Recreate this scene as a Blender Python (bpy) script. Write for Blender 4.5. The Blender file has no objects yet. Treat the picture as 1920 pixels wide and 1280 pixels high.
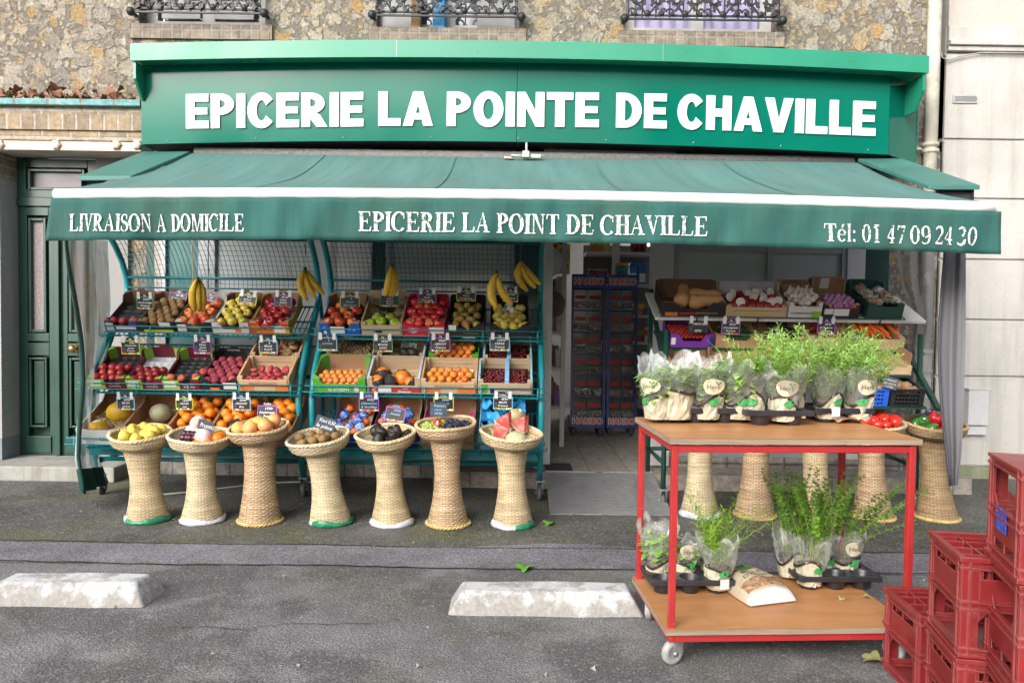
import bpy, math, random
from mathutils import Matrix, Vector, Euler
S = bpy.context.scene
COL = S.collection
R = math.radians
PI = math.pi
rnd = random.Random(7)

# ------------------------------------------------------------------ camera
F = 1450.0                      # focal length in pixels of the 1920 px wide photograph
HC = 1.30
CAMM = (Matrix.Translation((0, 0, HC)) @ Matrix.Rotation(R(90 - 2.05), 4, 'X') @ Matrix.Rotation(R(0.8), 4, 'Z'))
cd = bpy.data.cameras.new('camera')
cam = bpy.data.objects.new('camera', cd)
COL.objects.link(cam)
cam.matrix_world = CAMM
cd.sensor_width = 36
cd.lens = F / 1920 * 36
cd.clip_start = 0.05
cd.clip_end = 500
S.camera = cam
# ------------------------------------------------------------------ light
SUN_EL, SUN_AZ = 25, 210        # degrees; azimuth 180 = straight behind the camera, 270 = from the left
w = bpy.data.worlds.new('World')
S.world = w
w.use_nodes = True
nt = w.node_tree
sky = nt.nodes.new('ShaderNodeTexSky')
sky.sky_type = 'NISHITA'
sky.sun_disc = False
sky.sun_elevation = R(SUN_EL)
sky.sun_rotation = R(SUN_AZ)
sky.dust_density = 5.0
sky.air_density = 1.0
sky.ozone_density = 0.6
hs = nt.nodes.new('ShaderNodeHueSaturation')
hs.inputs['Saturation'].default_value = 0.42
nt.links.new(sky.outputs[0], hs.inputs['Color'])
nt.links.new(hs.outputs[0], nt.nodes['Background'].inputs[0])
nt.nodes['Background'].inputs[1].default_value = 0.15
ld = bpy.data.lights.new('sun', 'SUN')
ld.energy = 2.0
ld.angle = R(50)
ld.color = (1.0, 0.985, 0.965)
sun = bpy.data.objects.new('sun', ld)
COL.objects.link(sun)
sd = Vector((math.sin(R(SUN_AZ)) * math.cos(R(SUN_EL)), math.cos(R(SUN_AZ)) * math.cos(R(SUN_EL)), math.sin(R(SUN_EL))))
sun.rotation_euler = sd.to_track_quat('Z', 'Y').to_euler()
sun.location = (-3, -4, 8)
S.view_settings.view_transform = 'Standard'
S.view_settings.look = 'None'
S.view_settings.exposure = 0.88
S.view_settings.gamma = 1
S.view_settings.use_curve_mapping = False
try:
    S.cycles.max_bounces = 8
    S.cycles.transparent_max_bounces = 24
    S.cycles.use_denoising = True
    S.cycles.caustics_reflective = False
    S.cycles.caustics_refractive = False
except Exception:
    pass

# ------------------------------------------------------------------ helpers
def at(px, py, Y):
    """photograph pixel -> world point standing at distance Y from the camera"""
    d = CAMM.to_3x3() @ Vector(((px - 960) / F, (640 - py) / F, -1))
    t = Y / d.y
    return Vector((d.x * t, Y, HC + d.z * t))

def atz(px, py, z=0.0):
    d = CAMM.to_3x3() @ Vector(((px - 960) / F, (640 - py) / F, -1))
    t = (z - HC) / d.z
    return Vector((d.x * t, d.y * t, z))

def T(x, y=0, z=0):
    return Matrix.Translation(Vector(x) if not isinstance(x, (int, float)) else Vector((x, y, z)))

def RX(a): return Matrix.Rotation(R(a), 4, 'X')
def RY(a): return Matrix.Rotation(R(a), 4, 'Y')
def RZ(a): return Matrix.Rotation(R(a), 4, 'Z')
def SC(x, y, z): return Matrix.Diagonal((x, y, z, 1))

PM = {}
class MB:
    def __init__(s):
        s.v, s.f, s.m, s.s, s.uv = [], [], [], [], []
    def add(s, pts, faces, m=0, smooth=False, M=None, uvs=None):
        b = len(s.v)
        if M is not None:
            pts = [M @ Vector(p) for p in pts]
        s.v.extend([Vector(p) for p in pts])
        for i, f in enumerate(faces):
            s.f.append([b + k for k in f])
            s.m.append(m)
            s.s.append(smooth)
            s.uv.append(uvs[i] if uvs else None)
    def box(s, x0, y0, z0, x1, y1, z1, m=0, M=None):
        if x0 > x1: x0, x1 = x1, x0
        if y0 > y1: y0, y1 = y1, y0
        if z0 > z1: z0, z1 = z1, z0
        s.add([(x0, y0, z0), (x1, y0, z0), (x1, y1, z0), (x0, y1, z0), (x0, y0, z1), (x1, y0, z1), (x1, y1, z1), (x0, y1, z1)],
              [(3, 2, 1, 0), (4, 5, 6, 7), (0, 1, 5, 4), (1, 2, 6, 5), (2, 3, 7, 6), (3, 0, 4, 7)], m, False, M)
    def cbox(s, c, sx, sy, sz, m=0, M=None):
        s.box(c[0] - sx / 2, c[1] - sy / 2, c[2] - sz / 2, c[0] + sx / 2, c[1] + sy / 2, c[2] + sz / 2, m, M)
    def bar(s, a, b, w, h=None, m=0, M=None, up=(0, 0, 1)):
        a, b = Vector(a), Vector(b)
        h = h or w
        d = (b - a).normalized()
        u = Vector(up)
        if abs(d.dot(u)) > .98: u = Vector((0, 1, 0))
        sx = d.cross(u).normalized() * w / 2
        sz = sx.cross(d).normalized() * h / 2
        pts = [a - sx - sz, a + sx - sz, a + sx + sz, a - sx + sz, b - sx - sz, b + sx - sz, b + sx + sz, b - sx + sz]
        s.add(pts, [(0, 1, 2, 3), (7, 6, 5, 4), (4, 5, 1, 0), (5, 6, 2, 1), (6, 7, 3, 2), (7, 4, 0, 3)], m, False, M)
    def tube(s, pts, r, n=8, m=0, M=None, closed=False, smooth=True):
        pts = [Vector(p) for p in pts]
        k = len(pts)
        rr = r if isinstance(r, (list, tuple)) else [r] * k
        out = []
        nrm = None
        for i, p in enumerate(pts):
            a = pts[i - 1] if (i > 0 or closed) else p
            b = pts[(i + 1) % k] if (i < k - 1 or closed) else p
            d = (b - a).normalized()
            if nrm is None:
                u = Vector((0, 0, 1)) if abs(d.z) < .9 else Vector((1, 0, 0))
                nrm = d.cross(u).normalized()
            nrm = (nrm - d * nrm.dot(d))
            nrm = nrm.normalized() if nrm.length > 1e-6 else d.orthogonal().normalized()
            bi = d.cross(nrm)
            for j in range(n):
                t = 2 * PI * j / n
                out.append(p + (nrm * math.cos(t) + bi * math.sin(t)) * rr[i])
        fs = []
        for i in range(k if closed else k - 1):
            for j in range(n):
                a, b = i * n + j, i * n + (j + 1) % n
                c, e = ((i + 1) % k) * n + (j + 1) % n, ((i + 1) % k) * n + j
                fs.append((a, b, c, e))
        if not closed:
            fs.append(tuple(range(n))[::-1])
            fs.append(tuple((k - 1) * n + j for j in range(n)))
        s.add(out, fs, m, smooth, M)
    def lathe(s, prof, n=16, m=0, M=None, rf=None, uv=None, smooth=True, zf=None):
        pts, fs, uvs = [], [], []
        L = [0]
        for i in range(1, len(prof)):
            L.append(L[-1] + math.hypot(prof[i][0] - prof[i - 1][0], prof[i][1] - prof[i - 1][1]))
        for i, (r, z) in enumerate(prof):
            for j in range(n):
                t = 2 * PI * j / n
                q = r * (rf(t, i, z) if rf else 1)
                pts.append((q * math.cos(t), q * math.sin(t), z + (zf(t, i) if zf else 0)))
        for i in range(len(prof) - 1):
            for j in range(n):
                k = (j + 1) % n
                fs.append((i * n + j, i * n + k, (i + 1) * n + k, (i + 1) * n + j))
                if uv:
                    uvs.append(((j / n * uv, L[i]), ((j + 1) / n * uv, L[i]), ((j + 1) / n * uv, L[i + 1]), (j / n * uv, L[i + 1])))
        s.add(pts, fs, m, smooth, M, uvs if uv else None)
    def ball(s, c, r, nu=10, nv=7, m=0, sc=(1, 1, 1), M=None):
        prof = [(max(1e-4, math.sin(PI * i / nv)) * r, -math.cos(PI * i / nv) * r) for i in range(nv + 1)]
        MM = T(c) @ SC(*sc)
        s.lathe(prof, nu, m, (M @ MM) if M is not None else MM)
    def prism(s, loop, h, m=0, M=None, m2=None):
        n = len(loop)
        pts = [(x, y, 0) for x, y in loop] + [(x, y, h) for x, y in loop]
        s.add(pts, [tuple(range(n))[::-1], tuple(range(n, 2 * n))] , m, False, M)
        s.add(pts, [(i, (i + 1) % n, n + (i + 1) % n, n + i) for i in range(n)], m if m2 is None else m2, False, M)
    def flat(s, loop, m=0, M=None):
        s.add([(x, y, 0) for x, y in loop], [tuple(range(len(loop)))], m, False, M)
    def grid(s, fn, nu, nv, m=0, M=None, smooth=True, uv=False):
        pts = [fn(i / nu, j / nv) for j in range(nv + 1) for i in range(nu + 1)]
        fs, uvs = [], []
        for j in range(nv):
            for i in range(nu):
                a = j * (nu + 1) + i
                fs.append((a, a + 1, a + nu + 2, a + nu + 1))
                uvs.append(((i / nu, j / nv), ((i + 1) / nu, j / nv), ((i + 1) / nu, (j + 1) / nv), (i / nu, (j + 1) / nv)))
        s.add(pts, fs, m, smooth, M, uvs if uv else None)
    def warp(s, fn):
        s.v = [Vector(fn(p)) for p in s.v]
        return s
    def mesh(s, name, mats):
        me = bpy.data.meshes.new(name)
        me.from_pydata([tuple(p) for p in s.v], [], s.f)
        for mt in (mats if isinstance(mats, (list, tuple)) else [mats]):
            me.materials.append(mt)
        me.polygons.foreach_set('material_index', s.m)
        me.polygons.foreach_set('use_smooth', s.s)
        if any(u is not None for u in s.uv):
            lay = me.uv_layers.new(name='UVMap')
            d = []
            for f, u in zip(s.f, s.uv):
                for k in range(len(f)):
                    d.extend(u[k] if u else (0, 0))
            lay.data.foreach_set('uv', d)
        me.update()
        return me
    def build(s, name, mats, parent=None, local=False, M=None):
        """parts: vertices are world coordinates unless local; things: M gives the origin"""
        if parent is not None:
            pm = PM[parent.name]
            if not local:
                inv = pm.inverted()
                s.v = [inv @ p for p in s.v]
        elif M is not None and not local:
            inv = M.inverted()
            s.v = [inv @ p for p in s.v]
        o = bpy.data.objects.new(name, s.mesh(name, mats))
        COL.objects.link(o)
        if parent is not None:
            o.parent = parent
            PM[o.name] = pm
        else:
            PM[o.name] = M if M is not None else Matrix()
            if M is not None: o.matrix_world = M
        return o

def tagp(o, label=None, cat=None, group=None, kind=None):
    if label: o['label'] = label
    if cat: o['category'] = cat
    if group: o['group'] = group
    if kind: o['kind'] = kind
    return o

def thing(name, label, cat, M=None, group=None):
    o = bpy.data.objects.new(name, None)
    o.empty_display_size = 0.05
    COL.objects.link(o)
    M = M if M is not None else Matrix()
    o.matrix_world = M
    PM[o.name] = M
    return tagp(o, label, cat, group)

def put(me, name, M, label, cat, group=None):
    o = bpy.data.objects.new(name, me)
    COL.objects.link(o)
    o.matrix_world = M
    return tagp(o, label, cat, group)

def dup(root, M, label=None, group=None):
    r = root.copy(); COL.objects.link(r)
    r.matrix_world = M
    PM[r.name] = M
    if label: r['label'] = label
    if group: r['group'] = group
    for ch in list(root.children):
        c = ch.copy(); COL.objects.link(c); c.parent = r
        PM[c.name] = M
        for g in list(ch.children):
            d = g.copy(); COL.objects.link(d); d.parent = c
            PM[d.name] = M
    return r

def bevel(o, wd, seg=2, ang=40):
    b = o.modifiers.new('bevel', 'BEVEL')
    b.width = wd; b.segments = seg; b.limit_method = 'ANGLE'; b.angle_limit = R(ang)
    return o

def lin(*c):
    return tuple(((x / 255) / 12.92 if x <= 10 else ((x / 255 + .055) / 1.055) ** 2.4) for x in c)

def new_mat(name):
    m = bpy.data.materials.new(name)
    m.use_nodes = True
    return m, m.node_tree, m.node_tree.nodes['Principled BSDF']

def nd(nt, typ, **kw):
    n = nt.nodes.new('ShaderNode' + typ)
    for k, v in kw.items():
        if k.startswith('i_'):
            key = k[2:]
            key = int(key) if key.isdigit() else key.replace('_', ' ')
            n.inputs[key].default_value = v
        else:
            setattr(n, k, v)
    return n

def vec(nt, kind='Object', rand=0, scale=None):
    tc = nd(nt, 'TexCoord')
    o = tc.outputs[kind]
    if scale:
        mp = nd(nt, 'Mapping')
        mp.inputs['Scale'].default_value = scale
        nt.links.new(o, mp.inputs['Vector']); o = mp.outputs[0]
    if rand:
        oi = nd(nt, 'ObjectInfo')
        mu = nd(nt, 'Math', operation='MULTIPLY', i_1=float(rand))
        nt.links.new(oi.outputs['Random'], mu.inputs[0])
        va = nd(nt, 'VectorMath', operation='ADD')
        nt.links.new(o, va.inputs[0]); nt.links.new(mu.outputs[0], va.inputs[1])
        o = va.outputs[0]
    return o

def ramp(nt, src, stops):
    r = nd(nt, 'ValToRGB')
    el = r.color_ramp.elements
    while len(el) > 1: el.remove(el[-1])
    for i, (p, c) in enumerate(stops):
        e = el[0] if i == 0 else el.new(p)
        e.position = p
        e.color = (c, c, c, 1) if isinstance(c, (int, float)) else (*c[:3], 1)
    nt.links.new(src, r.inputs[0])
    return r.outputs[0]

def noise(nt, v, scale, detail=4, rough=.55, dist=0):
    n = nd(nt, 'TexNoise')
    n.inputs['Scale'].default_value = scale
    n.inputs['Detail'].default_value = detail
    n.inputs['Roughness'].default_value = rough
    n.inputs['Distortion'].default_value = dist
    nt.links.new(v, n.inputs['Vector'])
    return n.outputs['Fac']

def mixc(nt, fac, a, b, blend='MIX'):
    m = nd(nt, 'Mix', data_type='RGBA', blend_type=blend)
    for key, x in ((0, fac), (6, a), (7, b)):
        if isinstance(x, (int, float)): m.inputs[key].default_value = x
        elif isinstance(x, tuple): m.inputs[key].default_value = (*x[:3], 1)
        else: nt.links.new(x, m.inputs[key])
    return m.outputs[2]

def bumpn(nt, bs, h, strength=.3, dist=.01):
    b = nd(nt, 'Bump')
    b.inputs['Strength'].default_value = strength
    b.inputs['Distance'].default_value = dist
    nt.links.new(h, b.inputs['Height'])
    nt.links.new(b.outputs[0], bs.inputs['Normal'])

_mc = {}
def pm(name, col, rough=.5, metal=0, nz=.15, sc=8, bump=0, bsc=60, coat=0, rn=0, coords='Object', dirt=0, spec=.5, dcol=(.05, .045, .04)):
    """painted / plain surface with mottling, optional bump, per-object variation and dirt"""
    if name in _mc: return _mc[name]
    m, t, b = new_mat(name)
    v = vec(t, coords, 5)
    n1 = noise(t, v, sc, 5)
    f = ramp(t, n1, [(.25, 1 - nz), (.75, 1 + nz)])
    c = mixc(t, 1.0, col, f, 'MULTIPLY')
    if rn:
        oi = nd(t, 'ObjectInfo')
        c = mixc(t, 1.0, c, ramp(t, oi.outputs['Random'], [(0, 1 - rn), (1, 1 + rn)]), 'MULTIPLY')
    if dirt:
        n2 = noise(t, v, sc * 1.7, 8, .7)
        c = mixc(t, ramp(t, n2, [(.5, 0), (.72, dirt)]), c, dcol)
    t.links.new(c, b.inputs['Base Color'])
    t.links.new(ramp(t, n1, [(.3, max(0, rough - .06)), (.7, min(1, rough + .08))]), b.inputs['Roughness'])
    b.inputs['Metallic'].default_value = metal
    b.inputs['Specular IOR Level'].default_value = spec
    if coat: b.inputs['Coat Weight'].default_value = coat
    if bump: bumpn(t, b, noise(t, v, bsc, 4), bump, .01)
    _mc[name] = m
    return m

def fm(name, c1, c2, scale=14, lo=.42, hi=.6, rough=.35, c3=None, coat=.0, bump=0, bsc=300, stretch=(1, 1, 1), rn=.08):
    """fruit skin: two colours blended in patches that differ from fruit to fruit"""
    if name in _mc: return _mc[name]
    m, t, b = new_mat(name)
    v = vec(t, 'Object', 9, stretch)
    n = noise(t, v, scale, 3)
    oi = nd(t, 'ObjectInfo')
    sh = nd(t, 'MapRange')
    sh.inputs[3].default_value = -.09; sh.inputs[4].default_value = .09
    t.links.new(oi.outputs['Random'], sh.inputs[0])
    ad = nd(t, 'Math', operation='ADD')
    t.links.new(n, ad.inputs[0]); t.links.new(sh.outputs[0], ad.inputs[1])
    c = mixc(t, ramp(t, ad.outputs[0], [(lo, 0), (hi, 1)]), c1, c2)
    if c3:
        c = mixc(t, ramp(t, noise(t, v, scale * 9, 2), [(.6, 0), (.68, .7)]), c, c3)
    c = mixc(t, 1.0, c, ramp(t, noise(t, v, scale * 3, 4), [(.3, .88), (.7, 1.1)]), 'MULTIPLY')
    t.links.new(c, b.inputs['Base Color'])
    b.inputs['Roughness'].default_value = rough
    b.inputs['Coat Weight'].default_value = coat
    b.inputs['Subsurface Weight'].default_value = .0
    if bump: bumpn(t, b, noise(t, v, bsc, 2), bump, .002)
    _mc[name] = m
    return m

# flat glyphs -------------------------------------------------------
_tx = {}
def text_geo(mb, s, h, M, m=0, width=None, shear=0, bold=0, center=True):
    key = (s, shear, bold)
    if key not in _tx:
        cu = bpy.data.curves.new('text', 'FONT')
        cu.body = s
        cu.resolution_u = 3
        cu.shear = shear
        cu.offset = bold
        cu.size = 1 / .72
        ob = bpy.data.objects.new('text', cu)
        COL.objects.link(ob)
        me = bpy.data.meshes.new_from_object(ob)
        vs = [tuple(v.co) for v in me.vertices]
        fs = [tuple(p.vertices) for p in me.polygons]
        bpy.data.meshes.remove(me)
        bpy.data.objects.remove(ob)
        bpy.data.curves.remove(cu)
        _tx[key] = (vs, fs)
    vs, fs = _tx[key]
    if not vs: return
    x0, x1 = min(v[0] for v in vs), max(v[0] for v in vs)
    sx = h if width is None else width / (x1 - x0)
    cx = (x0 + x1) / 2 if center else x0
    mb.add([((x - cx) * sx, y * h, 0) for x, y, z in vs], fs, m, False, M)

def FACE(p, rz=0, tilt=0, roll=0):
    """frame of an upright panel facing the street: x right, y up, z towards the viewer"""
    return T(p) @ RZ(rz) @ RX(90 - tilt) @ RZ(roll)

def arc(cx, cy, rx, ry, a0, a1, n):
    return [(cx + rx * math.cos(R(a0 + (a1 - a0) * i / n)), cy + ry * math.sin(R(a0 + (a1 - a0) * i / n))) for i in range(n + 1)]

def strip(o, i):
    return [[o[k], o[k + 1], i[k + 1], i[k]] for k in range(len(o) - 1)]

def bold(ch):
    """heavy grotesque capitals as non-overlapping polygons, cap height 1 -> (polygons, width)"""
    t, h = .26, .22
    B = lambda x0, y0, x1, y1: [(x0, y0), (x1, y0), (x1, y1), (x0, y1)]
    if ch == 'I': return [B(0, 0, t, 1)], t
    if ch == 'L': return [B(0, 0, t, 1), B(t, 0, .64, h)], .64
    if ch == 'E': return [B(0, 0, t, 1), B(t, 0, .68, h), B(t, .405, .64, .60), B(t, 1 - h, .67, 1)], .68
    if ch == 'T': return [B(0, 1 - h, .76, 1), B(.245, 0, .515, 1 - h)], .76
    if ch == 'H': return [B(0, 0, t, 1), B(.5, 0, .5 + t, 1), B(t, .395, .5, .62)], .77
    if ch == 'N': return [B(0, 0, t - .02, 1), B(.53, 0, .78, 1), [(.25, .98), (.25, .55), (.53, .02), (.53, .45)]], .78
    if ch == 'A': return [[(0, 0), (.27, 0), (.43, .62), (.43, 1), (.29, 1)], [(.43, .62), (.59, 0), (.86, 0), (.57, 1), (.43, 1)], [(.318, .185), (.545, .185), (.497, .37), (.366, .37)]], .86
    if ch == 'V': return [[(0, 1), (.29, 0), (.43, 0), (.43, .36), (.28, 1)], [(.43, 0), (.57, 0), (.86, 1), (.58, 1), (.43, .36)]], .86
    if ch == 'O': return strip(arc(.43, .5, .43, .52, 0, 360, 40), arc(.43, .5, .155, .30, 0, 360, 40)), .86
    if ch == 'C':
        return strip(arc(.42, .5, .42, .52, 38, 322, 34), arc(.42, .5, .15, .30, 30, 330, 34)), .80
    if ch == 'D': return [B(0, 0, t, 1)] + strip(arc(t, .5, .50, .5, -90, 90, 20), arc(t, .5, .225, .3, -90, 90, 20)), .77
    if ch in 'PR':
        ps = [B(0, 0, t, 1)] + strip(arc(t, .69, .43, .31, -90, 90, 16), arc(t, .70, .165, .115, -90, 90, 16))
        if ch == 'P': return ps, .70
        return ps + [[(t, .385), (t, .25), (.46, 0), (.78, 0), (.55, .36), (.45, .40)]], .78
    return [], .4

def rib(pts, ws):
    """variable-width ribbon of quads"""
    o, i = [], []
    for k, (x, y) in enumerate(pts):
        a = pts[max(0, k - 1)]; b = pts[min(len(pts) - 1, k + 1)]
        dx, dy = b[0] - a[0], b[1] - a[1]
        l = math.hypot(dx, dy) or 1
        nx, ny = -dy / l * ws[k] / 2, dx / l * ws[k] / 2
        o.append((x - nx, y - ny)); i.append((x + nx, y + ny))
    return strip(o, i)

def serif(ch):
    """roman capitals and figures (strokes may overlap, each is lifted a hair)"""
    t, h, s = .18, .062, .05
    B = lambda x0, y0, x1, y1: [(x0, y0), (x1, y0), (x1, y1), (x0, y1)]
    def stem(x, w=t, y0=0, y1=1, e=.075):
        return [B(x, y0, x + w, y1), B(x - e, y0, x + w + e, y0 + s), B(x - e, y1 - s, x + w + e, y1)]
    def ell(cx, cy, rx, ry, a0, a1, n=24, tk=t, th=h):
        p = arc(cx, cy, rx, ry, a0, a1, n)
        return rib(p, [th + (tk - th) * abs(math.cos(R(a0 + (a1 - a0) * k / n))) ** 1.4 for k in range(n + 1)])
    if ch == 'I': return stem(.08), .31
    if ch == 'l': return stem(.06, .12, 0, 1, .05), .24
    if ch == 'L': return stem(.08) + [B(.23, 0, .62, h), [(.56, 0), (.64, 0), (.67, .27), (.63, .27)]], .68
    if ch == 'E': return stem(.08) + [B(.23, 0, .62, h), [(.55, 0), (.63, 0), (.67, .25), (.63, .25)], B(.23, .48, .48, .53), B(.45, .38, .49, .63), B(.23, .95, .60, 1), [(.54, 1), (.62, 1), (.62, .76), (.585, .76)]], .68
    if ch == 'T': return stem(.26) + [B(.02, .95, .65, 1), [(.02, 1), (.09, 1), (.04, .74), (.005, .74)], [(.58, 1), (.65, 1), (.665, .74), (.63, .74)]], .67
    if ch == 'H': return stem(.08) + stem(.50) + [B(.23, .48, .50, .54)], .73
    if ch == 'N': return [B(.10, 0, .155, 1), B(.02, 0, .25, s), B(.02, .955, .2, 1), B(.57, 0, .625, 1), B(.49, .955, .71, 1), [(.09, 1), (.26, 1), (.62, 0), (.56, 0)]], .73
    if ch == 'M': return [B(.10, 0, .15, 1), B(.02, 0, .24, s), B(.02, .955, .2, 1), [(.09, 1), (.26, 1), (.47, .12), (.41, 0)], [(.41, 0), (.46, 0), (.72, 1), (.66, 1)]] + stem(.68), .92
    if ch == 'V': return [[(.05, 1), (.22, 1), (.41, .14), (.36, 0)], [(.35, 0), (.39, 0), (.63, 1), (.575, 1)], B(-.03, .955, .30, 1), B(.50, .955, .72, 1)], .70
    if ch == 'A': return [[(.32, 1), (.38, 1), (.66, 0), (.49, 0)], [(.33, .92), (.36, 1), (.11, 0), (.06, 0)], B(.16, .32, .52, .37), B(-.01, 0, .20, s), B(.41, 0, .73, s)], .72
    if ch == 'O': return ell(.36, .5, .30, .485, 0, 360, 32), .73
    if ch == '0': return ell(.27, .5, .20, .485, 0, 360, 28, .13), .55
    if ch == 'C': return ell(.37, .5, .31, .485, 48, 318, 26) + [[(.60, .95), (.64, .95), (.65, .66), (.61, .66)]], .70
    if ch == 'D': return stem(.08) + ell(.26, .5, .37, .475, -90, 90, 20), .73
    if ch in 'PR':
        ps = stem(.08) + ell(.24, .74, .27, .235, -90, 90, 16)
        if ch == 'P': return ps, .61
        return ps + [[(.30, .50), (.40, .53), (.68, 0), (.50, 0)], B(.52, 0, .73, s)], .72
    if ch == 'S':
        p = arc(.27, .735, .19, .24, 40, 225, 12) + arc(.28, .25, .215, .25, 62, -150, 14)
        return rib(p, [.06 + .09 * math.sin(PI * min(1, max(0, (k - 5) / 16))) for k in range(len(p))]) + [B(.42, .70, .46, .96), B(.045, .04, .085, .30)], .55
    if ch == '1': return stem(.20, .13) + [[(.08, .86), (.20, .95), (.20, .86), (.09, .80)]], .50
    if ch == '2':
        p = arc(.25, .72, .19, .255, 160, -35, 14) + [(.24, .28), (.09, .07)]
        return rib(p, [.06 + .09 * math.sin(PI * k / 16) for k in range(len(p))]) + [B(.06, 0, .47, .11), [(.43, 0), (.47, 0), (.51, .22), (.48, .22)]], .55
    if ch == '3':
        p = arc(.24, .76, .17, .215, 150, -75, 12); q = arc(.22, .28, .21, .26, 80, -150, 12)
        return rib(p, [.05 + .09 * math.sin(PI * k / 12) for k in range(13)]) + rib(q, [.05 + .10 * math.sin(PI * k / 12) for k in range(13)]), .52
    if ch == '4': return [B(.28, 0, .41, 1), B(.02, .24, .50, .33), [(.02, .33), (.09, .33), (.30, .86), (.33, 1)], B(.20, 0, .49, s)], .54
    if ch == '7': return [B(.05, .88, .48, 1), [(.48, 1), (.42, .90), (.16, 0), (.29, 0)], B(.045, .74, .085, 1)], .53
    if ch == '9':
        p = arc(.25, .34, .24, .33, -140, 10, 12)
        return ell(.27, .68, .19, .30, 0, 360, 22, .13) + rib(p, [.05 + .06 * k / 12 for k in range(13)]) + [B(.42, .34, .52, .62)], .56
    if ch == 'e': return ell(.24, .34, .19, .33, 20, 320, 20, .12, .05) + [B(.06, .36, .42, .41)], .47
    if ch == 'é': return serif('e')[0] + [[(.22, .76), (.27, .76), (.40, .98), (.28, .98)]], .47
    if ch == ':': return [arc(.12, .07, .075, .08, 0, 360, 10)[:-1], arc(.12, .56, .075, .08, 0, 360, 10)[:-1]], .27
    return [], .3

def layout(s, fn, gap):
    x, out = 0, []
    for ch in s:
        if ch == ' ':
            x += .30; continue
        if ch == '~':
            x += .17; continue
        ps, wd = fn(ch)
        out.append((ch, x, ps))
        x += wd + gap
    return out, x - gap

# ------------------------------------------------------------------ materials of the setting
def asphalt(name, base, moss, wet=True, patch=.5):
    m, t, b = new_mat(name)
    v = vec(t, 'Object')
    big = noise(t, v, .9, 5, .6)
    med = noise(t, v, 5, 6, .65)
    fine = noise(t, v, 120, 4, .8)
    vo = nd(t, 'TexVoronoi', feature='F1'); vo.inputs['Scale'].default_value = 95
    t.links.new(v, vo.inputs['Vector'])
    c = mixc(t, ramp(t, big, [(.36, 0), (.62, 1)]), tuple(x * .70 for x in base), tuple(x * 1.18 for x in base))
    c = mixc(t, 1.0, c, ramp(t, med, [(.30, .78), (.72, 1.18)]), 'MULTIPLY')
    c = mixc(t, ramp(t, noise(t, v, 1.5, 7, .68), [(.48, 0), (.62, moss)]), c, (.095, .108, .032))
    c = mixc(t, ramp(t, noise(t, v, 1.0, 7, .66), [(.50, 0), (.55, patch)]), c, tuple(x * .40 for x in base))
    c = mixc(t, 1.0, c, ramp(t, fine, [(.30, .18), (.5, .92), (.72, 2.5)]), 'MULTIPLY')
    c = mixc(t, ramp(t, vo.outputs['Color'], [(.72, 0), (.86, .55)]), c, (.30, .29, .28))
    sp = noise(t, v, 38, 2, .5)
    c = mixc(t, ramp(t, sp, [(.70, 0), (.74, .5)]), c, (.03, .03, .03))
    t.links.new(c, b.inputs['Base Color'])
    t.links.new(ramp(t, med, [(.3, .62), (.7, .92)]), b.inputs['Roughness'])
    b.inputs['Specular IOR Level'].default_value = .35
    mh = nd(t, 'Math', operation='ADD')
    t.links.new(fine, mh.inputs[0]); t.links.new(vo.outputs['Distance'], mh.inputs[1])
    bumpn(t, b, mh.outputs[0], .55, .006)
    return m

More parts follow.
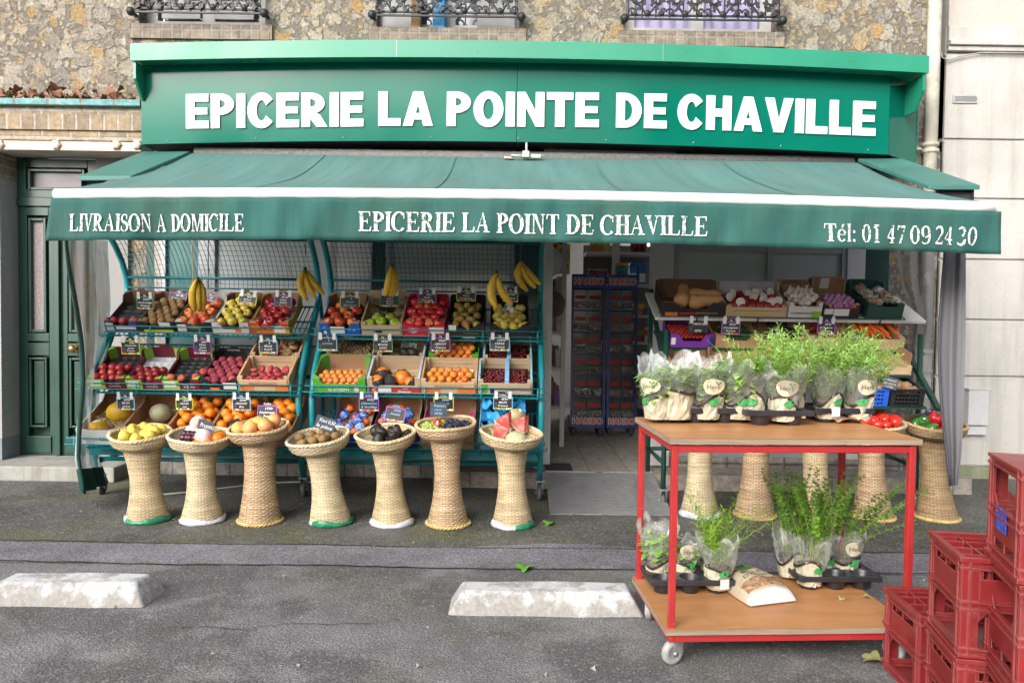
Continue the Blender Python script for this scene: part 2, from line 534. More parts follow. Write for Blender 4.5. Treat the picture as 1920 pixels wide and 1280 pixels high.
def rubble():
    m, t, b = new_mat('rubble stone')
    v = vec(t, 'Object')
    dn = nd(t, 'TexNoise'); dn.inputs['Scale'].default_value = 7; dn.inputs['Detail'].default_value = 6; dn.inputs['Roughness'].default_value = .68
    t.links.new(v, dn.inputs['Vector'])
    ma = nd(t, 'VectorMath', operation='MULTIPLY_ADD')
    t.links.new(dn.outputs['Color'], ma.inputs[0]); ma.inputs[1].default_value = (.16, .16, .16)
    t.links.new(v, ma.inputs[2])
    def voro(sc):
        vo = nd(t, 'TexVoronoi', feature='F1'); vo.inputs['Scale'].default_value = sc
        t.links.new(ma.outputs[0], vo.inputs['Vector'])
        se = nd(t, 'SeparateColor'); t.links.new(vo.outputs['Color'], se.inputs[0])
        return vo.outputs['Distance'], se
    n = noise(t, v, 44, 8, .78)
    n0 = noise(t, v, 16, 7, .74)
    cols = [(0, (.42, .38, .32)), (.2, (.56, .51, .43)), (.4, (.38, .33, .27)), (.55, (.64, .57, .46)), (.70, (.50, .40, .26)), (.80, (.54, .33, .13)), (.9, (.58, .50, .39)), (.95, (.36, .34, .31))]
    c = mixc(t, ramp(t, n, [(.30, 0), (.68, 1)]), (.17, .145, .12), (.46, .405, .33))
    hs_ = None
    for sc, lo, hi, keep in ((24, .42, .52, .02), (12.5, .42, .50, .14), (6.8, .40, .47, .34)):
        d, se = voro(sc)
        ms = nd(t, 'Math', operation='MULTIPLY')
        t.links.new(ramp(t, d, [(lo, 1), (hi, 0)]), ms.inputs[0]); t.links.new(ramp(t, se.outputs[1], [(keep, 0), (keep + .03, 1)]), ms.inputs[1])
        st = mixc(t, 1.0, ramp(t, se.outputs[0], cols), ramp(t, n, [(.28, .28), (.5, 1.1), (.70, 1.75)]), 'MULTIPLY')
        st = mixc(t, ramp(t, n0, [(.52, 0), (.68, .6)]), st, (.42, .26, .11) if sc < 9 else (.30, .27, .23))
        c = mixc(t, ms.outputs[0], c, st)
        if hs_ is None: hs_ = ms.outputs[0]
        else:
            mx_ = nd(t, 'Math', operation='MAXIMUM'); t.links.new(hs_, mx_.inputs[0]); t.links.new(ms.outputs[0], mx_.inputs[1]); hs_ = mx_.outputs[0]
    g = noise(t, v, .8, 5, .6)
    c = mixc(t, ramp(t, g, [(.55, 0), (.78, .3)]), c, (.20, .21, .13))
    t.links.new(c, b.inputs['Base Color'])
    b.inputs['Roughness'].default_value = .92
    h = nd(t, 'Math', operation='MULTIPLY_ADD'); t.links.new(hs_, h.inputs[0]); h.inputs[1].default_value = .5; t.links.new(n, h.inputs[2])
    bumpn(t, b, h.outputs[0], 1, .06)
    return m

def bricks(name, c1, c2, mortar, bw, bh, ms=.012, vert=False):
    """courses on the xz face of a wall, sizes in metres"""
    m, t, b = new_mat(name)
    tc = nd(t, 'TexCoord')
    mp = nd(t, 'Mapping'); mp.inputs['Rotation'].default_value = (R(90), 0, 0)
    t.links.new(tc.outputs['Object'], mp.inputs['Vector'])
    br = nd(t, 'TexBrick')
    br.inputs['Color1'].default_value = (*c1, 1); br.inputs['Color2'].default_value = (*c2, 1); br.inputs['Mortar'].default_value = (*mortar, 1)
    br.inputs['Scale'].default_value = 1
    br.inputs['Brick Width'].default_value = bw; br.inputs['Row Height'].default_value = bh
    br.inputs['Mortar Size'].default_value = ms; br.inputs['Mortar Smooth'].default_value = .4
    if vert: br.offset = 0
    t.links.new(mp.outputs[0], br.inputs['Vector'])
    v = tc.outputs['Object']
    n = noise(t, v, 22, 6, .7)
    c = mixc(t, 1.0, br.outputs['Color'], ramp(t, n, [(.28, .5), (.72, 1.3)]), 'MULTIPLY')
    c = mixc(t, ramp(t, noise(t, v, 6, 5), [(.55, 0), (.75, .5)]), c, (.42, .38, .32))
    t.links.new(c, b.inputs['Base Color'])
    b.inputs['Roughness'].default_value = .85
    h = nd(t, 'Math', operation='SUBTRACT'); t.links.new(n, h.inputs[0]); t.links.new(br.outputs['Fac'], h.inputs[1])
    bumpn(t, b, h.outputs[0], .6, .012)
    return m

def streaky(name, col, dirt, amt=.5, sc=3, rough=.85, bump=.15):
    """rendered wall with rain streaks running down"""
    if name in _mc: return _mc[name]
    m, t, b = new_mat(name)
    v = vec(t, 'Object')
    vs = vec(t, 'Object', 0, (9, 9, .7))
    c = mixc(t, ramp(t, noise(t, vs, 1, 6, .6), [(.48, 0), (.75, amt)]), col, dirt)
    c = mixc(t, ramp(t, noise(t, v, sc, 6, .65), [(.45, 0), (.8, amt)]), c, dirt)
    c = mixc(t, 1.0, c, ramp(t, noise(t, v, 40, 5, .7), [(.3, .93), (.7, 1.05)]), 'MULTIPLY')
    t.links.new(c, b.inputs['Base Color'])
    b.inputs['Roughness'].default_value = rough
    bumpn(t, b, noise(t, v, 55, 5), bump, .008)
    _mc[name] = m
    return m

def glassy(name, col, rough=.08, metal=.0, spec=.8):
    m = pm(name, col, rough, metal, .06, 3, spec=spec)
    return m

def film(name, tint=(.95, .97, .97), base=.12, gain=.55, rough=.12, sc=16):
    """thin clear plastic: mostly see-through, crinkled highlights"""
    if name in _mc: return _mc[name]
    m, t, b = new_mat(name)
    out = t.nodes['Material Output']
    tr = nd(t, 'BsdfTransparent'); tr.inputs[0].default_value = (*tint, 1)
    b.inputs['Base Color'].default_value = (*[x * .85 for x in tint], 1)
    b.inputs['Roughness'].default_value = rough
    b.inputs['Specular IOR Level'].default_value = 1
    v = vec(t, 'Object', 4)
    n = noise(t, v, sc, 2.5, .5, .8)
    bumpn(t, b, n, .9, .03)
    fr = nd(t, 'Fresnel'); fr.inputs[0].default_value = 1.45
    f1 = nd(t, 'Math', operation='MULTIPLY_ADD'); f1.inputs[1].default_value = gain; f1.inputs[2].default_value = base
    t.links.new(fr.outputs[0], f1.inputs[0])
    f2 = nd(t, 'Math', operation='ADD', use_clamp=True)
    t.links.new(f1.outputs[0], f2.inputs[0])
    t.links.new(ramp(t, n, [(.58, 0), (.72, .35)]), f2.inputs[1])
    mx = nd(t, 'MixShader')
    t.links.new(f2.outputs[0], mx.inputs[0]); t.links.new(tr.outputs[0], mx.inputs[1]); t.links.new(b.outputs[0], mx.inputs[2])
    t.links.new(mx.outputs[0], out.inputs[0])
    _mc[name] = m
    return m

def wood(name, c1, c2, grain=(3, 40, 40), rough=.6, dirt=.2):
    if name in _mc: return _mc[name]
    m, t, b = new_mat(name)
    v = vec(t, 'Object', 6, grain)
    n = noise(t, v, 1, 6, .6, .8)
    c = mixc(t, ramp(t, n, [(.3, 0), (.7, 1)]), c1, c2)
    c = mixc(t, ramp(t, noise(t, vec(t, 'Object', 3), 7, 6, .7), [(.5, 0), (.75, dirt)]), c, tuple(x * .35 for x in c1))
    t.links.new(c, b.inputs['Base Color'])
    b.inputs['Roughness'].default_value = rough
    bumpn(t, b, n, .15, .004)
    _mc[name] = m
    return m

M_STONE = rubble()
M_BRICK = bricks('buff brick', (.36, .27, .16), (.25, .20, .15), (.36, .33, .28), .215, .068)
M_BRICKV = bricks('buff brick on edge', (.36, .27, .17), (.23, .18, .13), (.40, .37, .33), .105, .40, .010, True)
M_SILL = bricks('shaded sill brick', (.27, .21, .15), (.17, .14, .11), (.24, .21, .19), .078, .5, .010, True)  # brick colour darkened for the shadow on the sills
M_TURQ = bricks('turquoise glazed tile', (.20, .40, .40), (.15, .33, .34), (.25, .24, .21), .25, .3, .012, True)
M_PLAST = streaky('cream plaster', (.47, .455, .43), (.30, .285, .26), .75, 1.4)
M_PIER = streaky('grey render', (.34, .333, .33), (.28, .27, .26), .55)
M_PLINTH = streaky('blue grey plinth', (.20, .23, .26), (.13, .14, .14), .6)
M_CONC = streaky('concrete', (.34, .33, .31), (.14, .145, .10), .75)
M_LINTEL = streaky('painted lintel', (.66, .59, .50), (.36, .22, .12), .5)
M_DOOR = pm('dark green door paint', (.018, .058, .044), .33, nz=.2, sc=3, dirt=.15, spec=.45)
M_WHITEF = pm('white aluminium', (.62, .61, .62), .4, nz=.06, sc=4, dirt=.12, dcol=(.3, .29, .28))
M_ALU = pm('grey aluminium', (.36, .37, .39), .35, .3, nz=.08, sc=4)
M_IRON = pm('black wrought iron', (.022, .023, .027), .5, .2, nz=.3, sc=20)
M_DKGREEN = pm('dark green shopfront paint', (.012, .055, .050), .3, nz=.25, sc=4, dirt=.12)
M_GRAN = pm('speckled granite', (.33, .29, .26), .5, nz=.55, sc=60)
M_BRASS = pm('brass', (.55, .38, .13), .25, .9, nz=.2, sc=20)
M_LEAFD = pm('dry brown leaf', (.26, .12, .07), .8, nz=.5, sc=25, rn=.3)
M_BLACK = pm('matt black', (.012, .012, .013), .6)
M_TEXTW = pm('white ink', (.75, .75, .74), .6, nz=.05)

# ------------------------------------------------------------------ ground
g = MB(); g.box(-40, -40, -.3, 40, 7.5, 0)
tagp(g.build('ground', asphalt('old asphalt', (.185, .183, .190), .35, patch=.6)), kind='structure')
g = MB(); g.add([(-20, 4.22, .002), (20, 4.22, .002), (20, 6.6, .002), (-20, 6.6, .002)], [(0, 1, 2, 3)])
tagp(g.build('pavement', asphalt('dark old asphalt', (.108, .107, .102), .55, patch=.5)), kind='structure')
g = MB()
y0, y1 = 3.90, 4.24
pts_f, pts_b = [], []
for i in range(121):
    x = -12 + 24 * i / 120
    pts_f.append((x, y0 + .012 * math.sin(x * 5) + rnd.uniform(-.006, .006), .004))
    bl = .10 * math.exp(-((x - .35) / .45) ** 2) if x < .6 else 0
    pts_b.append((x, y1 + bl + .010 * math.sin(x * 3.1) + rnd.uniform(-.008, .008), .004))
n = len(pts_f)
g.add(pts_f + pts_b, [(i, i + 1, n + i + 1, n + i) for i in range(n - 1)])
tagp(g.build('pavement', asphalt('resurfaced asphalt strip', (.185, .181, .205), .05, patch=.10)), kind='structure')

q = MB()
for yy, amp, wd_ in ((3.897, .010, .007), (4.245, .012, .006)):
    P_ = [(-9 + 18 * i / 240, yy + amp * math.sin(i * .31) + rnd.uniform(-.006, .006)) for i in range(241)]
    q.add([(x, y + s_ * wd_ * rnd.uniform(.3, 1.2), .006) for x, y in P_ for s_ in (-1, 1)], [(2 * i, 2 * i + 1, 2 * i + 3, 2 * i + 2) for i in range(240)])
for x0_, y0_, n_, dx_, dy_ in ((-2.6, 4.26, 24, .02, .03), (-1.4, 3.1, 30, .035, .004)):
    P_, x, y = [], x0_, y0_
    for i in range(n_):
        x += dx_ + rnd.uniform(-.02, .02); y += dy_ + rnd.uniform(-.012, .012); P_.append((x, y))
    q.add([(x + s_ * .0015 * rnd.uniform(.4, 1.4), y + s_ * .0022, .0065) for x, y in P_ for s_ in (-1, 1)], [(2 * i, 2 * i + 1, 2 * i + 3, 2 * i + 2) for i in range(n_ - 1)])
tagp(q.build('pavement', pm('tar joint', (.022, .022, .024), .7)), kind='structure')

# ------------------------------------------------------------------ stone building
YW = 6.2
stone = thing('stone_building', 'rubble stone building with three railed upper windows above the green grocery sign', 'building', T(-1, YW, 0))
XR = 3.36
wins = [(-2.985, -1.985), (-1.105, .018), (.862, 2.055)]
ZS, ZT = 3.545, 5.2
mb = MB()
mb.box(-8, YW, 2.62, XR, YW + .4, ZS)
xs = [-8] + [q for w_ in wins for q in w_] + [XR]
for i in range(0, 8, 2): mb.box(xs[i], YW, ZS, xs[i + 1], YW + .4, ZT)
mb.box(-8, YW, ZT, XR, YW + .4, 6.4)
XD0, XD1 = -3.93, -3.30          # street door opening
mb.box(-8, YW, 0, XD0 - .02, YW + .4, 2.62)
mb.box(2.62, YW - .05, .16, XR, YW + .4, 2.62)
mb.box(-3.05, YW - .02, .3, -2.865, YW + .4, 2.62)
mb.build('wall', M_STONE, stone)
# plaster strip between door and shop
mb = MB(); mb.box(XD1, YW - .06, 0, -3.05, YW + .4, 2.62)
mb.build('pier', streaky('pale render', (.27, .265, .26), (.2, .195, .19), .4), stone)

def railing(mb, x0, x1, z0, z1, Y):
    w_ = x1 - x0
    for z in (z0, z0 + .028, z1, z1 - .06): mb.box(x0 - .03, Y - .008, z, x1 + .03, Y + .008, z + .013)
    k = int(w_ / .105)
    for i in range(k + 1):
        x = x0 + w_ * i / k
        mb.box(x - .005, Y - .005, z0, x + .005, Y + .005, z1)
    for x in (x0 - .03, x1 + .03):
        mb.ball((x - .0, Y, z0 + .01), .035, 8, 6)
        mb.box(x - .012, Y, z0 + .002, x + .012, YW + .02, z0 + .018)
    h = z1 - z0
    u = w_ / 4
    for i in range(4):
        for sgn in (1, -1):
            cx = x0 + u * (i + .5)
            def P(a, b): return (cx + sgn * a * u, Y - .012, z0 + b * h)
            sp = [P(.02, .05)] + [P(.05 + .40 * math.sin(t_ * 2.0) * (1 - t_ * .35), .10 + .42 * t_ + .06 * math.sin(t_ * 7)) for t_ in [k_ / 14 for k_ in range(15)]]
            mb.tube(sp, .0085, 6)
            for r0, (ca, cb) in ((.17, (.26, .36)), (.12, (.16, .72)), (.10, (.40, .14))):
                sp = []
                for k_ in range(15):
                    a = k_ / 14 * 4.4 * PI / 2
                    rr = r0 * u * (1 - .75 * k_ / 14)
                    q = P(ca, cb)
                    sp.append((q[0] + sgn * rr * math.cos(a), Y - .014, q[2] + rr * math.sin(a)))
                mb.tube(sp, .0075, 6)
            for (a, b, sc_) in ((.30, .52, .034), (.12, .30, .028), (.42, .36, .03), (.34, .12, .026), (.45, .80, .03), (.2, .62, .024), (.07, .86, .028), (.36, .74, .028), (.23, .20, .024)):
                q = P(a + rnd.uniform(-.02, .02), b)
                an = rnd.uniform(-60, 60)
                lf = [(math.cos(t_) * sc_ * (.55 + .25 * math.cos(5 * t_)), math.sin(t_) * sc_ * (1 + .22 * math.cos(5 * t_))) for t_ in [2 * PI * k_ / 15 for k_ in range(15)]]
                mb.prism(lf, .012, 0, T(q) @ RX(90) @ RZ(an))
        mb.ball((x0 + u * (i + .5), Y - .012, z0 + .12 * h), .024, 8, 6, 0, (1, .6, 1))

M_SHUT = pm('grey painted shutter', (.40, .40, .41), .5, nz=.1, sc=5, dirt=.2, dcol=(.22, .21, .2))
M_PANEW = glassy('window glass', (.10, .11, .13), .05)
for i, (x0, x1) in enumerate(wins):
    win = MB()
    Yg = YW + .16
    for a, b in ((x0, x0 + .09), (x1 - .09, x1), ((x0 + x1) / 2 - .05, (x0 + x1) / 2 + .05)):
        win.box(a, Yg - .03, ZS, b, Yg + .04, ZT)
    win.box(x0, Yg - .028, ZS, x1, Yg + .038, ZS + .075)
    f_ = win.build('window', [M_SHUT if i == 0 else M_WHITEF], stone)
    q = MB(); q.box(x0, Yg + .02, ZS + .02, x1, Yg + .03, ZT); q.build('pane', M_PANEW, f_)
    if i == 0:
        q = MB()
        for k in range(2):
            xx = x0 + .09 + k * (x1 - x0 - .14) / 2
            ww = (x1 - x0 - .30) / 2
            for zz in range(30):
                q.box(xx + .04, Yg - .05, ZS + .09 + zz * .05, xx + ww, Yg - .036, ZS + .13 + zz * .05, 0, T(0, 0, 0))
        q.build('shutter', M_SHUT, f_)
    if i == 1:
        q = MB(); q.box(x0 + .03, Yg - .08, ZS + .004, x0 + .33, Yg - .04, ZT)
        q.box(x1 - .33, Yg - .082, ZS + .004, x1 - .03, Yg - .042, ZT)
        q.build('shutter', M_SHUT, f_)
    if i == 2:
        q = MB()
        q.grid(lambda u, v: (x0 + .1 + (x1 - x0 - .2) * u, Yg + .006 + .012 * math.sin(u * 60), ZS + .08 + v * 1.5), 80, 1)
        q.build('curtain', pm('pale lilac curtain', (.45, .42, .62), .9, nz=.2, sc=6), f_)
    q = MB(); q.box(x0 - .06, YW - .025, ZS - .115, x1 + .06, YW + .2, ZS - .002)
    q.build('window_sill', M_SILL, stone)
    q = MB(); railing(q, x0 + .01, x1 - .01, ZS + .055, ZS + .46, YW - .09)
    q.build('balcony_railing', M_IRON, stone)
for a, b_, h_, m_, nm, lb in ((812, 836, .34, pm('blue plastic', (.02, .25, .55), .4), 'plastic_container', 'bright blue plastic container behind the middle balcony railing'), (772, 790, .36, pm('brown card', (.34, .20, .10), .8), 'cardboard_box', 'brown cardboard box beside the blue container on the middle window sill')):
    q = MB(); xa, xb = at(a, 30, 6.24).x, at(b_, 30, 6.24).x
    q.box(xa, 6.20, ZS, xb, 6.28, ZS + h_ * .8); q.box(xa + .01, 6.205, ZS + h_ * .8 + .001, xb - .01, 6.275, ZS + h_)
    tagp(bevel(q.build(nm, m_, M=T(xa, 6.22, ZS)), .008), lb, nm.split('_')[1])
# ledge over the street door
XL1 = -2.81
mb = MB(); mb.box(-8, 5.90, at(60, 214, 5.9).z, XL1, YW, at(60, 199, 5.9).z); mb.box(-8, 5.905, at(60, 262, 5.9).z, XL1, YW, at(60, 244, 5.9).z + .001)
mb.build('brick_course', M_BRICK, stone)
mb = MB(); mb.box(-8, 5.885, at(60, 244, 5.9).z + .003, XL1, YW, at(60, 214, 5.9).z - .002)
mb.build('brick_course', M_BRICKV, stone)
mb = MB(); mb.box(-8, 5.85, at(60, 198, 5.88).z, XL1, YW, at(60, 186, 5.88).z)
bevel(mb.build('tile_ledge', M_TURQ, stone), .006)
zl0, zl1 = at(60, 281, 5.86).z, at(60, 264, 5.86).z
mb = MB(); mb.box(-8, 5.86, zl0, XL1, YW, zl1 - .002)
li = mb.build('lintel', M_LINTEL, stone)
for px in (0, 106, 219, 258):
    q = MB(); c = at(px, 272, 5.86)
    q.lathe([(.001, 0), (.032, .0), (.036, .012), (.02, .022), (.001, .026)], 18, 0, T(c) @ RX(90), rf=lambda t, i, z: 1 + .16 * math.cos(6 * t))
    q.build('rosette', M_LINTEL, li)
# left pier, brick head and plinth
xp = XD0 - .004
mb = MB(); mb.box(-8, 5.95, at(20, 822, 5.95).z, xp, YW + .3, at(20, 333, 5.95).z)
pr = mb.build('pier', M_PIER, stone)
mb = MB(); mb.box(-8, 5.94, 0, xp + .005, YW + .3, at(20, 822, 5.95).z - .001); mb.build('plinth', M_PLINTH, pr)
mb = MB(); mb.box(-8, 5.945, at(20, 333, 5.95).z + .001, xp, YW + .3, zl0 - .002); mb.build('brick_head', M_BRICK, pr)
# doorstep
mb = MB(); mb.box(-8, 5.72, 0, -2.95, YW + .3, .115)
bevel(mb.build('doorstep', M_CONC, stone), .012)
# street door: two leaves, transom light, knob
YD = 6.16
zd0, zd1 = .12, at(100, 388, YD).z
dr = MB(); dr.box(XD0, YD + .06, zd0, XD1, YD + .12, zl0)
door = dr.build('door', M_DOOR, stone)
dm = MB()
xm = (XD0 + XD1) / 2
for a, b in ((XD0, xm - .004), (xm + .004, XD1)):
    wd = b - a
    z_mid = at(100, 655, YD).z
    def frame(x0, z0, x1, z1, d, th):
        dm.box(x0, YD - d, z0, x0 + th, YD + .06, z1); dm.box(x1 - th, YD - d, z0, x1, YD + .06, z1)
        dm.box(x0 + th, YD - d, z0, x1 - th, YD + .06, z0 + th); dm.box(x0 + th, YD - d, z1 - th, x1 - th, YD + .06, z1)
    frame(a, zd0, b, zd1, 0, .07)
    dm.box(a + .07, YD - .001, z_mid - .05, b - .07, YD + .06, z_mid + .05)
    dm.box(a + .07, YD - .001, at(100, 625, YD).z, b - .07, YD + .06, at(100, 640, YD).z)
    frame(a + .085, at(100, 623, YD).z, b - .085, zd1 - .09, .012, .022)
    dm.box(a + .10, YD + .012, z_mid - .035, b - .10, YD + .05, z_mid + .035)
    frame(a + .085, zd0 + .22, b - .085, z_mid - .065, .012, .018)
    dm.box(a + .115, YD + .005, zd0 + .25, b - .115, YD + .05, z_mid - .095)
    dm.box(a + .055, YD - .012, zd0 + .02, b - .055, YD + .05, zd0 + .15)
    p_ = MB(); p_.box(a + .106, YD + .02, at(100, 620, YD).z, b - .106, YD + .035, zd1 - .11)
    p_.build('pane', pm('frosted mauve glass', (.30, .25, .25), .25, nz=.15, sc=60, bump=.5, bsc=160), door)
dm.box(xm - .022, YD - .03, zd0, xm + .022, YD + .0, zd1)
dm.box(XD0, YD - .02, zd1 + .002, XD1, YD + .06, zd1 + .07)
frame(XD0, zd1 + .07, XD1, zl0 - .01, .01, .07)
frame(XD0 + .09, zd1 + .13, XD1 - .09, zl0 - .09, .02, .022)
bevel(dm.build('door_leaf', M_DOOR, door), .004)
p_ = MB(); p_.box(XD0 + .1, YD + .02, zd1 + .14, XD1 - .1, YD + .035, zl0 - .1)
p_.build('pane', pm('grey transom glass', (.20, .19, .21), .3, nz=.1, spec=.3), door)
kb = MB(); kc = at(141, 653, YD - .03)
kb.lathe([(.001, 0), (.036, 0), (.036, .008), (.020, .014), (.014, .03), (.026, .04), (.030, .055), (.022, .068), (.001, .072)], 20, 0, T(kc) @ RX(90))
kb.build('knob', M_BRASS, door)

# ------------------------------------------------------------------ shop front (parts of the same building)
YS = 6.05
def px_(px, Y=YS, py=650): return at(px, py, Y).x
def panel(name, a, b, z0, z1, Y, d, m, parent=stone):
    q = MB(); q.box(px_(a, Y), Y, z0, px_(b, Y), Y + d, z1)
    return q.build(name, m, parent)
ZP = .20
M_TILEB = bricks('plinth tile', (.36, .33, .30), (.31, .29, .27), (.17, .16, .15), .15, .15, .008, True)
for a, b in ((215, 1028), (1248, 1700)):
    panel('plinth', a, b, 0, ZP, YS - .02, .4, M_TILEB)
panel('pilaster', 275, 290, ZP, 2.62, YS, .1, M_DKGREEN)
panel('pilaster', 290, 303, ZP, 2.62, YS - .01, .1, M_GRAN)
panel('pilaster', 632, 695, ZP, 2.62, YS - .03, .1, M_WHITEF)
panel('pilaster', 698, 722, ZP, 2.62, YS - .01, .1, M_DKGREEN)
panel('pilaster', 962, 1014, ZP, 2.62, YS - .01, .1, M_DKGREEN)
panel('pilaster', 1585, 1618, ZP, 2.62, YS - .03, .1, M_WHITEF)
panel('pilaster', 1618, 1662, ZP, 2.62, YS - .01, .1, M_DKGREEN)
for px0, px1 in ((1014, 1034), (1219, 1257)):
    q = MB(); q.box(px_(px0), YS - .06, .13, px_(px1), YS + .12, 2.62)
    bevel(q.build('door_jamb', M_WHITEF, stone), .008)
M_GL1 = glassy('pale backed shop glass', (.50, .54, .55), .10)  # pale base colour stands for the closed blind behind the pane
M_GL2 = glassy('grey backed shop glass', (.50, .55, .545), .14)
M_TEALP = pm('teal painted panel', (.05, .15, .15), .3, nz=.2, sc=3)
def shopwin(a, b, muls, glass, fm_, z0=ZP, z1=2.62, wd=.035):
    q = MB()
    x0, x1 = px_(a), px_(b)
    q.box(x0, YS, z0, x1, YS + .05, z0 + .06); q.box(x0, YS, z1 - .1, x1, YS + .05, z1)
    for m_ in [a] + muls + [b]:
        x = min(max(px_(m_), x0 + wd / 2), x1 - wd / 2)
        q.box(x - wd / 2, YS - .012, z0 + .06, x + wd / 2, YS + .045, z1 - .1)
    f_ = q.build('shop_window', fm_, stone)
    q = MB(); q.box(x0 + .005, YS + .02, z0 + .05, x1 - .005, YS + .03, z1 - .05)
    q.build('pane', glass, f_)
    return f_
shopwin(303, 380, [], M_TEALP, M_ALU)
f1 = shopwin(380, 630, [398], M_GL1, M_ALU, wd=.045)
f2 = shopwin(722, 962, [], M_GL2, M_ALU)
f3 = shopwin(1258, 1584, [1440], M_GL2, M_ALU, wd=.045)
q = MB()
z = at(1350, 468, YS).z
q.box(px_(1262), YS - .005, z - .02, px_(1580), YS + .018, z + .06); q.build('head_rail', M_ALU, f3)
q = MB()
for zz in range(24): q.box(px_(698), YS - .03, ZP + .1 + zz * .1, px_(722), YS - .012, ZP + .105 + zz * .1)
q.build('louvre', M_IRON, stone)

# ------------------------------------------------------------------ shop interior
ZF = .12
q = MB(); q.box(px_(1014) - .8, YS - .33, 0, px_(1257) + 2.2, 10.2, ZF)
tagp(q.build('shop_floor', bricks('floor tile', (.36, .32, .28), (.32, .29, .25), (.20, .18, .17), .3, .3, .006, True)), kind='structure')
fl = bpy.data.materials['floor tile']
for n_ in fl.node_tree.nodes:
    if n_.type == 'MAPPING': n_.inputs['Rotation'].default_value = (0, 0, 0)
M_INT = pm('interior paint', (.72, .71, .69), .7, nz=.08)
q = MB()
xi0, xi1 = px_(1014) - .25, 2.6
q.box(xi0 - .05, YS + .13, ZF, xi0, 10.2, 2.7); q.box(xi1, YS + .13, ZF, xi1 + .05, 10.2, 2.7)
q.box(xi0 - .05, 10.2, ZF, xi1 + .05, 10.25, 2.7); q.box(xi0 - .05, YS + .13, 2.6, xi1 + .05, 10.2, 2.65)
q.build('interior_wall', M_INT, stone)
q = MB(); q.box(px_(1034), YS - .05, 2.35, px_(1219), YS + .1, 2.62); q.build('door_head', M_WHITEF, stone)

# ------------------------------------------------------------------ plaster building on the right, drainpipe
YR = 6.32
pl = thing('plaster_building', 'pale plastered building with grooved courses at the right edge', 'building', T(5, YR, 0))
q = MB()
xr0 = px_(1757, YR)
lines = [262, 373, 487, 600, 706]
zs = [0.10] + sorted([at(1850, y, YR).z for y in lines]) + [at(1850, 100, YR).z]
for a, b in zip(zs[:-1], zs[1:]): q.box(xr0, YR, a + .008, 9, YR + .4, b - .008)
q.box(xr0, YR + .02, 0, 9, YR + .39, 6.4)
bevel(q.build('wall', M_PLAST, pl), .006)
q = MB()
za, zb, zc, zd = [at(1850, y, YR).z for y in (98, 80, 52, 0)]
q.box(xr0, YR - .03, za, 9, YR + .02, (za + zb) / 2); q.box(xr0, YR - .055, (za + zb) / 2 + .001, 9, YR + .02, zb)
q.box(xr0, YR - .025, zb + .001, 9, YR + .02, zc)
bevel(q.build('cornice', M_PLAST, pl), .006)
q = MB(); q.box(xr0, YR - .01, zc + .002, 9, YR + .02, 6.4); q.build('upper_wall', streaky("peach plaster", (.43, .395, .365), (.52, .46, .40), .3), pl)
q = MB(); q.box(xr0, YR - .015, 0, 9, YR + .02, .095); q.build('plinth', streaky('mossy plinth', (.25, .26, .18), (.10, .14, .04), .8, 6), pl)
c0, c1 = at(1788, 181, YR), at(1829, 192, YR)
q = MB()
q.box(c0.x - .01, YR - .012, c1.z - .01, c1.x + .01, YR, c0.z + .01, 0)
for i in range(9):
    for j in range(3):
        x = c0.x + (c1.x - c0.x) * (i + .5) / 9; z = c1.z + (c0.z - c1.z) * (j + .5) / 3
        q.lathe([(.001, 0), (.0065, 0)], 8, 1, T(x + (.008 if j % 2 else 0), YR - .0135, z) @ RX(90))
q.build('vent_grille', [pm('galvanised grille', (.45, .45, .46), .5, .3), M_BLACK], pl)
c0, c1 = at(1808, 729, YR), at(1843, 795, YR)
M_BOX = streaky('weathered grey box', (.50, .51, .53), (.38, .38, .38), .4)
q = MB(); q.box(c0.x, YR - .07, c1.z, c1.x, YR, c0.z); q.box(c0.x - .01, YR - .075, c0.z, c1.x + .01, YR, c0.z + .012)
mbx = bevel(q.build('meter_box', M_BOX, pl), .004)
q = MB(); q.box(c0.x - .01, YR - .05, c1.z - .08, c1.x, YR, c1.z - .01); q.build('meter_box', M_BOX, pl)
q = MB()
cp = [at(1762, 90, YR - .03), at(1766, 108, YR - .03), at(1778, 113, YR - .03), at(1800, 106, YR - .03), at(1840, 99, YR - .03), at(1960, 101, YR - .03)]
q.tube(cp, .006, 6); q.build('cable', pm('grey cable', (.35, .34, .33), .6), pl)

dp = thing('drainpipe', 'mossy cream drainpipe running down where stone and plaster buildings meet', 'drainpipe', T(at(1742, 890, 6.1)))
Yp = 6.1
xq = at(1747, 200, Yp).x
M_PIPE = pm('cream pipe with moss', (.52, .49, .42), .6, nz=.25, sc=5, dirt=.7, dcol=(.20, .21, .09))
q = MB(); q.tube([(xq, Yp, .0), (xq, Yp, at(1747, 655, Yp).z), ], .062, 16); q.tube([(xq, Yp, at(1747, 655, Yp).z), (xq, Yp, 6.2)], .05, 16)
q.build('pipe', M_PIPE, dp)
q = MB()
for y in (272, 284, 660, 696):
    q = MB(); c = at(1747, y, Yp); q.tube([(xq, Yp, c.z - .014), (xq, Yp, c.z + .014)], .069 if y > 600 else .062, 16); q.build('collar', M_PIPE, dp)
q = MB(); q.tube([(xq - .1, Yp + .02, at(1747, 278, Yp).z), (xq + .02, Yp + .06, at(1747, 278, Yp).z)], .012, 8)
q.build('bracket', M_PIPE, dp)

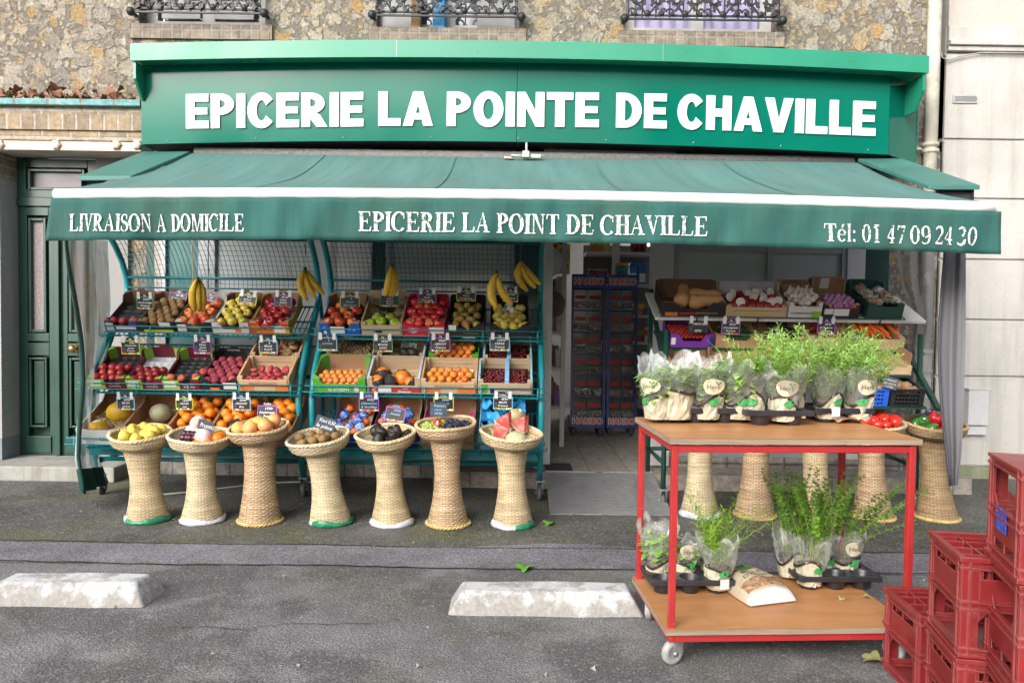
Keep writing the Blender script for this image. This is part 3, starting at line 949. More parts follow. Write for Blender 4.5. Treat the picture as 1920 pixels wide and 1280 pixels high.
# dry leaves on the ledge
def leaf_mesh(seed, s=.05, lobes=5):
    r = random.Random(seed)
    n = 20
    pts, curl = [], r.uniform(.2, .7)
    for k in range(n):
        t = 2 * PI * k / n
        q_ = s * (.62 + .38 * abs(math.cos(lobes * t / 2)) ** 1.6) * (1 + r.uniform(-.08, .08))
        x, y = q_ * math.cos(t), q_ * math.sin(t)
        pts.append((x, y, curl * (x * x + y * y) / s * math.cos(2 * t + seed)))
    pts.append((0, 0, .1 * s))
    return pts, [(k, (k + 1) % n, n) for k in range(n)]
q = MB()
zt = at(60, 186, 5.88).z
for i in range(150):
    ps, fs = leaf_mesh(i, rnd.uniform(.025, .05))
    x = rnd.uniform(-4.4, XL1 - .05)
    q.add(ps, fs, 0, True, T(x, rnd.uniform(5.88, 6.17), zt + .015 + rnd.random() ** 2 * .07) @ Euler((rnd.uniform(-1.2, 1.2), rnd.uniform(-1.2, 1.2), rnd.uniform(0, 6))).to_matrix().to_4x4())
for px, sz in ((105, .07), (93, .055), (210, .06), (225, .055), (150, .05), (30, .06)):
    ps, fs = leaf_mesh(px, sz)
    q.add(ps, fs, 0, True, T(at(px, 172, 5.92)) @ Euler((1.2, .3, px)).to_matrix().to_4x4())
o = q.build('leaf_litter', M_LEAFD)
tagp(o, 'dry brown leaves heaped along the turquoise tiled ledge', 'leaves', kind='stuff')

# ------------------------------------------------------------------ the other side of the street (only met in reflections)
ob = thing('opposite_building', 'pale rendered street building facing the shop from across the road', 'building', T(-4, -17, 0))
q = MB(); q.box(-16, -20, 0, -3.2, -17, 8.5); q.box(4.4, -20, 0, 20, -16.5, 9.5); q.build('wall', streaky('darkened render', (.16, .16, .155), (.10, .10, .09), .6), ob)  # wall colour darkened to weaken its reflection in the sign
q = MB()
for x in [-14.5 + 2.6 * k for k in range(5)] + [5.6 + 2.8 * k for k in range(5)]:
    for z in (1, 4.1, 6.6): q.box(x, -17 if x < 0 else -16.5, z, x + 1.1, (-17 if x < 0 else -16.5) + .05, z + 1.7)
q.build('window', M_PANEW, ob)

# ------------------------------------------------------------------ shop sign
YF = 5.75
M_SIGN = pm('glossy green sign panel', (.001, .128, .088), .15, nz=.12, sc=1.5, spec=.22)
M_CORN = pm('green canopy paint', (.018, .225, .138), .32, nz=.1, sc=3, dirt=.12, dcol=(.04, .2, .13))
M_LET = pm('white letter', (.82, .82, .82), .35, nz=.02)
sx0, sx1, sxb = at(265, 200, YF).x, at(1668, 200, YF).x, at(1719, 200, 5.98).x
zb, zt_ = at(960, 270, YF).z, at(960, 112, YF).z
arch = lambda p: (p.x, p.y, p.z - .0075 * p.x * p.x + .016)
sg = thing('shop_sign', 'long glossy green fascia sign with raised white capital letters', 'sign', T(0, YF, zb))
N = 24
for a, b in ((sx0, px_(963, YF) - .002), (px_(963, YF) + .001, sx1)):
    q = MB()
    for i in range(N):
        x0, x1 = a + (b - a) * i / N, a + (b - a) * (i + 1) / N
        q.add([(x0, YF, zb), (x1, YF, zb), (x1, YF, zt_), (x0, YF, zt_)], [(0, 1, 2, 3)], 0, False)
    q.box(a, YF + .002, zb, a + .02, YF + .3, zt_); q.box(b - .02, YF + .002, zb, b, YF + .02, zt_)
    q.warp(arch); q.build('fascia_panel', M_SIGN, sg)
q = MB(); q.add([(sx1 + .002, YF, zb), (sxb, 5.98, zb), (sxb, 5.98, zt_), (sx1 + .002, YF, zt_)], [(0, 1, 2, 3)])
q.box(sxb, 5.98, zb, sxb + .01, 6.2, zt_)
q.warp(arch); q.build('fascia_panel', M_SIGN, sg)
q = MB()
for i in range(12):
    x0, x1 = sx0 + (sx1 - sx0) * i / 12, sx0 + (sx1 - sx0) * (i + 1) / 12
    q.box(x0, YF + .03, zb + .002, x1, 6.19, zb + .012)
q.warp(arch); q.build('soffit', M_BLACK, sg)
# canopy on top
YC = 5.6
cx0, cx1 = at(244, 100, YC).x, at(1742, 120, YC).x
zc0, zc1 = at(960, 113, YC).z, at(960, 81, YC).z
q = MB()
n = 30
for i in range(n):
    x0, x1 = cx0 + (cx1 - cx0) * i / n, cx0 + (cx1 - cx0) * (i + 1) / n
    q.box(x0, YC, zc0, x1, YC + .02, zc1)
    q.add([(x0, YC + .002, zc1 - .002), (x1, YC + .002, zc1 - .002), (x1, 6.2, zc1 + .10), (x0, 6.2, zc1 + .10)], [(0, 1, 2, 3)])
    q.box(x0, YC + .022, zc0 + .012, x1, 6.19, zc0 + .02)
q.warp(arch); q.build('canopy', M_CORN, sg)
for x, sgn in ((cx0 + .012, 1), (cx1 - .03, -1)):
    q = MB()
    za = zc0 - .002
    loop = [(YC + .02, za), (YC + .02, za - .12), (YC + .13, za - .24), (6.2, za - .24), (6.2, za)]
    q.add([(x, y, z) for y, z in loop] + [(x + .018, y, z) for y, z in loop], [(0, 1, 2, 3, 4), (9, 8, 7, 6, 5)] + [(i, (i + 1) % 5, 5 + (i + 1) % 5, 5 + i) for i in range(5)])
    q.warp(arch); q.build('bracket', M_CORN, sg)
q = MB()
for k in range(9):
    x = sx0 + .2 + k * (sx1 - sx0 - .35) / 8
    for zz in (zb + .025, zt_ - .02): q.ball((x, YF - .003, zz), .006, 8, 5)
for k in range(1, 3):
    x = cx0 + (cx1 - cx0) * k / 3
    q.box(x - .001, YC - .0015, zc0, x + .002, YC + .001, zc1)
q.warp(arch); q.build('screw', M_ALU, sg)
def sign_word(word, p0, p1, ytop, ybot, yb2):
    items, wd = layout(word, bold, .07)
    a, b = at(p0, (ytop + ybot) / 2, YF), at(p1, (ytop + ybot) / 2, YF)
    h = (ybot - ytop) / F * YF
    zbase = at(960, 0, YF).z
    s = (b.x - a.x) / wd
    sl = (at(p1, yb2, YF).z - at(p0, ybot, YF).z) / (b.x - a.x)
    for ch, x, ps in items:
        q = MB()
        xc = a.x + x * s
        zz = at(p0 + (p1 - p0) * x / wd, ybot + (yb2 - ybot) * x / wd, YF).z
        for p in ps:
            q.prism([(u * s, v * h + sl * u * s) for u, v in p], 0.012, 0, T(xc, YF - .002, zz) @ RX(90))
        q.build('letter', M_LET, sg)
sign_word('EPICERIE', 350, 682, 179, 242, 238)
sign_word('LA', 710, 812, 174, 237, 237)
sign_word('POINTE', 838, 1123, 174, 237.5, 239.5)
sign_word('DE', 1155, 1250, 176.5, 240, 242)
sign_word('CHAVILLE', 1270, 1641, 179, 242, 256)

# ------------------------------------------------------------------ awning
YA, YB = 5.82, 4.14
def fabric(name, c1, c2, dirt, rough=.85):
    m, t, b = new_mat(name)
    v = vec(t, 'Object')
    vs = vec(t, 'Object', 0, (16, .9, 1.1))
    c = mixc(t, ramp(t, noise(t, vs, 1, 6, .6), [(.3, 0), (.72, 1)]), c1, c2)
    c = mixc(t, ramp(t, noise(t, v, 2.2, 6, .65), [(.42, 0), (.8, .55)]), c, dirt)
    c = mixc(t, ramp(t, noise(t, v, 55, 4, .8), [(.66, 0), (.76, .5)]), c, (.30, .33, .28))
    t.links.new(c, b.inputs['Base Color'])
    b.inputs['Roughness'].default_value = rough
    bumpn(t, b, noise(t, vec(t, 'Object', 0, (7, 2.2, 2.5)), 1, 5, .6, 1.2), .2, .04)
    return m
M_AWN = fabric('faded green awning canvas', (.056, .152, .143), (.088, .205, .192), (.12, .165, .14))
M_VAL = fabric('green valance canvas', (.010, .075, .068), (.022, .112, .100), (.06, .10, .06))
M_AWNW = pm('white awning bar', (.82, .82, .82), .35, nz=.03, dirt=.12, dcol=(.35, .33, .3))
M_COVER = pm('green awning cover', (.045, .165, .145), .55, nz=.2, sc=4, dirt=.35, dcol=(.09, .11, .07))
xa0, xa1 = -2.42, 2.565
zr, zbar = at(960, 298, YA).z, at(960, 369, YB).z
arch2 = lambda p: (p.x, p.y, p.z - .0048 * (p.x - .05) ** 2 * max(0, min(1, (YA - p.y) / (YA - YB))) + .008)
aw = thing('awning', 'faded green canvas shop awning with white front bar and lettered valance', 'awning', T(0, YA, zr))
def afn(u, v):
    x = xa0 + (xa1 - xa0) * u
    y = YA + (YB + .03 - YA) * v
    z = zr + (zbar + .03 - zr) * v - .05 * math.sin(PI * v) + .008 * math.sin(u * 23 + v * 2.2) * math.sin(PI * v) + .007 * math.sin(u * 61 - v * 5) * math.sin(PI * v)
    return (x, y, z)
q = MB(); q.grid(afn, 110, 14)
for sx in range(1, 5):      # sewn seams
    u = sx / 5 + .01 * math.sin(sx * 3)
    q.add([Vector(afn(u + d, j / 14)) + Vector((0, 0, .006)) for j in range(15) for d in (-.0012, .0012)], [(2 * j, 2 * j + 1, 2 * j + 3, 2 * j + 2) for j in range(14)])
q.warp(arch2); q.build('canvas', M_AWN, aw)
q = MB(); nb = 40
bx0, bx1 = at(106, 366, YB).x, at(1864, 395, YB).x
q.tube([(bx0 + (bx1 - bx0) * i / nb, YB, zbar) for i in range(nb + 1)], .030, 16)
for x in (bx0, bx1): q.ball((x, YB, zbar), .0315, 12, 8, 0, (.5, 1, 1))
q.warp(arch2); q.build('front_bar', M_AWNW, aw)
VH = .225
def vwave(x, v):   # the valance hangs in soft folds that grow towards its free hem
    return .020 * v * math.sin(x * 6.1) + .013 * v * math.sin(x * 13 + 1) + .004 * math.sin(x * 27 + 3 * v) + .004 * v * math.sin(x * 41)
def vfn(u, v):
    x = xa0 - .03 + (xa1 + .05 - xa0) * u
    return (x - (.03 * v if u < .01 else 0), YB - .020 + vwave(x, v), zbar - .022 - VH * v)
q = MB(); q.grid(vfn, 260, 8)
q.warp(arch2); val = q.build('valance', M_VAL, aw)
sol = val.modifiers.new('thick', 'SOLIDIFY'); sol.thickness = .003; sol.offset = 1
m, t, b = new_mat('flaking white lettering')
out = t.nodes['Material Output']
v = vec(t, 'Object')
fl_ = ramp(t, noise(t, v, 62, 6, .72), [(.53, 0), (.56, 1)])
fl2 = ramp(t, noise(t, v, 7, 3, .5), [(.40, .55), (.6, 1.0)])
mu = nd(t, 'Math', operation='MULTIPLY'); t.links.new(fl_, mu.inputs[0]); t.links.new(fl2, mu.inputs[1])
tr = nd(t, 'BsdfTransparent'); mx = nd(t, 'MixShader')
b.inputs['Base Color'].default_value = (.78, .79, .77, 1); b.inputs['Roughness'].default_value = .7
t.links.new(mu.outputs[0], mx.inputs[0]); t.links.new(b.outputs[0], mx.inputs[1]); t.links.new(tr.outputs[0], mx.inputs[2])
t.links.new(mx.outputs[0], out.inputs[0])
M_FLAKE = m
def sub_(p, n=3):       # refine long quads so that lettering follows the folds
    return [p]
def val_word(word, p0, p1, ytop, ybot, yb2):
    items, wd = layout(word, serif, .05)
    a, b_ = at(p0, ytop, YB - .02).x, at(p1, ytop, YB - .02).x
    h = (ybot - ytop) / F * YB
    s = (b_ - a) / wd
    sl = (at(p1, yb2, YB - .02).z - at(p0, ybot, YB - .02).z) / (b_ - a)
    q = MB()
    k = 0
    for ch, x, ps in items:
        zz = at(p0 + (p1 - p0) * x / wd, ybot + (yb2 - ybot) * x / wd, YB - .02).z
        for p in ps:
            k += 1
            pts = []
            for u, v_ in p:
                X = a + (x + u) * s; Z = zz + v_ * h + sl * u * s
                Zl = Z + .0048 * (X - .05) ** 2 - .008
                vv = (zbar - .022 - Zl) / VH
                pts.append((X, YB - .0275 + vwave(X, vv) - .0003 * (k % 6), Z))
            q.add(pts, [tuple(range(len(pts)))])
    o = q.build('lettering', M_FLAKE, val)
val_word('LIVRAISON A DOMICILE', 132, 458, 402, 434, 434)
val_word('EPICERIE LA POINT DE CHAVILLE', 672, 1327, 397, 433, 443)
val_word('Tél: 01 47~09~24~30', 1543, 1834, 420, 453, 460)
# roller and brackets
q = MB(); q.tube([(xa0 + .02, YA + .05, zr + .02), (xa1 - .02, YA + .05, zr + .02)], .045, 12)
q.box(xa0 - .2, 6.0, zr + .0, xa1 + .25, 6.04, zr + .09)
q.build('roller', pm('grey roller tube', (.16, .16, .155), .8, nz=.4, sc=40), aw)
q = MB(); c = at(986, 290, 5.72)
q.cbox(c, .05, .05, .05); q.cbox((c.x + .075, c.y, c.z - .012), .07, .03, .03); q.tube([(c.x - .11, c.y, c.z - .008), (c.x + .13, c.y, c.z - .008)], .009, 8)
q.box(c.x - .16, c.y + .01, c.z - .03, c.x - .09, c.y + .04, c.z - .012); q.box(c.x - .004, c.y, c.z + .02, c.x + .012, c.y + .02, c.z + .09)
bevel(q.build('gear_box', pm('worn steel', (.42, .40, .36), .45, .5, nz=.3, sc=30, dirt=.4), aw), .004)
def cover(back0, back1, front0, front1, dz):
    q = MB()
    pts = [back0, back1, front1, front0]
    up = [Vector(p) for p in pts]; lo = [p + Vector((0, 0, -.03)) for p in up]
    q.add(up + lo, [(0, 1, 2, 3)[::-1], (4, 5, 6, 7), (0, 4, 5, 1)[::-1], (1, 5, 6, 2)[::-1], (2, 6, 7, 3)[::-1], (3, 7, 4, 0)[::-1]])
    bevel(q.build('arm_cover', M_COVER, aw), .006)
    q = MB()
    f0, f1 = up[3], up[2]
    q.box(min(f0.x, f1.x) + .02, f0.y + .05, min(f0.z, f1.z) - dz, max(f0.x, f1.x) - .02, f0.y + .07, min(f0.z, f1.z) - .032)
    for p0, p1 in ((up[0], up[3]),):
        a_, b_ = Vector(p0), Vector(p1)
        s_ = .012 if a_.x < 0 else -.03
        q.add([(a_.x + s_, a_.y, a_.z - .03), (b_.x + s_, b_.y + .01, b_.z - .03), (b_.x + s_, b_.y + .01, b_.z - dz), (a_.x + s_, a_.y, a_.z - dz)], [(0, 1, 2, 3)])
    q.build('arm_cheek', pm('dark steel cheek', (.05, .055, .06), .5, .3), aw)
cover(at(268, 284, 5.8), at(356, 284, 5.8), at(147, 330, 4.93), at(246, 330, 4.93), .10)
cover(at(1692, 297, 5.8), at(1608, 297, 5.8), at(1838, 347, 4.8), at(1742, 347, 4.8), .13)
q = MB()
for x in (xa0 + .28, xa1 - .3):      # folding arms under the canvas
    mid = (x + (.55 if x < 0 else -.55), 4.95, (zr + zbar) / 2 - .14)
    q.bar((x, YA, zr - .08), mid, .05, .07); q.bar(mid, (x + (.02 if x < 0 else -.02), YB + .06, zbar - .01), .04, .06)
q.build('folding_arm', M_AWNW, aw)

# ------------------------------------------------------------------ plastic side curtains
M_CLEAR = film('clear curtain', (.80, .86, .88), .36, .3, .35, 5)
M_GRN = pm('green curtain hem', (.008, .055, .048), .5, nz=.2)
cu = thing('side_curtain', 'clear plastic side curtain with dark green hem hanging beside the street door', 'curtain', T(-2.6, 4.7, 0))
ed = [(at(x, y, Y)) for x, y, Y in ((123, 447, 4.2), (128, 500, 4.3), (140, 570, 4.5), (150, 650, 4.7), (151, 720, 4.75), (143, 800, 4.8), (140, 860, 4.82), (152, 925, 4.85))]
bk = [(at(x, y, Y)) for x, y, Y in ((205, 452, 5.45), (208, 505, 5.5), (212, 570, 5.6), (205, 650, 5.6), (190, 720, 5.5), (185, 800, 5.45), (190, 860, 5.4), (205, 905, 5.4))]
def cfn(u, v):
    k = v * 7; i = min(6, int(k)); f = k - i
    a = ed[i].lerp(ed[i + 1], f); b_ = bk[i].lerp(bk[i + 1], f)
    p = a.lerp(b_, u)
    p.x += .018 * math.sin(u * 17 + v * 2) * (.4 + v) + .01 * math.sin(u * 37)
    return p
q = MB(); q.grid(lambda u, v: cfn(u, v * .9), 40, 24); q.build('film', M_CLEAR, cu)
q = MB(); q.grid(lambda u, v: cfn(u, .9 + v * .1), 40, 4)
q.tube([Vector(cfn(0, k / 20)) for k in range(21)], [.009 + .006 * math.sin(PI * k / 20) for k in range(21)], 6)
q.build('hem', M_GRN, cu)
cu = thing('side_curtain', 'grey folded plastic side curtain hanging in front of the drainpipe wall', 'curtain', T(2.7, 4.9, 0))
ks = [(1772, 1811, 470), (1765, 1811, 560), (1760, 1811, 640), (1762, 1809, 700), (1766, 1807, 770), (1775, 1803, 850), (1782, 1796, 910)]
def gfn(u, v):
    k = v * 6; i = min(5, int(k)); f = k - i
    l = ks[i][0] + (ks[i + 1][0] - ks[i][0]) * f; r_ = ks[i][1] + (ks[i + 1][1] - ks[i][1]) * f; y = ks[i][2] + (ks[i + 1][2] - ks[i][2]) * f
    p = at(l + (r_ - l) * u, y, 4.62 + .03 * math.sin(u * 5) + .006 * math.sin(u * 15 + v * 2))
    return p
m_gray = pm('smoky plastic', (.15, .152, .165), .55, nz=.08, sc=3, spec=.3)
q = MB(); q.grid(gfn, 26, 20); q.build('film', m_gray, cu)
q = MB(); q.tube([gfn(0, k / 14) for k in range(15)], .008, 6); q.build('hem', pm('dark grey hem', (.07, .07, .09), .5), cu)
cu = thing('side_curtain', 'tinted clear curtain sheet sagging between the vegetable shelf and the drainpipe', 'curtain', T(2.9, 5.4, 0))
ks2 = [(1682, 1752, 470), (1690, 1752, 530), (1712, 1752, 590), (1706, 1750, 650), (1702, 1748, 720), (1704, 1746, 790), (1712, 1744, 850)]
def g2(u, v):
    k = v * 6; i = min(5, int(k)); f = k - i
    l = ks2[i][0] + (ks2[i + 1][0] - ks2[i][0]) * f; r_ = ks2[i][1] + (ks2[i + 1][1] - ks2[i][1]) * f; y = ks2[i][2] + (ks2[i + 1][2] - ks2[i][2]) * f
    return at(l + (r_ - l) * u, y, 5.5 + .1 * u + .03 * math.sin(u * 14 + v * 3))
q = MB(); q.grid(g2, 30, 20); q.build('film', film('smoked film', (.55, .56, .60), .12, .2, .4, 4), cu)

# ------------------------------------------------------------------ teal display racks
M_TEAL = pm('teal painted steel', (.015, .235, .265), .33, nz=.12, sc=5, dirt=.12, dcol=(.05, .08, .08))
M_GALV = pm('zinc caster', (.42, .42, .43), .4, .6, nz=.2, sc=30)
M_RUB = pm('grey rubber tyre', (.10, .10, .105), .6, nz=.2, sc=20)
SHELF = {'top': (5.35, 1.127, 31, .42), 'mid': (5.15, .752, 30, .60), 'low': (5.02, .404, 24, .50)}
def caster(par, x, y, r=.055, mt=M_GALV, rz=0, tyre=M_RUB):
    M0 = T(x, y, 0) @ RZ(rz)
    q = MB()
    q.box(-.03, -.03, 2 * r + .028, .03, .03, 2 * r + .036, 0, M0)
    for s_ in (-1, 1):
        q.prism([(-.03, 2 * r + .028), (.03, 2 * r + .028), (.035, r - .012), (.012, r - .012)], .004, 0, M0 @ T(s_ * .021 + .0, 0, 0) @ RZ(90) @ RX(90))
    q.tube([(-.028, .022, r), (.028, .022, r)], .009, 8, 0, M0)
    c_ = q.build('caster', mt, par)
    q = MB()
    q.lathe([(.018, -.014), (r - .008, -.014), (r, -.009), (r, .009), (r - .008, .014), (.018, .014)], 22, 0, M0 @ T(0, .022, r) @ RY(90))
    q.build('wheel', tyre, c_)
def post_path():
    return [(5.34, .13), (5.27, .30), (5.22, .50), (5.20, .70), (5.26, .88), (5.40, 1.05), (5.56, 1.20), (5.68, 1.32), (5.735, 1.42), (5.72, 1.52), (5.65, 1.64), (5.55, 1.75), (5.40, 1.86)]
def rack(x0, x1, label):
    rk = thing('display_rack', label, 'display rack', T((x0 + x1) / 2, 5.4, 0), 'teal display racks under the awning')
    for x in (x0, x1):
        q = MB(); q.tube([(x, y, z) for y, z in post_path()], .021, 10)
        q.tube([(x, 5.235, .70), (x, 5.70, 1.37)], .014, 8)
        q.tube([(x, 5.30, .24), (x, 5.86, .24), (x, 5.86, 1.2), (x, 5.72, 1.45)], .016, 8)
        q.build('post', M_TEAL, rk)
        caster(rk, x, 5.34); caster(rk, x, 5.84)
    for yy, zz in ((5.32, .26), (5.86, .26), (5.86, .8)):
        q = MB(); q.tube([(x0, yy, zz), (x1, yy, zz)], .016, 8); q.build('crossbar', M_TEAL, rk)
    q = MB(); q.box(x0 + .02, 5.16, .315, x1 - .02, 5.20, .40); q.build('apron', M_TEAL, rk)
    for key, (y, z, th, d) in SHELF.items():
        q = MB()
        c_, s_ = math.cos(R(th)), math.sin(R(th))
        Ms = T(0, y, z) @ RX(th)
        n_ = 40
        for i in range(n_ + 1):
            x = x0 + .02 + (x1 - x0 - .04) * i / n_
            q.box(x - .0025, -.01, -.012, x + .0025, d, -.007, 0, Ms)
        for dd in (0, d * .5, d): q.box(x0, dd - .006, -.022, x1, dd + .006, -.0125, 0, Ms)
        xa, xb = x0 - .03, x1 + .02
        for up in (.012, .052):
            ext = .012 if up < .03 else 0
            q.tube([(xa - ext, .05, up), (xa - ext, -.035, up), (xb + ext, -.035, up), (xb + ext, .05, up)], .0042, 6, 0, T(0, y, z))
        for i in range(5):
            x = xa + .05 + (xb - xa - .1) * i / 4
            q.tube([(x, -.035, .054), (x, -.035, .01), (x, -.03, -.03), (x, .02, -.02)], .0042, 6, 0, T(0, y, z))
        q.build('wire_shelf', M_TEAL, rk)
    q = MB()                                   # bowed wire mesh over the top shelf
    up_ = [(5.72, 1.455), (5.73, 1.50), (5.69, 1.58), (5.62, 1.68), (5.55, 1.75), (5.46, 1.82), (5.38, 1.87)]
    def ym(z):
        for (ya, za), (yb, zb_) in zip(up_, up_[1:]):
            if za <= z <= zb_: return ya + (yb - ya) * (z - za) / (zb_ - za)
        return up_[-1][0]
    nx = int((x1 - x0) / .034)
    zs_ = [1.455 + .0335 * k for k in range(13)]
    for i in range(nx + 1):
        x = x0 + .02 + (x1 - x0 - .04) * i / nx
        for a, b_ in zip(zs_, zs_[1:]): q.bar((x, ym(a), a), (x, ym(b_), b_), .0032)
    for z in zs_: q.bar((x0, ym(z), z), (x1, ym(z), z), .0032)
    for z, r_ in ((1.455, .006), (1.53, .011), (1.80, .010)): q.tube([(x0, ym(z) - .008, z), (x1, ym(z) - .008, z)], r_, 8)
    q.build('mesh_panel', pm('dark teal wire', (.012, .12, .135), .4), rk)
    return rk
RX0, RX1 = -2.85, -1.435
R2X0, R2X1 = -1.345, .205
rack(RX0, RX1, 'left teal wheeled fruit rack of curved tubes and wire shelves')
rack(R2X0, R2X1, 'teal wheeled fruit rack nearest the shop doorway with curved tubes')

# ------------------------------------------------------------------ produce meshes
def lathe_mesh(name, prof, mats, n=16, stalk=None, rf=None, zf=None, sticker=None, M=None):
    q = MB(); q.lathe(prof, n, 0, M, rf, zf=zf)
    if stalk: q.tube([(0, 0, stalk[0]), (stalk[2] if len(stalk) > 2 else .003, 0, stalk[1])], .0022, 5, 1)
    if sticker:
        r, z = sticker
        q.add([(math.cos(a) * r * .20, math.sin(a) * r * .20, r * 1.015 - .002 * (1 if k % 2 else 1)) for k, a in enumerate([2 * PI * k / 12 for k in range(12)])], [tuple(range(12))], 1 if not stalk else 2, False, RX(sticker[1]))
    return q.mesh(name, mats)
def sph(r, n=8, sz=1, top=0, bot=0):
    out = []
    for i in range(n + 1):
        a = -PI / 2 + PI * i / n
        z = math.sin(a) * r * sz
        if top and i > n * .6: z -= top * r * ((i / n - .6) / .4) ** 3
        if bot and i < n * .4: z += bot * r * ((.4 - i / n) / .4) ** 3
        out.append((max(1e-4, math.cos(a) * r), z))
    return out
M_STALK = pm('brown stalk', (.10, .06, .03), .8)
M_STK = pm('white fruit sticker', (.75, .75, .72), .4, nz=.02)
FRED, FDRED, FYEL, FGRN, FORA = (.42, .022, .018), (.20, .012, .014), (.62, .42, .07), (.30, .44, .03), (.78, .20, .012)
K = {}
def apple(key, m, r=.038, stick=None):
    K[key] = [lathe_mesh('apple', [(.001, -r * .72), (r * .25, -r * .85), (r * .55, -r * .82), (r * .85, -r * .45), (r, .05 * r), (r * .93, r * .5), (r * .65, r * .82), (r * .32, r * .84), (r * .1, r * .62), (.001, r * .55)], [m, M_STALK, M_STK], 16, (r * .5, r * 1.05))]
    if stick: K[key].append(lathe_mesh('apple', sph(r, 10, .93, .25), [m, M_STK], 16, None, sticker=(r, stick)))
def rnd_fruit(key, name, m, r, sz=1, n=14, top=.12, stick=None, stalk=None):
    K[key] = [lathe_mesh(name, sph(r, 9, sz, top), [m, M_STALK, M_STK], n, stalk)]
    if stick is not None: K[key].append(lathe_mesh(name, sph(r, 9, sz), [m, M_STK], n, None, sticker=(r, stick)))
apple('redyel', fm('red and yellow apple skin', (.64, .36, .07), (.50, .045, .025), 16, .36, .6))
apple('golden', fm('golden apple skin', (.60, .50, .09), (.52, .38, .07), 10, .4, .7, .35))
apple('ariane', fm('deep red apple skin', (.34, .016, .02), (.55, .10, .03), 12, .52, .75, .28), .040, 55)
apple('red2', fm('red apple skin', (.50, .04, .025), (.66, .24, .06), 14, .5, .68, .3), .041, 60)
apple('granny', fm('green apple skin', (.30, .42, .025), (.38, .47, .05), 9, .4, .7, .25), .042, 60)
apple('pink', fm('pink red apple skin', (.58, .025, .04), (.66, .20, .06), 13, .52, .7, .25), .041, 58)
apple('yellow', fm('pale yellow apple skin', (.72, .60, .10), (.68, .52, .09), 9, .4, .7, .35), .040)
rnd_fruit('kiwi', 'kiwi', fm('brown kiwi skin', (.26, .155, .06), (.20, .115, .045), 20, .4, .6, .75, bump=.4, bsc=500), .033, 1.18)
rnd_fruit('nect', 'nectarine', fm('nectarine skin', (.38, .022, .03), (.58, .11, .05), 15, .55, .75, .3), .034, .97, stick=50)
rnd_fruit('nect2', 'nectarine', fm('dark nectarine skin', (.26, .018, .025), (.42, .04, .03), 15, .5, .7, .25), .033, .97, stick=50)
K['nect2'][-1].materials[1] = pm('yellow fruit sticker', (.70, .55, .12), .4)
rnd_fruit('peach', 'peach', fm('downy peach skin', (.36, .035, .05), (.60, .18, .06), 13, .5, .7, .8), .034, .95)
rnd_fruit('peach2', 'peach', fm('dusky peach skin', (.24, .03, .055), (.52, .10, .05), 13, .56, .72, .85), .033, .95)
rnd_fruit('flat1', 'flat_peach', fm('pale flat peach skin', (.62, .40, .20), (.48, .07, .06), 14, .5, .68, .7), .035, .62, top=.5)
rnd_fruit('flat2', 'flat_peach', fm('red flat peach skin', (.36, .03, .05), (.55, .14, .08), 14, .56, .74, .7), .034, .62, top=.5)
rnd_fruit('plum', 'plum', fm('plum skin', (.40, .03, .06), (.50, .12, .08), 15, .5, .7, .4), .034, 1)
M_OR = fm('orange peel', (.80, .235, .012), (.72, .19, .01), 12, .4, .7, .42, bump=.35, bsc=420)
rnd_fruit('orange', 'orange', M_OR, .041, .97, top=.06)
rnd_fruit('orange_s', 'orange', M_OR, .033, .95, top=.06)
M_CLEM = fm('deep orange peel', (.78, .15, .008), (.72, .12, .008), 12, .4, .7, .4, bump=.35, bsc=420)
rnd_fruit('clem', 'clementine', M_CLEM, .034, .9, top=.1)
rnd_fruit('pomelo', 'grapefruit', fm('pink grapefruit peel', (.76, .33, .13), (.74, .42, .10), 8, .45, .65, .45, bump=.3, bsc=350), .053, .95, 18)
rnd_fruit('apricot', 'apricot', fm('apricot skin', (.76, .25, .03), (.60, .10, .05), 15, .55, .72, .6), .028, .96)
rnd_fruit('loquat', 'loquat', fm('blotched loquat skin', (.72, .26, .05), (.50, .15, .04), 30, .55, .7, .6, c3=(.16, .07, .03)), .024, 1.1)
rnd_fruit('lychee', 'lychee', fm('brown lychee skin', (.20, .13, .07), (.13, .09, .05), 60, .4, .6, .9, bump=.8, bsc=260), .0155, 1, 9)
M_CHER = fm('cherry skin', (.10, .004, .008), (.20, .008, .010), 30, .45, .65, .15, coat=.4)
K['cherry'] = [lathe_mesh('cherry', sph(.0125, 6, .95, .25), [M_CHER], 9)]
M_TOMC = fm('cherry tomato skin', (.26, .012, .014), (.36, .02, .015), 20, .4, .6, .25)
K['ctom'] = [lathe_mesh('cherry_tomato', sph(.0145, 6, .95), [M_TOMC], 9)]
M_TOM = fm('tomato skin', (.62, .028, .018), (.66, .07, .02), 10, .5, .7, .18, coat=.3)
def lob(k, a): return lambda t, i, z: 1 + a * math.cos(k * t)
def tomato_mesh(r):
    q = MB(); q.lathe(sph(r, 10, .82, .35), 20, 0, None, lob(6, .035))
    for k in range(6): q.add([(0, 0, r * .62), (math.cos(k) * r * .16, math.sin(k) * r * .16, r * .66), (math.cos(k + .25) * r * .5, math.sin(k + .25) * r * .5, r * .70), (math.cos(k + .5) * r * .16, math.sin(k + .5) * r * .16, r * .66)], [(0, 1, 2, 3)], 1)
    return q.mesh('tomato', [M_TOM, pm('green calyx', (.06, .14, .02), .7)])
K['tomato'] = [tomato_mesh(.047), lathe_mesh('tomato', sph(.046, 10, .85), [M_TOM], 18, None, lob(5, .03))]
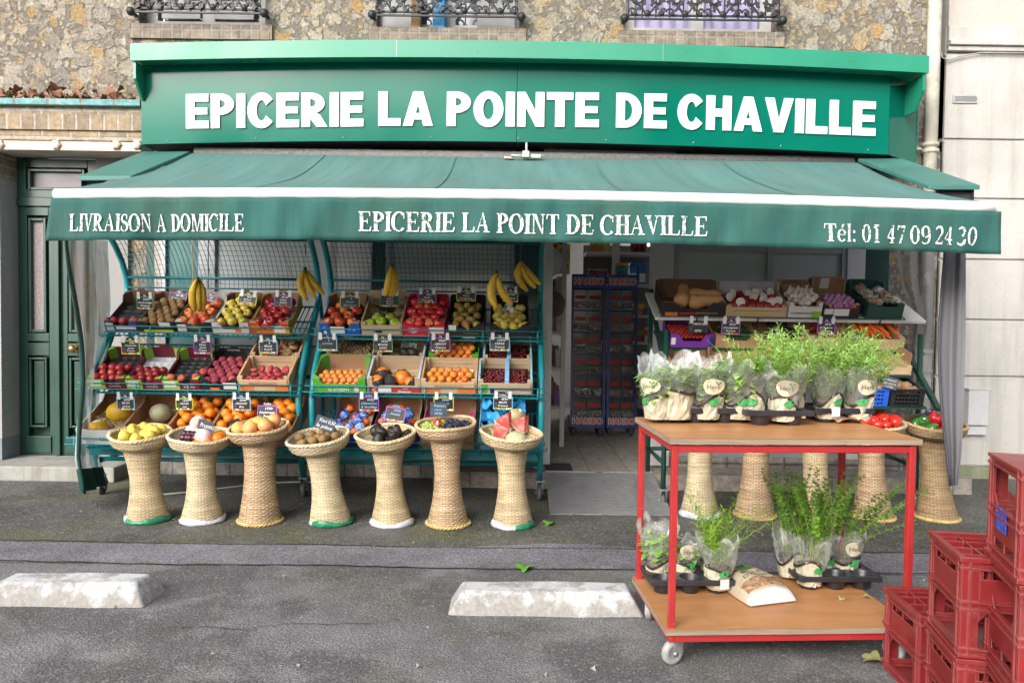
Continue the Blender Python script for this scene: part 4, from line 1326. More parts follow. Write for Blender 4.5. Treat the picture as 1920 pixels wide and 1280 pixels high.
def pear_mesh(r, m, h=1.9):
    pr = [(.001, -r * .95), (r * .5, -r * .92), (r * .9, -r * .5), (r, -.05 * r), (r * .9, r * .4), (r * .62, r * .95), (r * .42, r * 1.4), (r * .30, r * h * .95), (.001, r * h)]
    return lathe_mesh('pear', pr, [m, M_STALK], 14, (r * h, r * h + .02, .006), zf=None)
M_PEAR = fm('russet pear skin', (.30, .25, .05), (.30, .13, .04), 16, .45, .7, .6)
K['pear'] = [pear_mesh(.034, M_PEAR), pear_mesh(.032, M_PEAR, 2.1)]
M_PEARY = fm('yellow pear skin', (.52, .42, .07), (.46, .30, .05), 14, .5, .75, .5)
K['ypear'] = [pear_mesh(.036, M_PEARY, 1.5), lathe_mesh('pear', sph(.037, 9, .95, .2), [M_PEARY, M_STALK], 14, (.03, .045))]
K['avocado'] = [pear_mesh(.042, fm('dark avocado skin', (.020, .018, .016), (.035, .022, .018), 30, .4, .6, .5, bump=.5, bsc=160), 1.2)]
M_PAP = fm('orange papaya skin', (.74, .24, .03), (.60, .16, .03), 8, .4, .7, .4)
def wrapped(name, r, mo, mw):
    q = MB(); q.lathe(sph(r, 10, 1), 16, 0)
    q.lathe([(max(.001, math.cos(a) * r * 1.06), math.sin(a) * r * 1.06) for a in [R(-90 + 13 * k) for k in range(8)]], 22, 1, None, lambda t, i, z: 1 + .05 * math.sin(7 * t + i) + .03 * math.sin(13 * t), zf=lambda t, i: .004 * math.sin(5 * t + i))
    return q.mesh(name, [mo, mw])
K['papaya'] = [wrapped('papaya', .055, M_PAP, pm('black net sleeve', (.018, .017, .022), .7, nz=.5, sc=60, bump=.8, bsc=120))]
M_BWRAP = fm('blue printed tissue', (.05, .13, .42), (.30, .40, .68), 60, .5, .6, .5)
K['wrapclem'] = []
for k in range(2):
    q = MB(); q.lathe(sph(.038, 9, .95), 14, 0, None, lambda t, i, z: 1 + .07 * math.sin(5 * t + i * 1.3 + k) + .05 * math.sin(9 * t + i))
    for j in range(10):
        a = j * .63; q.add([(0, 0, .034), (math.cos(a) * .02, math.sin(a) * .02, .055 + .008 * (j % 3)), (math.cos(a + .6) * .02, math.sin(a + .6) * .02, .050)], [(0, 1, 2)])
    K['wrapclem'].append(q.mesh('wrapped_clementine', [M_BWRAP]))
def banana(q, pts, r, m=0, mt=1):
    n = len(pts)
    rr = [r * (.42 + .58 * min(1, 3.2 * k / n) if k < n * .5 else r * 0 + (.5 + .5 * min(1, 3.6 * (n - 1 - k) / n))) * (r if k >= n * .5 else 1) for k in range(n)]
    rr = [r * (.4 + .6 * min(1, 3.0 * k / (n - 1))) * (.35 + .65 * min(1, 4.5 * (n - 1 - k) / (n - 1))) for k in range(n)]
    q.tube(pts, rr, 7, m)
    q.tube([pts[-1], Vector(pts[-1]) + (Vector(pts[-1]) - Vector(pts[-2])) * .25], r * .3, 6, mt)
M_BAN = fm('banana skin', (.68, .45, .035), (.60, .36, .03), 12, .45, .75, .45, c3=(.25, .13, .03), stretch=(1, 1, .4))
M_BTIP = pm('brown banana tip', (.09, .055, .03), .8)

# ------------------------------------------------------------------ crates
SIDE = Matrix(((0, 0, 1, 0), (1, 0, 0, 0), (0, 1, 0, 0), (0, 0, 0, 1)))
M_CARD = pm('brown cardboard', (.38, .225, .125), .85, nz=.12, sc=6, bump=.1, bsc=90, dirt=.15, dcol=(.2, .12, .07))
M_CARDD = pm('dark brown cardboard', (.20, .11, .065), .85, nz=.15, sc=6)
def colcard(nm, c): return pm(nm + ' printed cardboard', c, .5, nz=.06, sc=5, dirt=.06, dcol=(.3, .25, .2))
def ext(q, loop, th, M, mo, mi):
    n = len(loop)
    pts = [(x, y, 0) for x, y in loop] + [(x, y, th) for x, y in loop]
    q.add(pts, [tuple(range(n))[::-1]], mi, False, M)
    q.add(pts, [tuple(range(n, 2 * n))], mo, False, M)
    q.add(pts, [(i, (i + 1) % n, n + (i + 1) % n, n + i) for i in range(n)], mi, False, M)
def shelf_frame(px0, key, off=0, y0=None):
    y, z, th, d = SHELF[key]
    X0 = at(px0, 640, y).x
    return T(X0, y, z + .004) @ RX(th) @ T(0, off, 0)
def wpx(px0, px1, key): return (px1 - px0) / F * SHELF[key][0]
def label_quads(o, w, items, M, inv=False):
    """printed marks: (x0,z0,x1,z1,material) in fractions of the front wall"""
    mats, q = [], MB()
    for k, (x0, z0, x1, z1, m) in enumerate(items):
        if m not in mats: mats.append(m)
        e = -.0012 - .0004 * k
        q.add([(x0, e, z0), (x1, e, z0), (x1, e, z1), (x0, e, z1)], [(0, 1, 2, 3)], mats.index(m), False, M)
    p = q.build('print', mats, o)
    return p
def front_text(o, s, x, z, h, m, M, width=None, bold_=.02, shear=0):
    q = MB(); text_geo(q, s, h, M @ T(x, -.004, z) @ RX(90), 0, width, shear, bold_)
    if q.v: q.build('lettering', m, o)
def cardboard(label, M, w, d, h, outer, inner=M_CARD, dip=.45, backh=1.25, sidedip=.75, gusset=None, group=None, slot=False, liner=None, name='fruit_box', ear=.2):
    root = thing(name, label, 'box', M, group)
    q = MB(); th = .005
    e = ear
    hf, hb, hs = h * dip, h * backh, h * sidedip
    ext(q, [(0, 0), (w, 0), (w, h), (w * (1 - e), h), (w * (1 - e * 1.5), hf), (w * e * 1.5, hf), (w * e, h), (0, h)], th, T(0, th, 0) @ RX(90), 0, 1)
    back = [(0, 0), (w, 0), (w, hb * .85), (w * .94, hb), (w * .06, hb), (0, hb * .85)]
    if slot:
        a, b_, s0, s1 = w * .36, w * .64, hb * .74, hb * .84
        for lp in ([(0, 0), (w, 0), (w, s0), (0, s0)], [(0, s0), (a, s0), (a, s1), (0, s1)], [(b_, s0), (w, s0), (w, s1), (b_, s1)], [(0, s1), (w, s1), (w * .97, hb), (w * .03, hb)]):
            ext(q, lp, th, T(0, d, 0) @ RX(90), 1, 0)
    else: ext(q, back, th, T(0, d, 0) @ RX(90), 1, 0)
    side = [(th, 0), (d - th, 0), (d - th, hb * .95), (d * .86, hb * .95), (d * .76, hs), (d * .22, hs), (d * .12, h), (th, h)]
    ext(q, side, th, SIDE.copy(), 1, 0)
    ext(q, side, th, T(w - th, 0, 0) @ SIDE, 0, 1)
    q.box(th, th, 0, w - th, d - th, th, 1)
    if backh == 1.25 and not slot: q.box(w * .40, d - .004, hb + .0005, w * .62, d - .001, hb + .018, 1)
    g_ = gusset if gusset is not None else 0
    c = min(.045, w * .17)
    for (x, y, sx, sy) in ((th, th, 1, 1), (w - th, th, -1, 1), (th, d - th, 1, -1), (w - th, d - th, -1, -1)):
        hh = h + .002 if sy > 0 else hb * .97
        tri = [(x, y), (x + sx * c, y), (x, y + sy * c)]
        if sx * sy < 0: tri = tri[::-1]
        q.prism(tri, hh - th, 2 if gusset is not None else 1, T(0, 0, th))
    q.build('body', [outer, inner, gusset or outer], root, local=True)
    if liner:
        ql = MB(); cup = liner[1]; zz = liner[2] if len(liner) > 2 else .02
        nx_, ny_ = max(2, int(w / cup)), max(2, int(d / cup))
        def lf(u, v):
            return (th + .004 + (w - 2 * th - .008) * u, th + .004 + (d - 2 * th - .008) * v, zz + .012 * (1 - abs(math.sin(PI * u * nx_)) * abs(math.sin(PI * v * ny_))) + .0035 * math.sin(u * 97 + v * 31) * math.sin(v * 83))
        ql.grid(lf, nx_ * 6, ny_ * 6)
        ql.build('liner', liner[0], root, local=True)
    return root
M_PINE = wood('pale pine slat', (.62, .45, .28), (.52, .36, .21), (2.5, 60, 60), .7, .15)
M_POPLAR = wood('peeled poplar slat', (.55, .42, .28), (.46, .34, .22), (3, 50, 50), .75, .2)
def wood_crate(label, M, w, d, h, m=M_PINE, endm=None, fronth=.9, n=2, group=None, backh=1.0, sidetop=None, solid=False):
    root = thing('wooden_crate', label, 'crate', M, group)
    q = MB(); t = .006
    for k in range(6): q.box(0, d * k / 6 + .004, 0, w, d * (k + 1) / 6 - .004, t)
    sh = h * fronth / n
    for k in range(n):
        g0 = 0 if solid else .006
        q.box(.012, 0, t + sh * k + (g0 if k else 0), w - .012, t, sh * (k + 1))
        q.box(.012, d - t, t + h * backh / n * k + g0, w - .012, d, h * backh / n * (k + 1))
        for x in (0, w - .010): q.box(x, t + .001, t + h / n * k + g0, x + .010, d - t - .001, h / n * (k + 1))
    for x in (.011, w - .033):
        for y in (t + .001, d - t - .024): q.box(x, y, t + .001, x + .022, y + .022, h * 1.05)
    q.build('body', m, root, local=True)
    if endm:
        for x, x2 in ((-.0025, -.002), (w + .0005, w - .012)):
            q = MB(); q.box(x, t + .002, t + h * .08, x + .002, d - t - .002, h * .98); q.box(x2, t + .001, h + .001, x2 + .014, d - t - .001, h + .004)
            q.build('printed_end', endm, root, local=True)
    return root
def plastic_crate(label, M, w, d, h, m, group=None, rows=4):
    root = thing('plastic_crate', label, 'crate', M, group)
    q = MB(); t = .008
    for k in range(rows + 1):
        z = (h - .014) * k / rows
        q.box(-.006 if k == rows else 0, -.006 if k == rows else 0, z, w + (.006 if k == rows else 0), t, z + .012); q.box(0, d - t, z, w, d, z + .012)
        q.box(0, t, z, t, d - t, z + .012); q.box(w - t, t, z, w, d - t, z + .012)
    for k in range(10):
        x = w * k / 9 * .97
        q.box(x, .001, .012, x + .007, t - .001, h - .014); q.box(x, d - t + .001, .012, x + .007, d - .001, h - .014)
    for k in range(6):
        y = t + (d - 2 * t) * k / 6
        q.box(.001, y, .012, t - .001, y + .007, h - .014); q.box(w - t + .001, y, .012, w - .001, y + .007, h - .014)
    for k in range(8): q.box(t, d * k / 8 + .003, .001, w - t, d * (k + 1) / 8 - .006, .006)
    for x in (0, w - .03):
        for y in (-.002, d - .028): q.box(x - .001, y, .0, x + .031, y + .03, h + .004)
    q.build('body', m, root, local=True)
    return root

def fill(M, key, x0, x1, y0, y1, r, label, cat, name, z0=.03, prob=1, jit=.15, layers=1, sq=.90, lie=False, group=None, skip=None, tilt=.5, ztop=None):
    r *= .87; z0 += .012 if r > .022 else 0
    nx_ = max(1, int((x1 - x0 + .2 * r) / (2 * r * sq)))
    ny_ = max(1, int((y1 - y0 + .2 * r) / (2 * r * sq * .93)))
    c = 0
    for L in range(layers):
        for j in range(ny_):
            off = (j + L) % 2
            cnt = nx_ - (off if nx_ > 2 else 0)
            for i in range(cnt):
                if rnd.random() > prob: continue
                u = (i + .5 + off * .5) / nx_
                x = x0 + (x1 - x0) * u + rnd.uniform(-jit, jit) * r
                y = y0 + (y1 - y0) * (j + .5) / ny_ + rnd.uniform(-jit, jit) * r
                if skip and skip(x, y): continue
                z = z0 + r * .9 + L * r * 1.25 + rnd.uniform(-.1, .15) * r
                e = Euler((rnd.uniform(-tilt, tilt), rnd.uniform(-tilt, tilt), rnd.uniform(0, 6.28)))
                if lie: e = Euler((PI / 2 + rnd.uniform(-.4, .4), rnd.uniform(-.4, .4), rnd.uniform(0, 6.28)), 'XYZ')
                s = rnd.uniform(.79, .94)
                put(rnd.choice(K[key]), name, M @ T(x, y, z) @ e.to_matrix().to_4x4() @ SC(s, s, s), label, cat, group or label)
                c += 1
    return c

# ------------------------------------------------------------------ price tags
M_SLATE = pm('black slate board', (.018, .019, .023), .5, nz=.2, sc=15)
M_SLATEB = pm('blue grey slate board', (.055, .075, .105), .5, nz=.15, sc=10)
M_CHALK = pm('white chalk marker', (.80, .81, .82), .7, nz=.05)
M_CHALKB = pm('pale blue chalk marker', (.30, .50, .72), .7, nz=.05)
M_CLIP = pm('clear clip strap', (.62, .62, .64), .25, nz=.05)
BORD = {'green': (.10, .30, .12), 'lime': (.45, .55, .02), 'purple': (.32, .08, .45), 'cyan': (.18, .50, .58), 'blue': (.25, .48, .66), 'grey': (.05, .055, .06)}
def bm(c): return pm(c + ' tag border', BORD[c], .45, nz=.04)
FR_C = [pm('tag fruit ' + n, c, .5, nz=.05) for n, c in (('red', (.55, .05, .03)), ('orange', (.68, .25, .03)), ('green', (.15, .38, .05)), ('white', (.75, .72, .65)), ('yellow', (.70, .50, .08)))]
def price_tag(px, py, wp, hp, Y, border, lines, label, unit='1kg', clips=True, tilt=-8, roll=0, chalk=None, rz=0, fruit=True):
    """px,py = centre of the board in the photograph, wp,hp = its size there"""
    c = at(px, py, Y)
    s = Y / F
    w, h = wp * s, hp * s
    M = FACE(c, rz, tilt, roll)
    t = thing('price_tag', label, 'price tag', M)
    q = MB(); q.box(-w / 2, -h / 2, -.002, w / 2, h / 2, .001)
    if unit: q.prism([(-w * .26, h / 2 + .0005), (w * .26, h / 2 + .0005), (w * .2, h / 2 + .022), (-w * .2, h / 2 + .022)] if clips else [(a_, b_ + h / 2) for a_, b_ in arc(0, 0, w * .24, .022, 0, 180, 12)], .003, 0, T(0, 0, -.002))
    q.build('board', M_SLATE if border != 'grey' else M_SLATEB if chalk else M_SLATE, t, local=True)
    b_ = .0042
    if border != 'grey':
        q = MB()
        q.box(-w / 2 - .001, h / 2 - b_, -.0025, w / 2 + .001, h / 2 + .001, .0035); q.box(-w / 2 - .001, -h / 2 - .001, -.0025, w / 2 + .001, -h / 2 + b_, .0035)
        q.box(-w / 2 - .001, -h / 2 + b_, -.0025, -w / 2 + b_, h / 2 - b_, .0035); q.box(w / 2 - b_, -h / 2 + b_, -.0025, w / 2 + .001, h / 2 - b_, .0035)
        q.build('frame', bm(border), t, local=True)
    if clips:
        for sx in (-1, 1):
            q = MB(); q.box(sx * w * .36 - w * .085, h / 2 - .014, .0037, sx * w * .36 + w * .085, h / 2 + .036, .0052); q.build('clip', M_CLIP, t, local=True)
    q = MB()
    usable = h * (.80 if fruit else .92)
    n_ = len(lines)
    lh = usable / (n_ + .15)
    for i, s_ in enumerate(lines):
        sz = lh * (.62 if len(s_) < 14 else .5)
        wmax = w * .80
        est = len(s_) * sz * .78
        text_geo(q, s_, sz, T(w * (.0 if i else .08), h / 2 - .006 - lh * (i + .82), .0016), 0, min(wmax, est), .22 if i != 0 else .1, .012)
    if unit: text_geo(q, unit, .0105, T(0, h / 2 + .006, .0016), 0, None, 0, .02)
    for k in range(3): q.box(-w * .42, -h * .02 - k * h * .14, .0012, -w * .30, -h * .012 - k * h * .14, .0015)
    q.build('lettering', chalk or M_CHALK, t, local=True)
    if fruit:
        q = MB()
        for k in range(9): q.lathe([(.001, .0052), (w * .052, .0037)], 9, rnd.randrange(5), T(-w * .42 + k * w * .105, -h / 2 + h * .07, 0) @ SC(1, rnd.uniform(.7, 1.2), 1))
        q.build('fruit_border', FR_C, t, local=True)
    return t

# ------------------------------------------------------------------ rack 1, top shelf
W_ = pm('white label', (.72, .71, .70), .4, nz=.04)
INK = pm('dark ink', (.03, .03, .04), .5)
GOLD = pm('gold ink', (.45, .35, .15), .5)
C_PUR = colcard('violet', (.085, .04, .20)); C_BLK = colcard('black', (.022, .02, .022)); C_WHT = colcard('white', (.66, .64, .64))
C_ORY = colcard('amber', (.68, .36, .03)); C_BLU = colcard('blue', (.012, .10, .48)); C_RED = colcard('crimson', (.50, .012, .05))
C_LIM = colcard('lime green', (.26, .52, .05)); C_BUR = colcard('burgundy', (.16, .012, .03)); C_GRN = colcard('leaf green', (.09, .36, .045))
C_NAVY = colcard('navy', (.012, .03, .16)); C_MAG = colcard('magenta', (.42, .02, .18)); C_DKG = colcard('bottle green', (.015, .07, .055))
C_SKY = colcard('sky blue', (.22, .46, .62)); C_ORR = colcard('red orange', (.60, .07, .02))
M_TRAYB = pm('black moulded tray', (.022, .023, .027), .45, nz=.3, sc=20, spec=.7)
M_TRAYW = pm('white moulded tray', (.68, .68, .72), .5, nz=.05)
M_TRAYG = pm('grey pulp tray', (.40, .38, .36), .9, nz=.12)
M_RED_I = pm('red ink', (.55, .04, .03), .5); M_ORA_I = pm('orange ink', (.70, .20, .04), .5); M_LIME_I = pm('lime ink', (.45, .58, .02), .5); M_BLU_I = pm('blue ink', (.02, .12, .5), .5)
def kdef(px0, px1, key): return shelf_frame(px0, key), wpx(px0, px1, key) - .004
d, h = .385, .095
M, w = kdef(200, 262, 'top')
o = cardboard('violet fruit box with a few plums at the far left of the top shelf', M, w, d, h, C_PUR, M_CARDD, liner=(M_TRAYB, .06))
label_quads(o, w, [(w * .05, .02, w * .28, h * .85, W_), (w * .34, .03, w * .95, h * .55, W_)], M)
fill(M, 'plum', .02, .13, .015, .10, .034, 'red plum in the violet box on the top shelf', 'plum', 'plum', .022)
fill(M, 'plum', w - .09, w - .02, .04, .10, .034, 'red plum in the violet box on the top shelf', 'plum', 'plum', .022)
M, w = kdef(262, 331, 'top')
o = cardboard('black fruit box with lime stripe filled with kiwis', M, w, d, h, C_BLK, M_CARDD, liner=(M_TRAYB, .06))
label_quads(o, w, [(w * .15, .004, w * .95, .03, M_LIME_I), (w * .6, .05, w * .9, h * .95, W_)], M)
fill(M, 'kiwi', .012, w - .012, .012, .34, .034, 'brown kiwi in the black box on the top shelf', 'kiwi', 'kiwi', .03, layers=1)
M, w = kdef(332, 401, 'top')
o = cardboard('dark box with grey pulp tray of red and yellow apples under the first banana bunch', M, w, d, h, C_BLK, M_TRAYG, liner=(M_TRAYG, .06))
label_quads(o, w, [(w * .06, .02, w * .3, h * .8, W_)], M)
front_text(o, 'Les vergers', w * .62, .03, .016, pm('green print', (.08, .25, .12), .5), M)
fill(M, 'redyel', .012, w - .012, .012, .36, .038, 'red and yellow apple in the dark box on the top shelf', 'apple', 'apple', .035)
M, w = kdef(401, 470, 'top')
o = cardboard('white fruit box of golden apples on the top shelf', M, w, d, h, C_WHT, M_CARDD, liner=(M_TRAYB, .06))
label_quads(o, w, [(w * .62, .02, w * .78, h * .5, M_ORA_I), (w * .1, .075, w * .4, .079, M_RED_I), (w * .85, .06, w * .97, .066, M_RED_I)], M)
fill(M, 'golden', .012, w - .012, .012, .36, .039, 'golden apple in the white box on the top shelf', 'apple', 'apple', .035)
M, w = kdef(471, 545, 'top')
o = cardboard('amber and red fruit box of dark red apples beside the rack post', M, w, d, h, C_ORY, M_CARD, liner=(M_TRAYW, .06))
label_quads(o, w, [(0, .07, w * .25, h, C_ORR), (w * .3, .06, w * .5, h * .9, M_RED_I), (w * .02, .005, w * .16, h * .5, C_ORR), (w * .62, .02, w * .9, h * .75, W_), (w * .8, .07, w * .99, h, M_RED_I), (w * .2, 0, w * .6, .02, C_ORR)], M)
front_text(o, 'ARIANE', w * .36, .03, .026, M_RED_I, M, w * .42)
fill(M, 'ariane', .014, w - .014, .012, .34, .041, 'dark red apple in the amber box on the top shelf', 'apple', 'apple', .035)
# rack 1, middle shelf
d = .36
def green_box(px0, px1, label, liner, frs):
    M, w = kdef(px0, px1, 'mid')
    o = cardboard(label, M, w, d, .09, C_BUR, C_BUR, gusset=C_LIM, liner=liner, dip=.5)
    label_quads(o, w, [(0, .004, w * .45, h * .9, C_LIM), (w * .04, .03, w * .36, .075, W_), (w * .45, .004, w, .02, C_BUR), (w * .36, .045, w * .46, .065, M_RED_I)], M)
    front_text(o, 'Les Vergers', w * .72, .048, .011, M_TEXTW, M); front_text(o, 'de l\'Ardèche', w * .72, .028, .011, M_TEXTW, M)
    for f in frs: fill(M, *f)
    return M, w
green_box(168, 239, 'lime cornered burgundy box with a dark tray of nectarines at the left end', (M_TRAYB, .055), [])
w = wpx(168, 239, 'mid'); M = shelf_frame(168, 'mid')
fill(M, 'nect', .012, w - .02, .012, .19, .034, 'nectarine in the dark tray of the leftmost middle box', 'nectarine', 'nectarine', .03, .9)
green_box(239, 308, 'lime cornered burgundy box with a white tray of nectarines', (M_TRAYW, .055), [])
w = wpx(239, 308, 'mid'); M = shelf_frame(239, 'mid')
fill(M, 'nect2', .015, w - .015, .012, .16, .033, 'dark nectarine in the white tray', 'nectarine', 'nectarine', .03, .85)
green_box(308, 378, 'lime cornered burgundy box with an almost empty black tray', (M_TRAYB, .05), [])
w = wpx(308, 378, 'mid'); M = shelf_frame(308, 'mid')
fill(M, 'peach', .012, .15, .012, .08, .034, 'pink peach in the almost empty black tray', 'peach', 'peach', .03, 1)
fill(M, 'peach', w - .075, w - .01, .03, .16, .034, 'pink peach in the almost empty black tray', 'peach', 'peach', .03, 1)
M, w = kdef(378, 449, 'mid')
o = cardboard('black fruit box full of dusky peaches on the middle shelf', M, w, d, .09, C_BLK, C_BLK, liner=(M_TRAYB, .055))
front_text(o, 'Premium Fruits', w * .3, .055, .011, M_TEXTW, M); label_quads(o, w, [(w * .62, .02, w * .97, .07, W_), (w * .25, .004, w * .5, .03, M_ORA_I)], M)
front_text(o, 'Premium Fruits', w * .5, .10, .010, M_TEXTW, M @ T(0, d - .010, 0))
fill(M, 'peach2', .012, w - .012, .012, .30, .033, 'dusky peach in the black box on the middle shelf', 'peach', 'peach', .028)
M_ENDR = pm('wood end with red print', (.55, .32, .18), .6, nz=.35, sc=9)
M, w = kdef(449, 546, 'mid')
for k, (off, key, lab, fl_) in enumerate(((0, 'flat2', 'lower wooden crate of red flat peaches beside the rack post', 'red flat peach in the lower wooden crate'), (.29, 'flat1', 'upper wooden crate of pale flat peaches behind the red ones', 'pale flat peach in the upper wooden crate'))):
    Mk = M @ T(0, off, 0)
    o = wood_crate(lab, Mk, w, .28, .105, endm=M_ENDR, n=2, solid=True)
    if k == 0:
        label_quads(o, w, [(.0 + w * .05, .012, w * .3, .05, M_ORA_I), (w * .72, .012, w * .97, .05, M_ORA_I)], Mk)
        front_text(o, 'MANGEZ DES FRUITS', w * .5, .062, .016, M_RED_I, Mk, w * .55)
    fill(Mk, key, .035, w - .035, .015, .19 if k == 0 else .24, .034, fl_, 'flat peach', 'flat_peach', .03, .95, layers=1 + k, tilt=.9)
# rack 1, low shelf
d = .47
def lowbox(px0, px1, label, outer, inner, h=.12, dip=.95, slot=True, backh=1.3, off=0, sided=1.0):
    M, w = kdef(px0, px1, 'low')
    return cardboard(label, M, w, d, h, outer, inner, dip=dip, backh=backh, sidedip=sided, slot=slot), M, w
o, M, w = lowbox(148, 232, 'white fronted melon box with straw at the left end of the bottom shelf', C_WHT, M_CARD)
front_text(o, 'Unique', w * .72, .035, .03, pm('grey print', (.12, .16, .16), .5), M, w * .42, shear=.1)
M_STRAW = pm('straw', (.62, .46, .26), .9, nz=.3, sc=30)
def straw(M, x0, x1, y0, y1, z, n, label, m=M_STRAW, name='straw', r=.0012, L=.07):
    q = MB()
    for i in range(n):
        x, y = rnd.uniform(x0, x1), rnd.uniform(y0, y1)
        a, b_ = rnd.uniform(0, 6.28), rnd.uniform(-.7, .7)
        p = [Vector((x + math.cos(a + b_ * t_ * 3) * L * (t_ - .5), y + math.sin(a + b_ * t_ * 3) * L * (t_ - .5), z + rnd.uniform(-.004, .012) + .02 * math.sin(t_ * 3) * rnd.random())) for t_ in (0, .33, .66, 1)]
        q.tube(p, r, 3)
    o = q.build(name, m, M=M, local=True)
    return tagp(o, label, 'straw', None, 'stuff')
straw(M, .02, w - .02, .02, .30, .06, 260, 'shredded straw padding in the melon box')
M_MELY = fm('yellow melon rind', (.72, .44, .02), (.66, .36, .02), 14, .4, .65, .4, bump=.5, bsc=70)
M_MELG = fm('grey green melon rind', (.33, .32, .20), (.25, .26, .14), 18, .4, .65, .6, bump=.5, bsc=120, stretch=(1, 1, .25))
def melon(name, m, r, sz=.85):
    q = MB(); q.lathe(sph(r, 14, sz), 26, 0, None, lambda t, i, z: 1 + .012 * math.cos(10 * t))
    for k in range(14):
        pass
    a = [2 * PI * k / 18 for k in range(18)]
    q.add([(math.cos(t_) * r * .34, math.sin(t_) * r * .34, r * sz * .955) for t_ in a] + [(0, 0, r * sz * 1.012)], [(k, (k + 1) % 18, 18) for k in range(18)], 1)
    q.add([(math.cos(t_) * r * .26, math.sin(t_) * r * .26, r * sz * .99) for t_ in a[::3]], [], 1)
    return q.mesh(name, [m, W_])
put(melon('melon', M_MELY, .082), 'melon', M @ T(w * .60, .24, .105) @ RX(-24), 'yellow melon with white sticker bedded in straw', 'melon')
put(melon('melon', M_MELY, .06), 'melon', M @ T(w * .26, .12, .055) @ RX(-10), 'half buried melon with white sticker at the box front', 'melon')
o, M, w = lowbox(232, 315, 'brown cardboard box holding one grey green melon', M_CARD, M_CARD)
put(melon('melon', M_MELG, .072), 'melon', M @ T(w * .50, .27, .085) @ RX(-30), 'grey green melon with round white label', 'melon')
o, M, w = lowbox(315, 396, 'brown cardboard box of oranges beside the single melon', M_CARD, M_CARD)
fill(M, 'orange', .015, w - .015, .10, .38, .041, 'orange in the cardboard box beside the single melon', 'orange', 'orange', .045, layers=2)
o, M, w = lowbox(396, 474, 'brown cardboard box of large oranges under the blue tag', M_CARD, M_CARD)
fill(M, 'orange', .015, w - .015, .08, .34, .046, 'large orange in the box under the blue tag', 'orange', 'orange', .05, layers=2)
o, M, w = lowbox(474, 550, 'brown cardboard box of oranges next to the rack leg', M_CARD, M_CARD)
fill(M, 'orange', .015, w - .015, .06, .36, .042, 'orange in the cardboard box next to the rack leg', 'orange', 'orange', .045, layers=2)
# rack 1 tags
price_tag(272, 568, 31, 23, 5.42, 'green', ['2€90', 'Prune rouge', 'France'], 'green edged price tag over the red plums')
price_tag(333, 560, 33, 22, 5.6, 'purple', ['4€ 80', 'Kiwi gold', 'France'], 'purple price tag behind the kiwis', clips=False, tilt=12, roll=-8)
price_tag(393, 564, 28, 20, 5.55, 'purple', ['3€', 'Pomme', 'France'], 'purple price tag half behind the first bananas', clips=False, tilt=10, roll=-5)
price_tag(464, 562, 34, 19, 5.52, 'lime', ['2€95', 'Pommes', 'Golden'], 'lime edged price tag over the golden apples', clips=True, tilt=14, roll=-5)
price_tag(531, 566, 33, 26, 5.5, 'purple', ['3€ 60', 'Pomme', 'Ariane', 'France'], 'purple price tag over the dark red apples', unit='1kg', clips=True, tilt=10)
price_tag(245, 651, 34, 26, 5.29, 'lime', ['3€80', 'Nectarine', 'Jaune', 'France'], 'lime edged price tag hanging above the leftmost nectarines')
price_tag(380, 650, 33, 27, 5.29, 'purple', ['2€95', 'Pêche', 'Jaune', 'France'], 'purple price tag hanging above the almost empty tray')
price_tag(503, 650, 34, 25, 5.29, 'blue', ['€', 'PÊCHE', 'PLATE'], 'pale blue price tag hanging above the flat peaches')
price_tag(236, 756, 33, 24, 5.08, 'cyan', ['2€95', 'MELON', 'jaune'], 'cyan price tag hanging over the melon boxes', unit='1kg')
price_tag(346, 757, 32, 22, 5.08, 'lime', ['1€95', 'ORANGE', 'jus'], 'lime price tag hanging over the left oranges')
price_tag(453, 757, 34, 25, 5.08, 'blue', ['2€40', 'ORANGES', 'Bio'], 'pale blue price tag hanging over the large oranges')
price_tag(501, 774, 36, 28, 5.0, 'purple', ['1€80', 'Pamplemousse', 'Rose'], 'purple price tag standing among oranges near the rack leg', unit='la pièce', clips=False, tilt=8)

# ------------------------------------------------------------------ rack 2, top shelf
d, h = .385, .10
M, w = kdef(601, 677, 'top')
o = cardboard('bright blue fruit box of red apples', M, w, d, h, C_BLU, M_CARD, liner=(M_TRAYB, .06), dip=.55)
label_quads(o, w, [(w * .27, .02, w * .62, .075, W_), (w * .1, .015, w * .17, .04, W_), (w * .72, .045, w * .78, .055, W_), (w * .82, .045, w * .88, .055, W_)], M)
front_text(o, 'Pom\'', w * .13, .066, .008, M_TEXTW, M)
fill(M, 'red2', .014, w - .014, .012, .31, .042, 'red apple in the bright blue box', 'apple', 'apple', .035)
M, w = kdef(678, 756, 'top')
o = wood_crate('pale wooden crate of green apples with straw', M, w, d, .10, m=M_POPLAR, n=2, solid=True, backh=1.5)
q = MB(); q.tube([(w * .35, -.0015, .04), (w * .5, -.0015, .04)], .007, 8); q.build('handle_hole', M_BLACK, o, local=True)
q = MB(); q.grid(lambda u, v: (.012 + (w - .024) * u, .01 + (d - .02) * v, .022 + .012 * (1 - abs(math.sin(u * 13)) * abs(math.sin(v * 22)))), 40, 40); q.build('liner', M_TRAYB, o, local=True)
fill(M, 'granny', .014, w - .014, .012, .155, .043, 'green apple in the pale wooden crate', 'apple', 'apple', .035)
straw(M, .01, .07, .12, .34, .045, 110, 'straw along the left of the green apple crate', L=.05)
straw(M, w - .07, w - .01, .12, .34, .045, 110, 'straw along the right of the green apple crate', L=.05)
straw(M, .05, w - .05, .14, .25, .04, 40, 'loose straw wisps in the middle of the green apple crate', L=.05)
M, w = kdef(757, 836, 'top')
o = cardboard('crimson fruit box with white heart emblem full of pink red apples', M, w, d, h, C_RED, C_RED, liner=(M_TRAYW, .06), dip=.8)
q = MB()
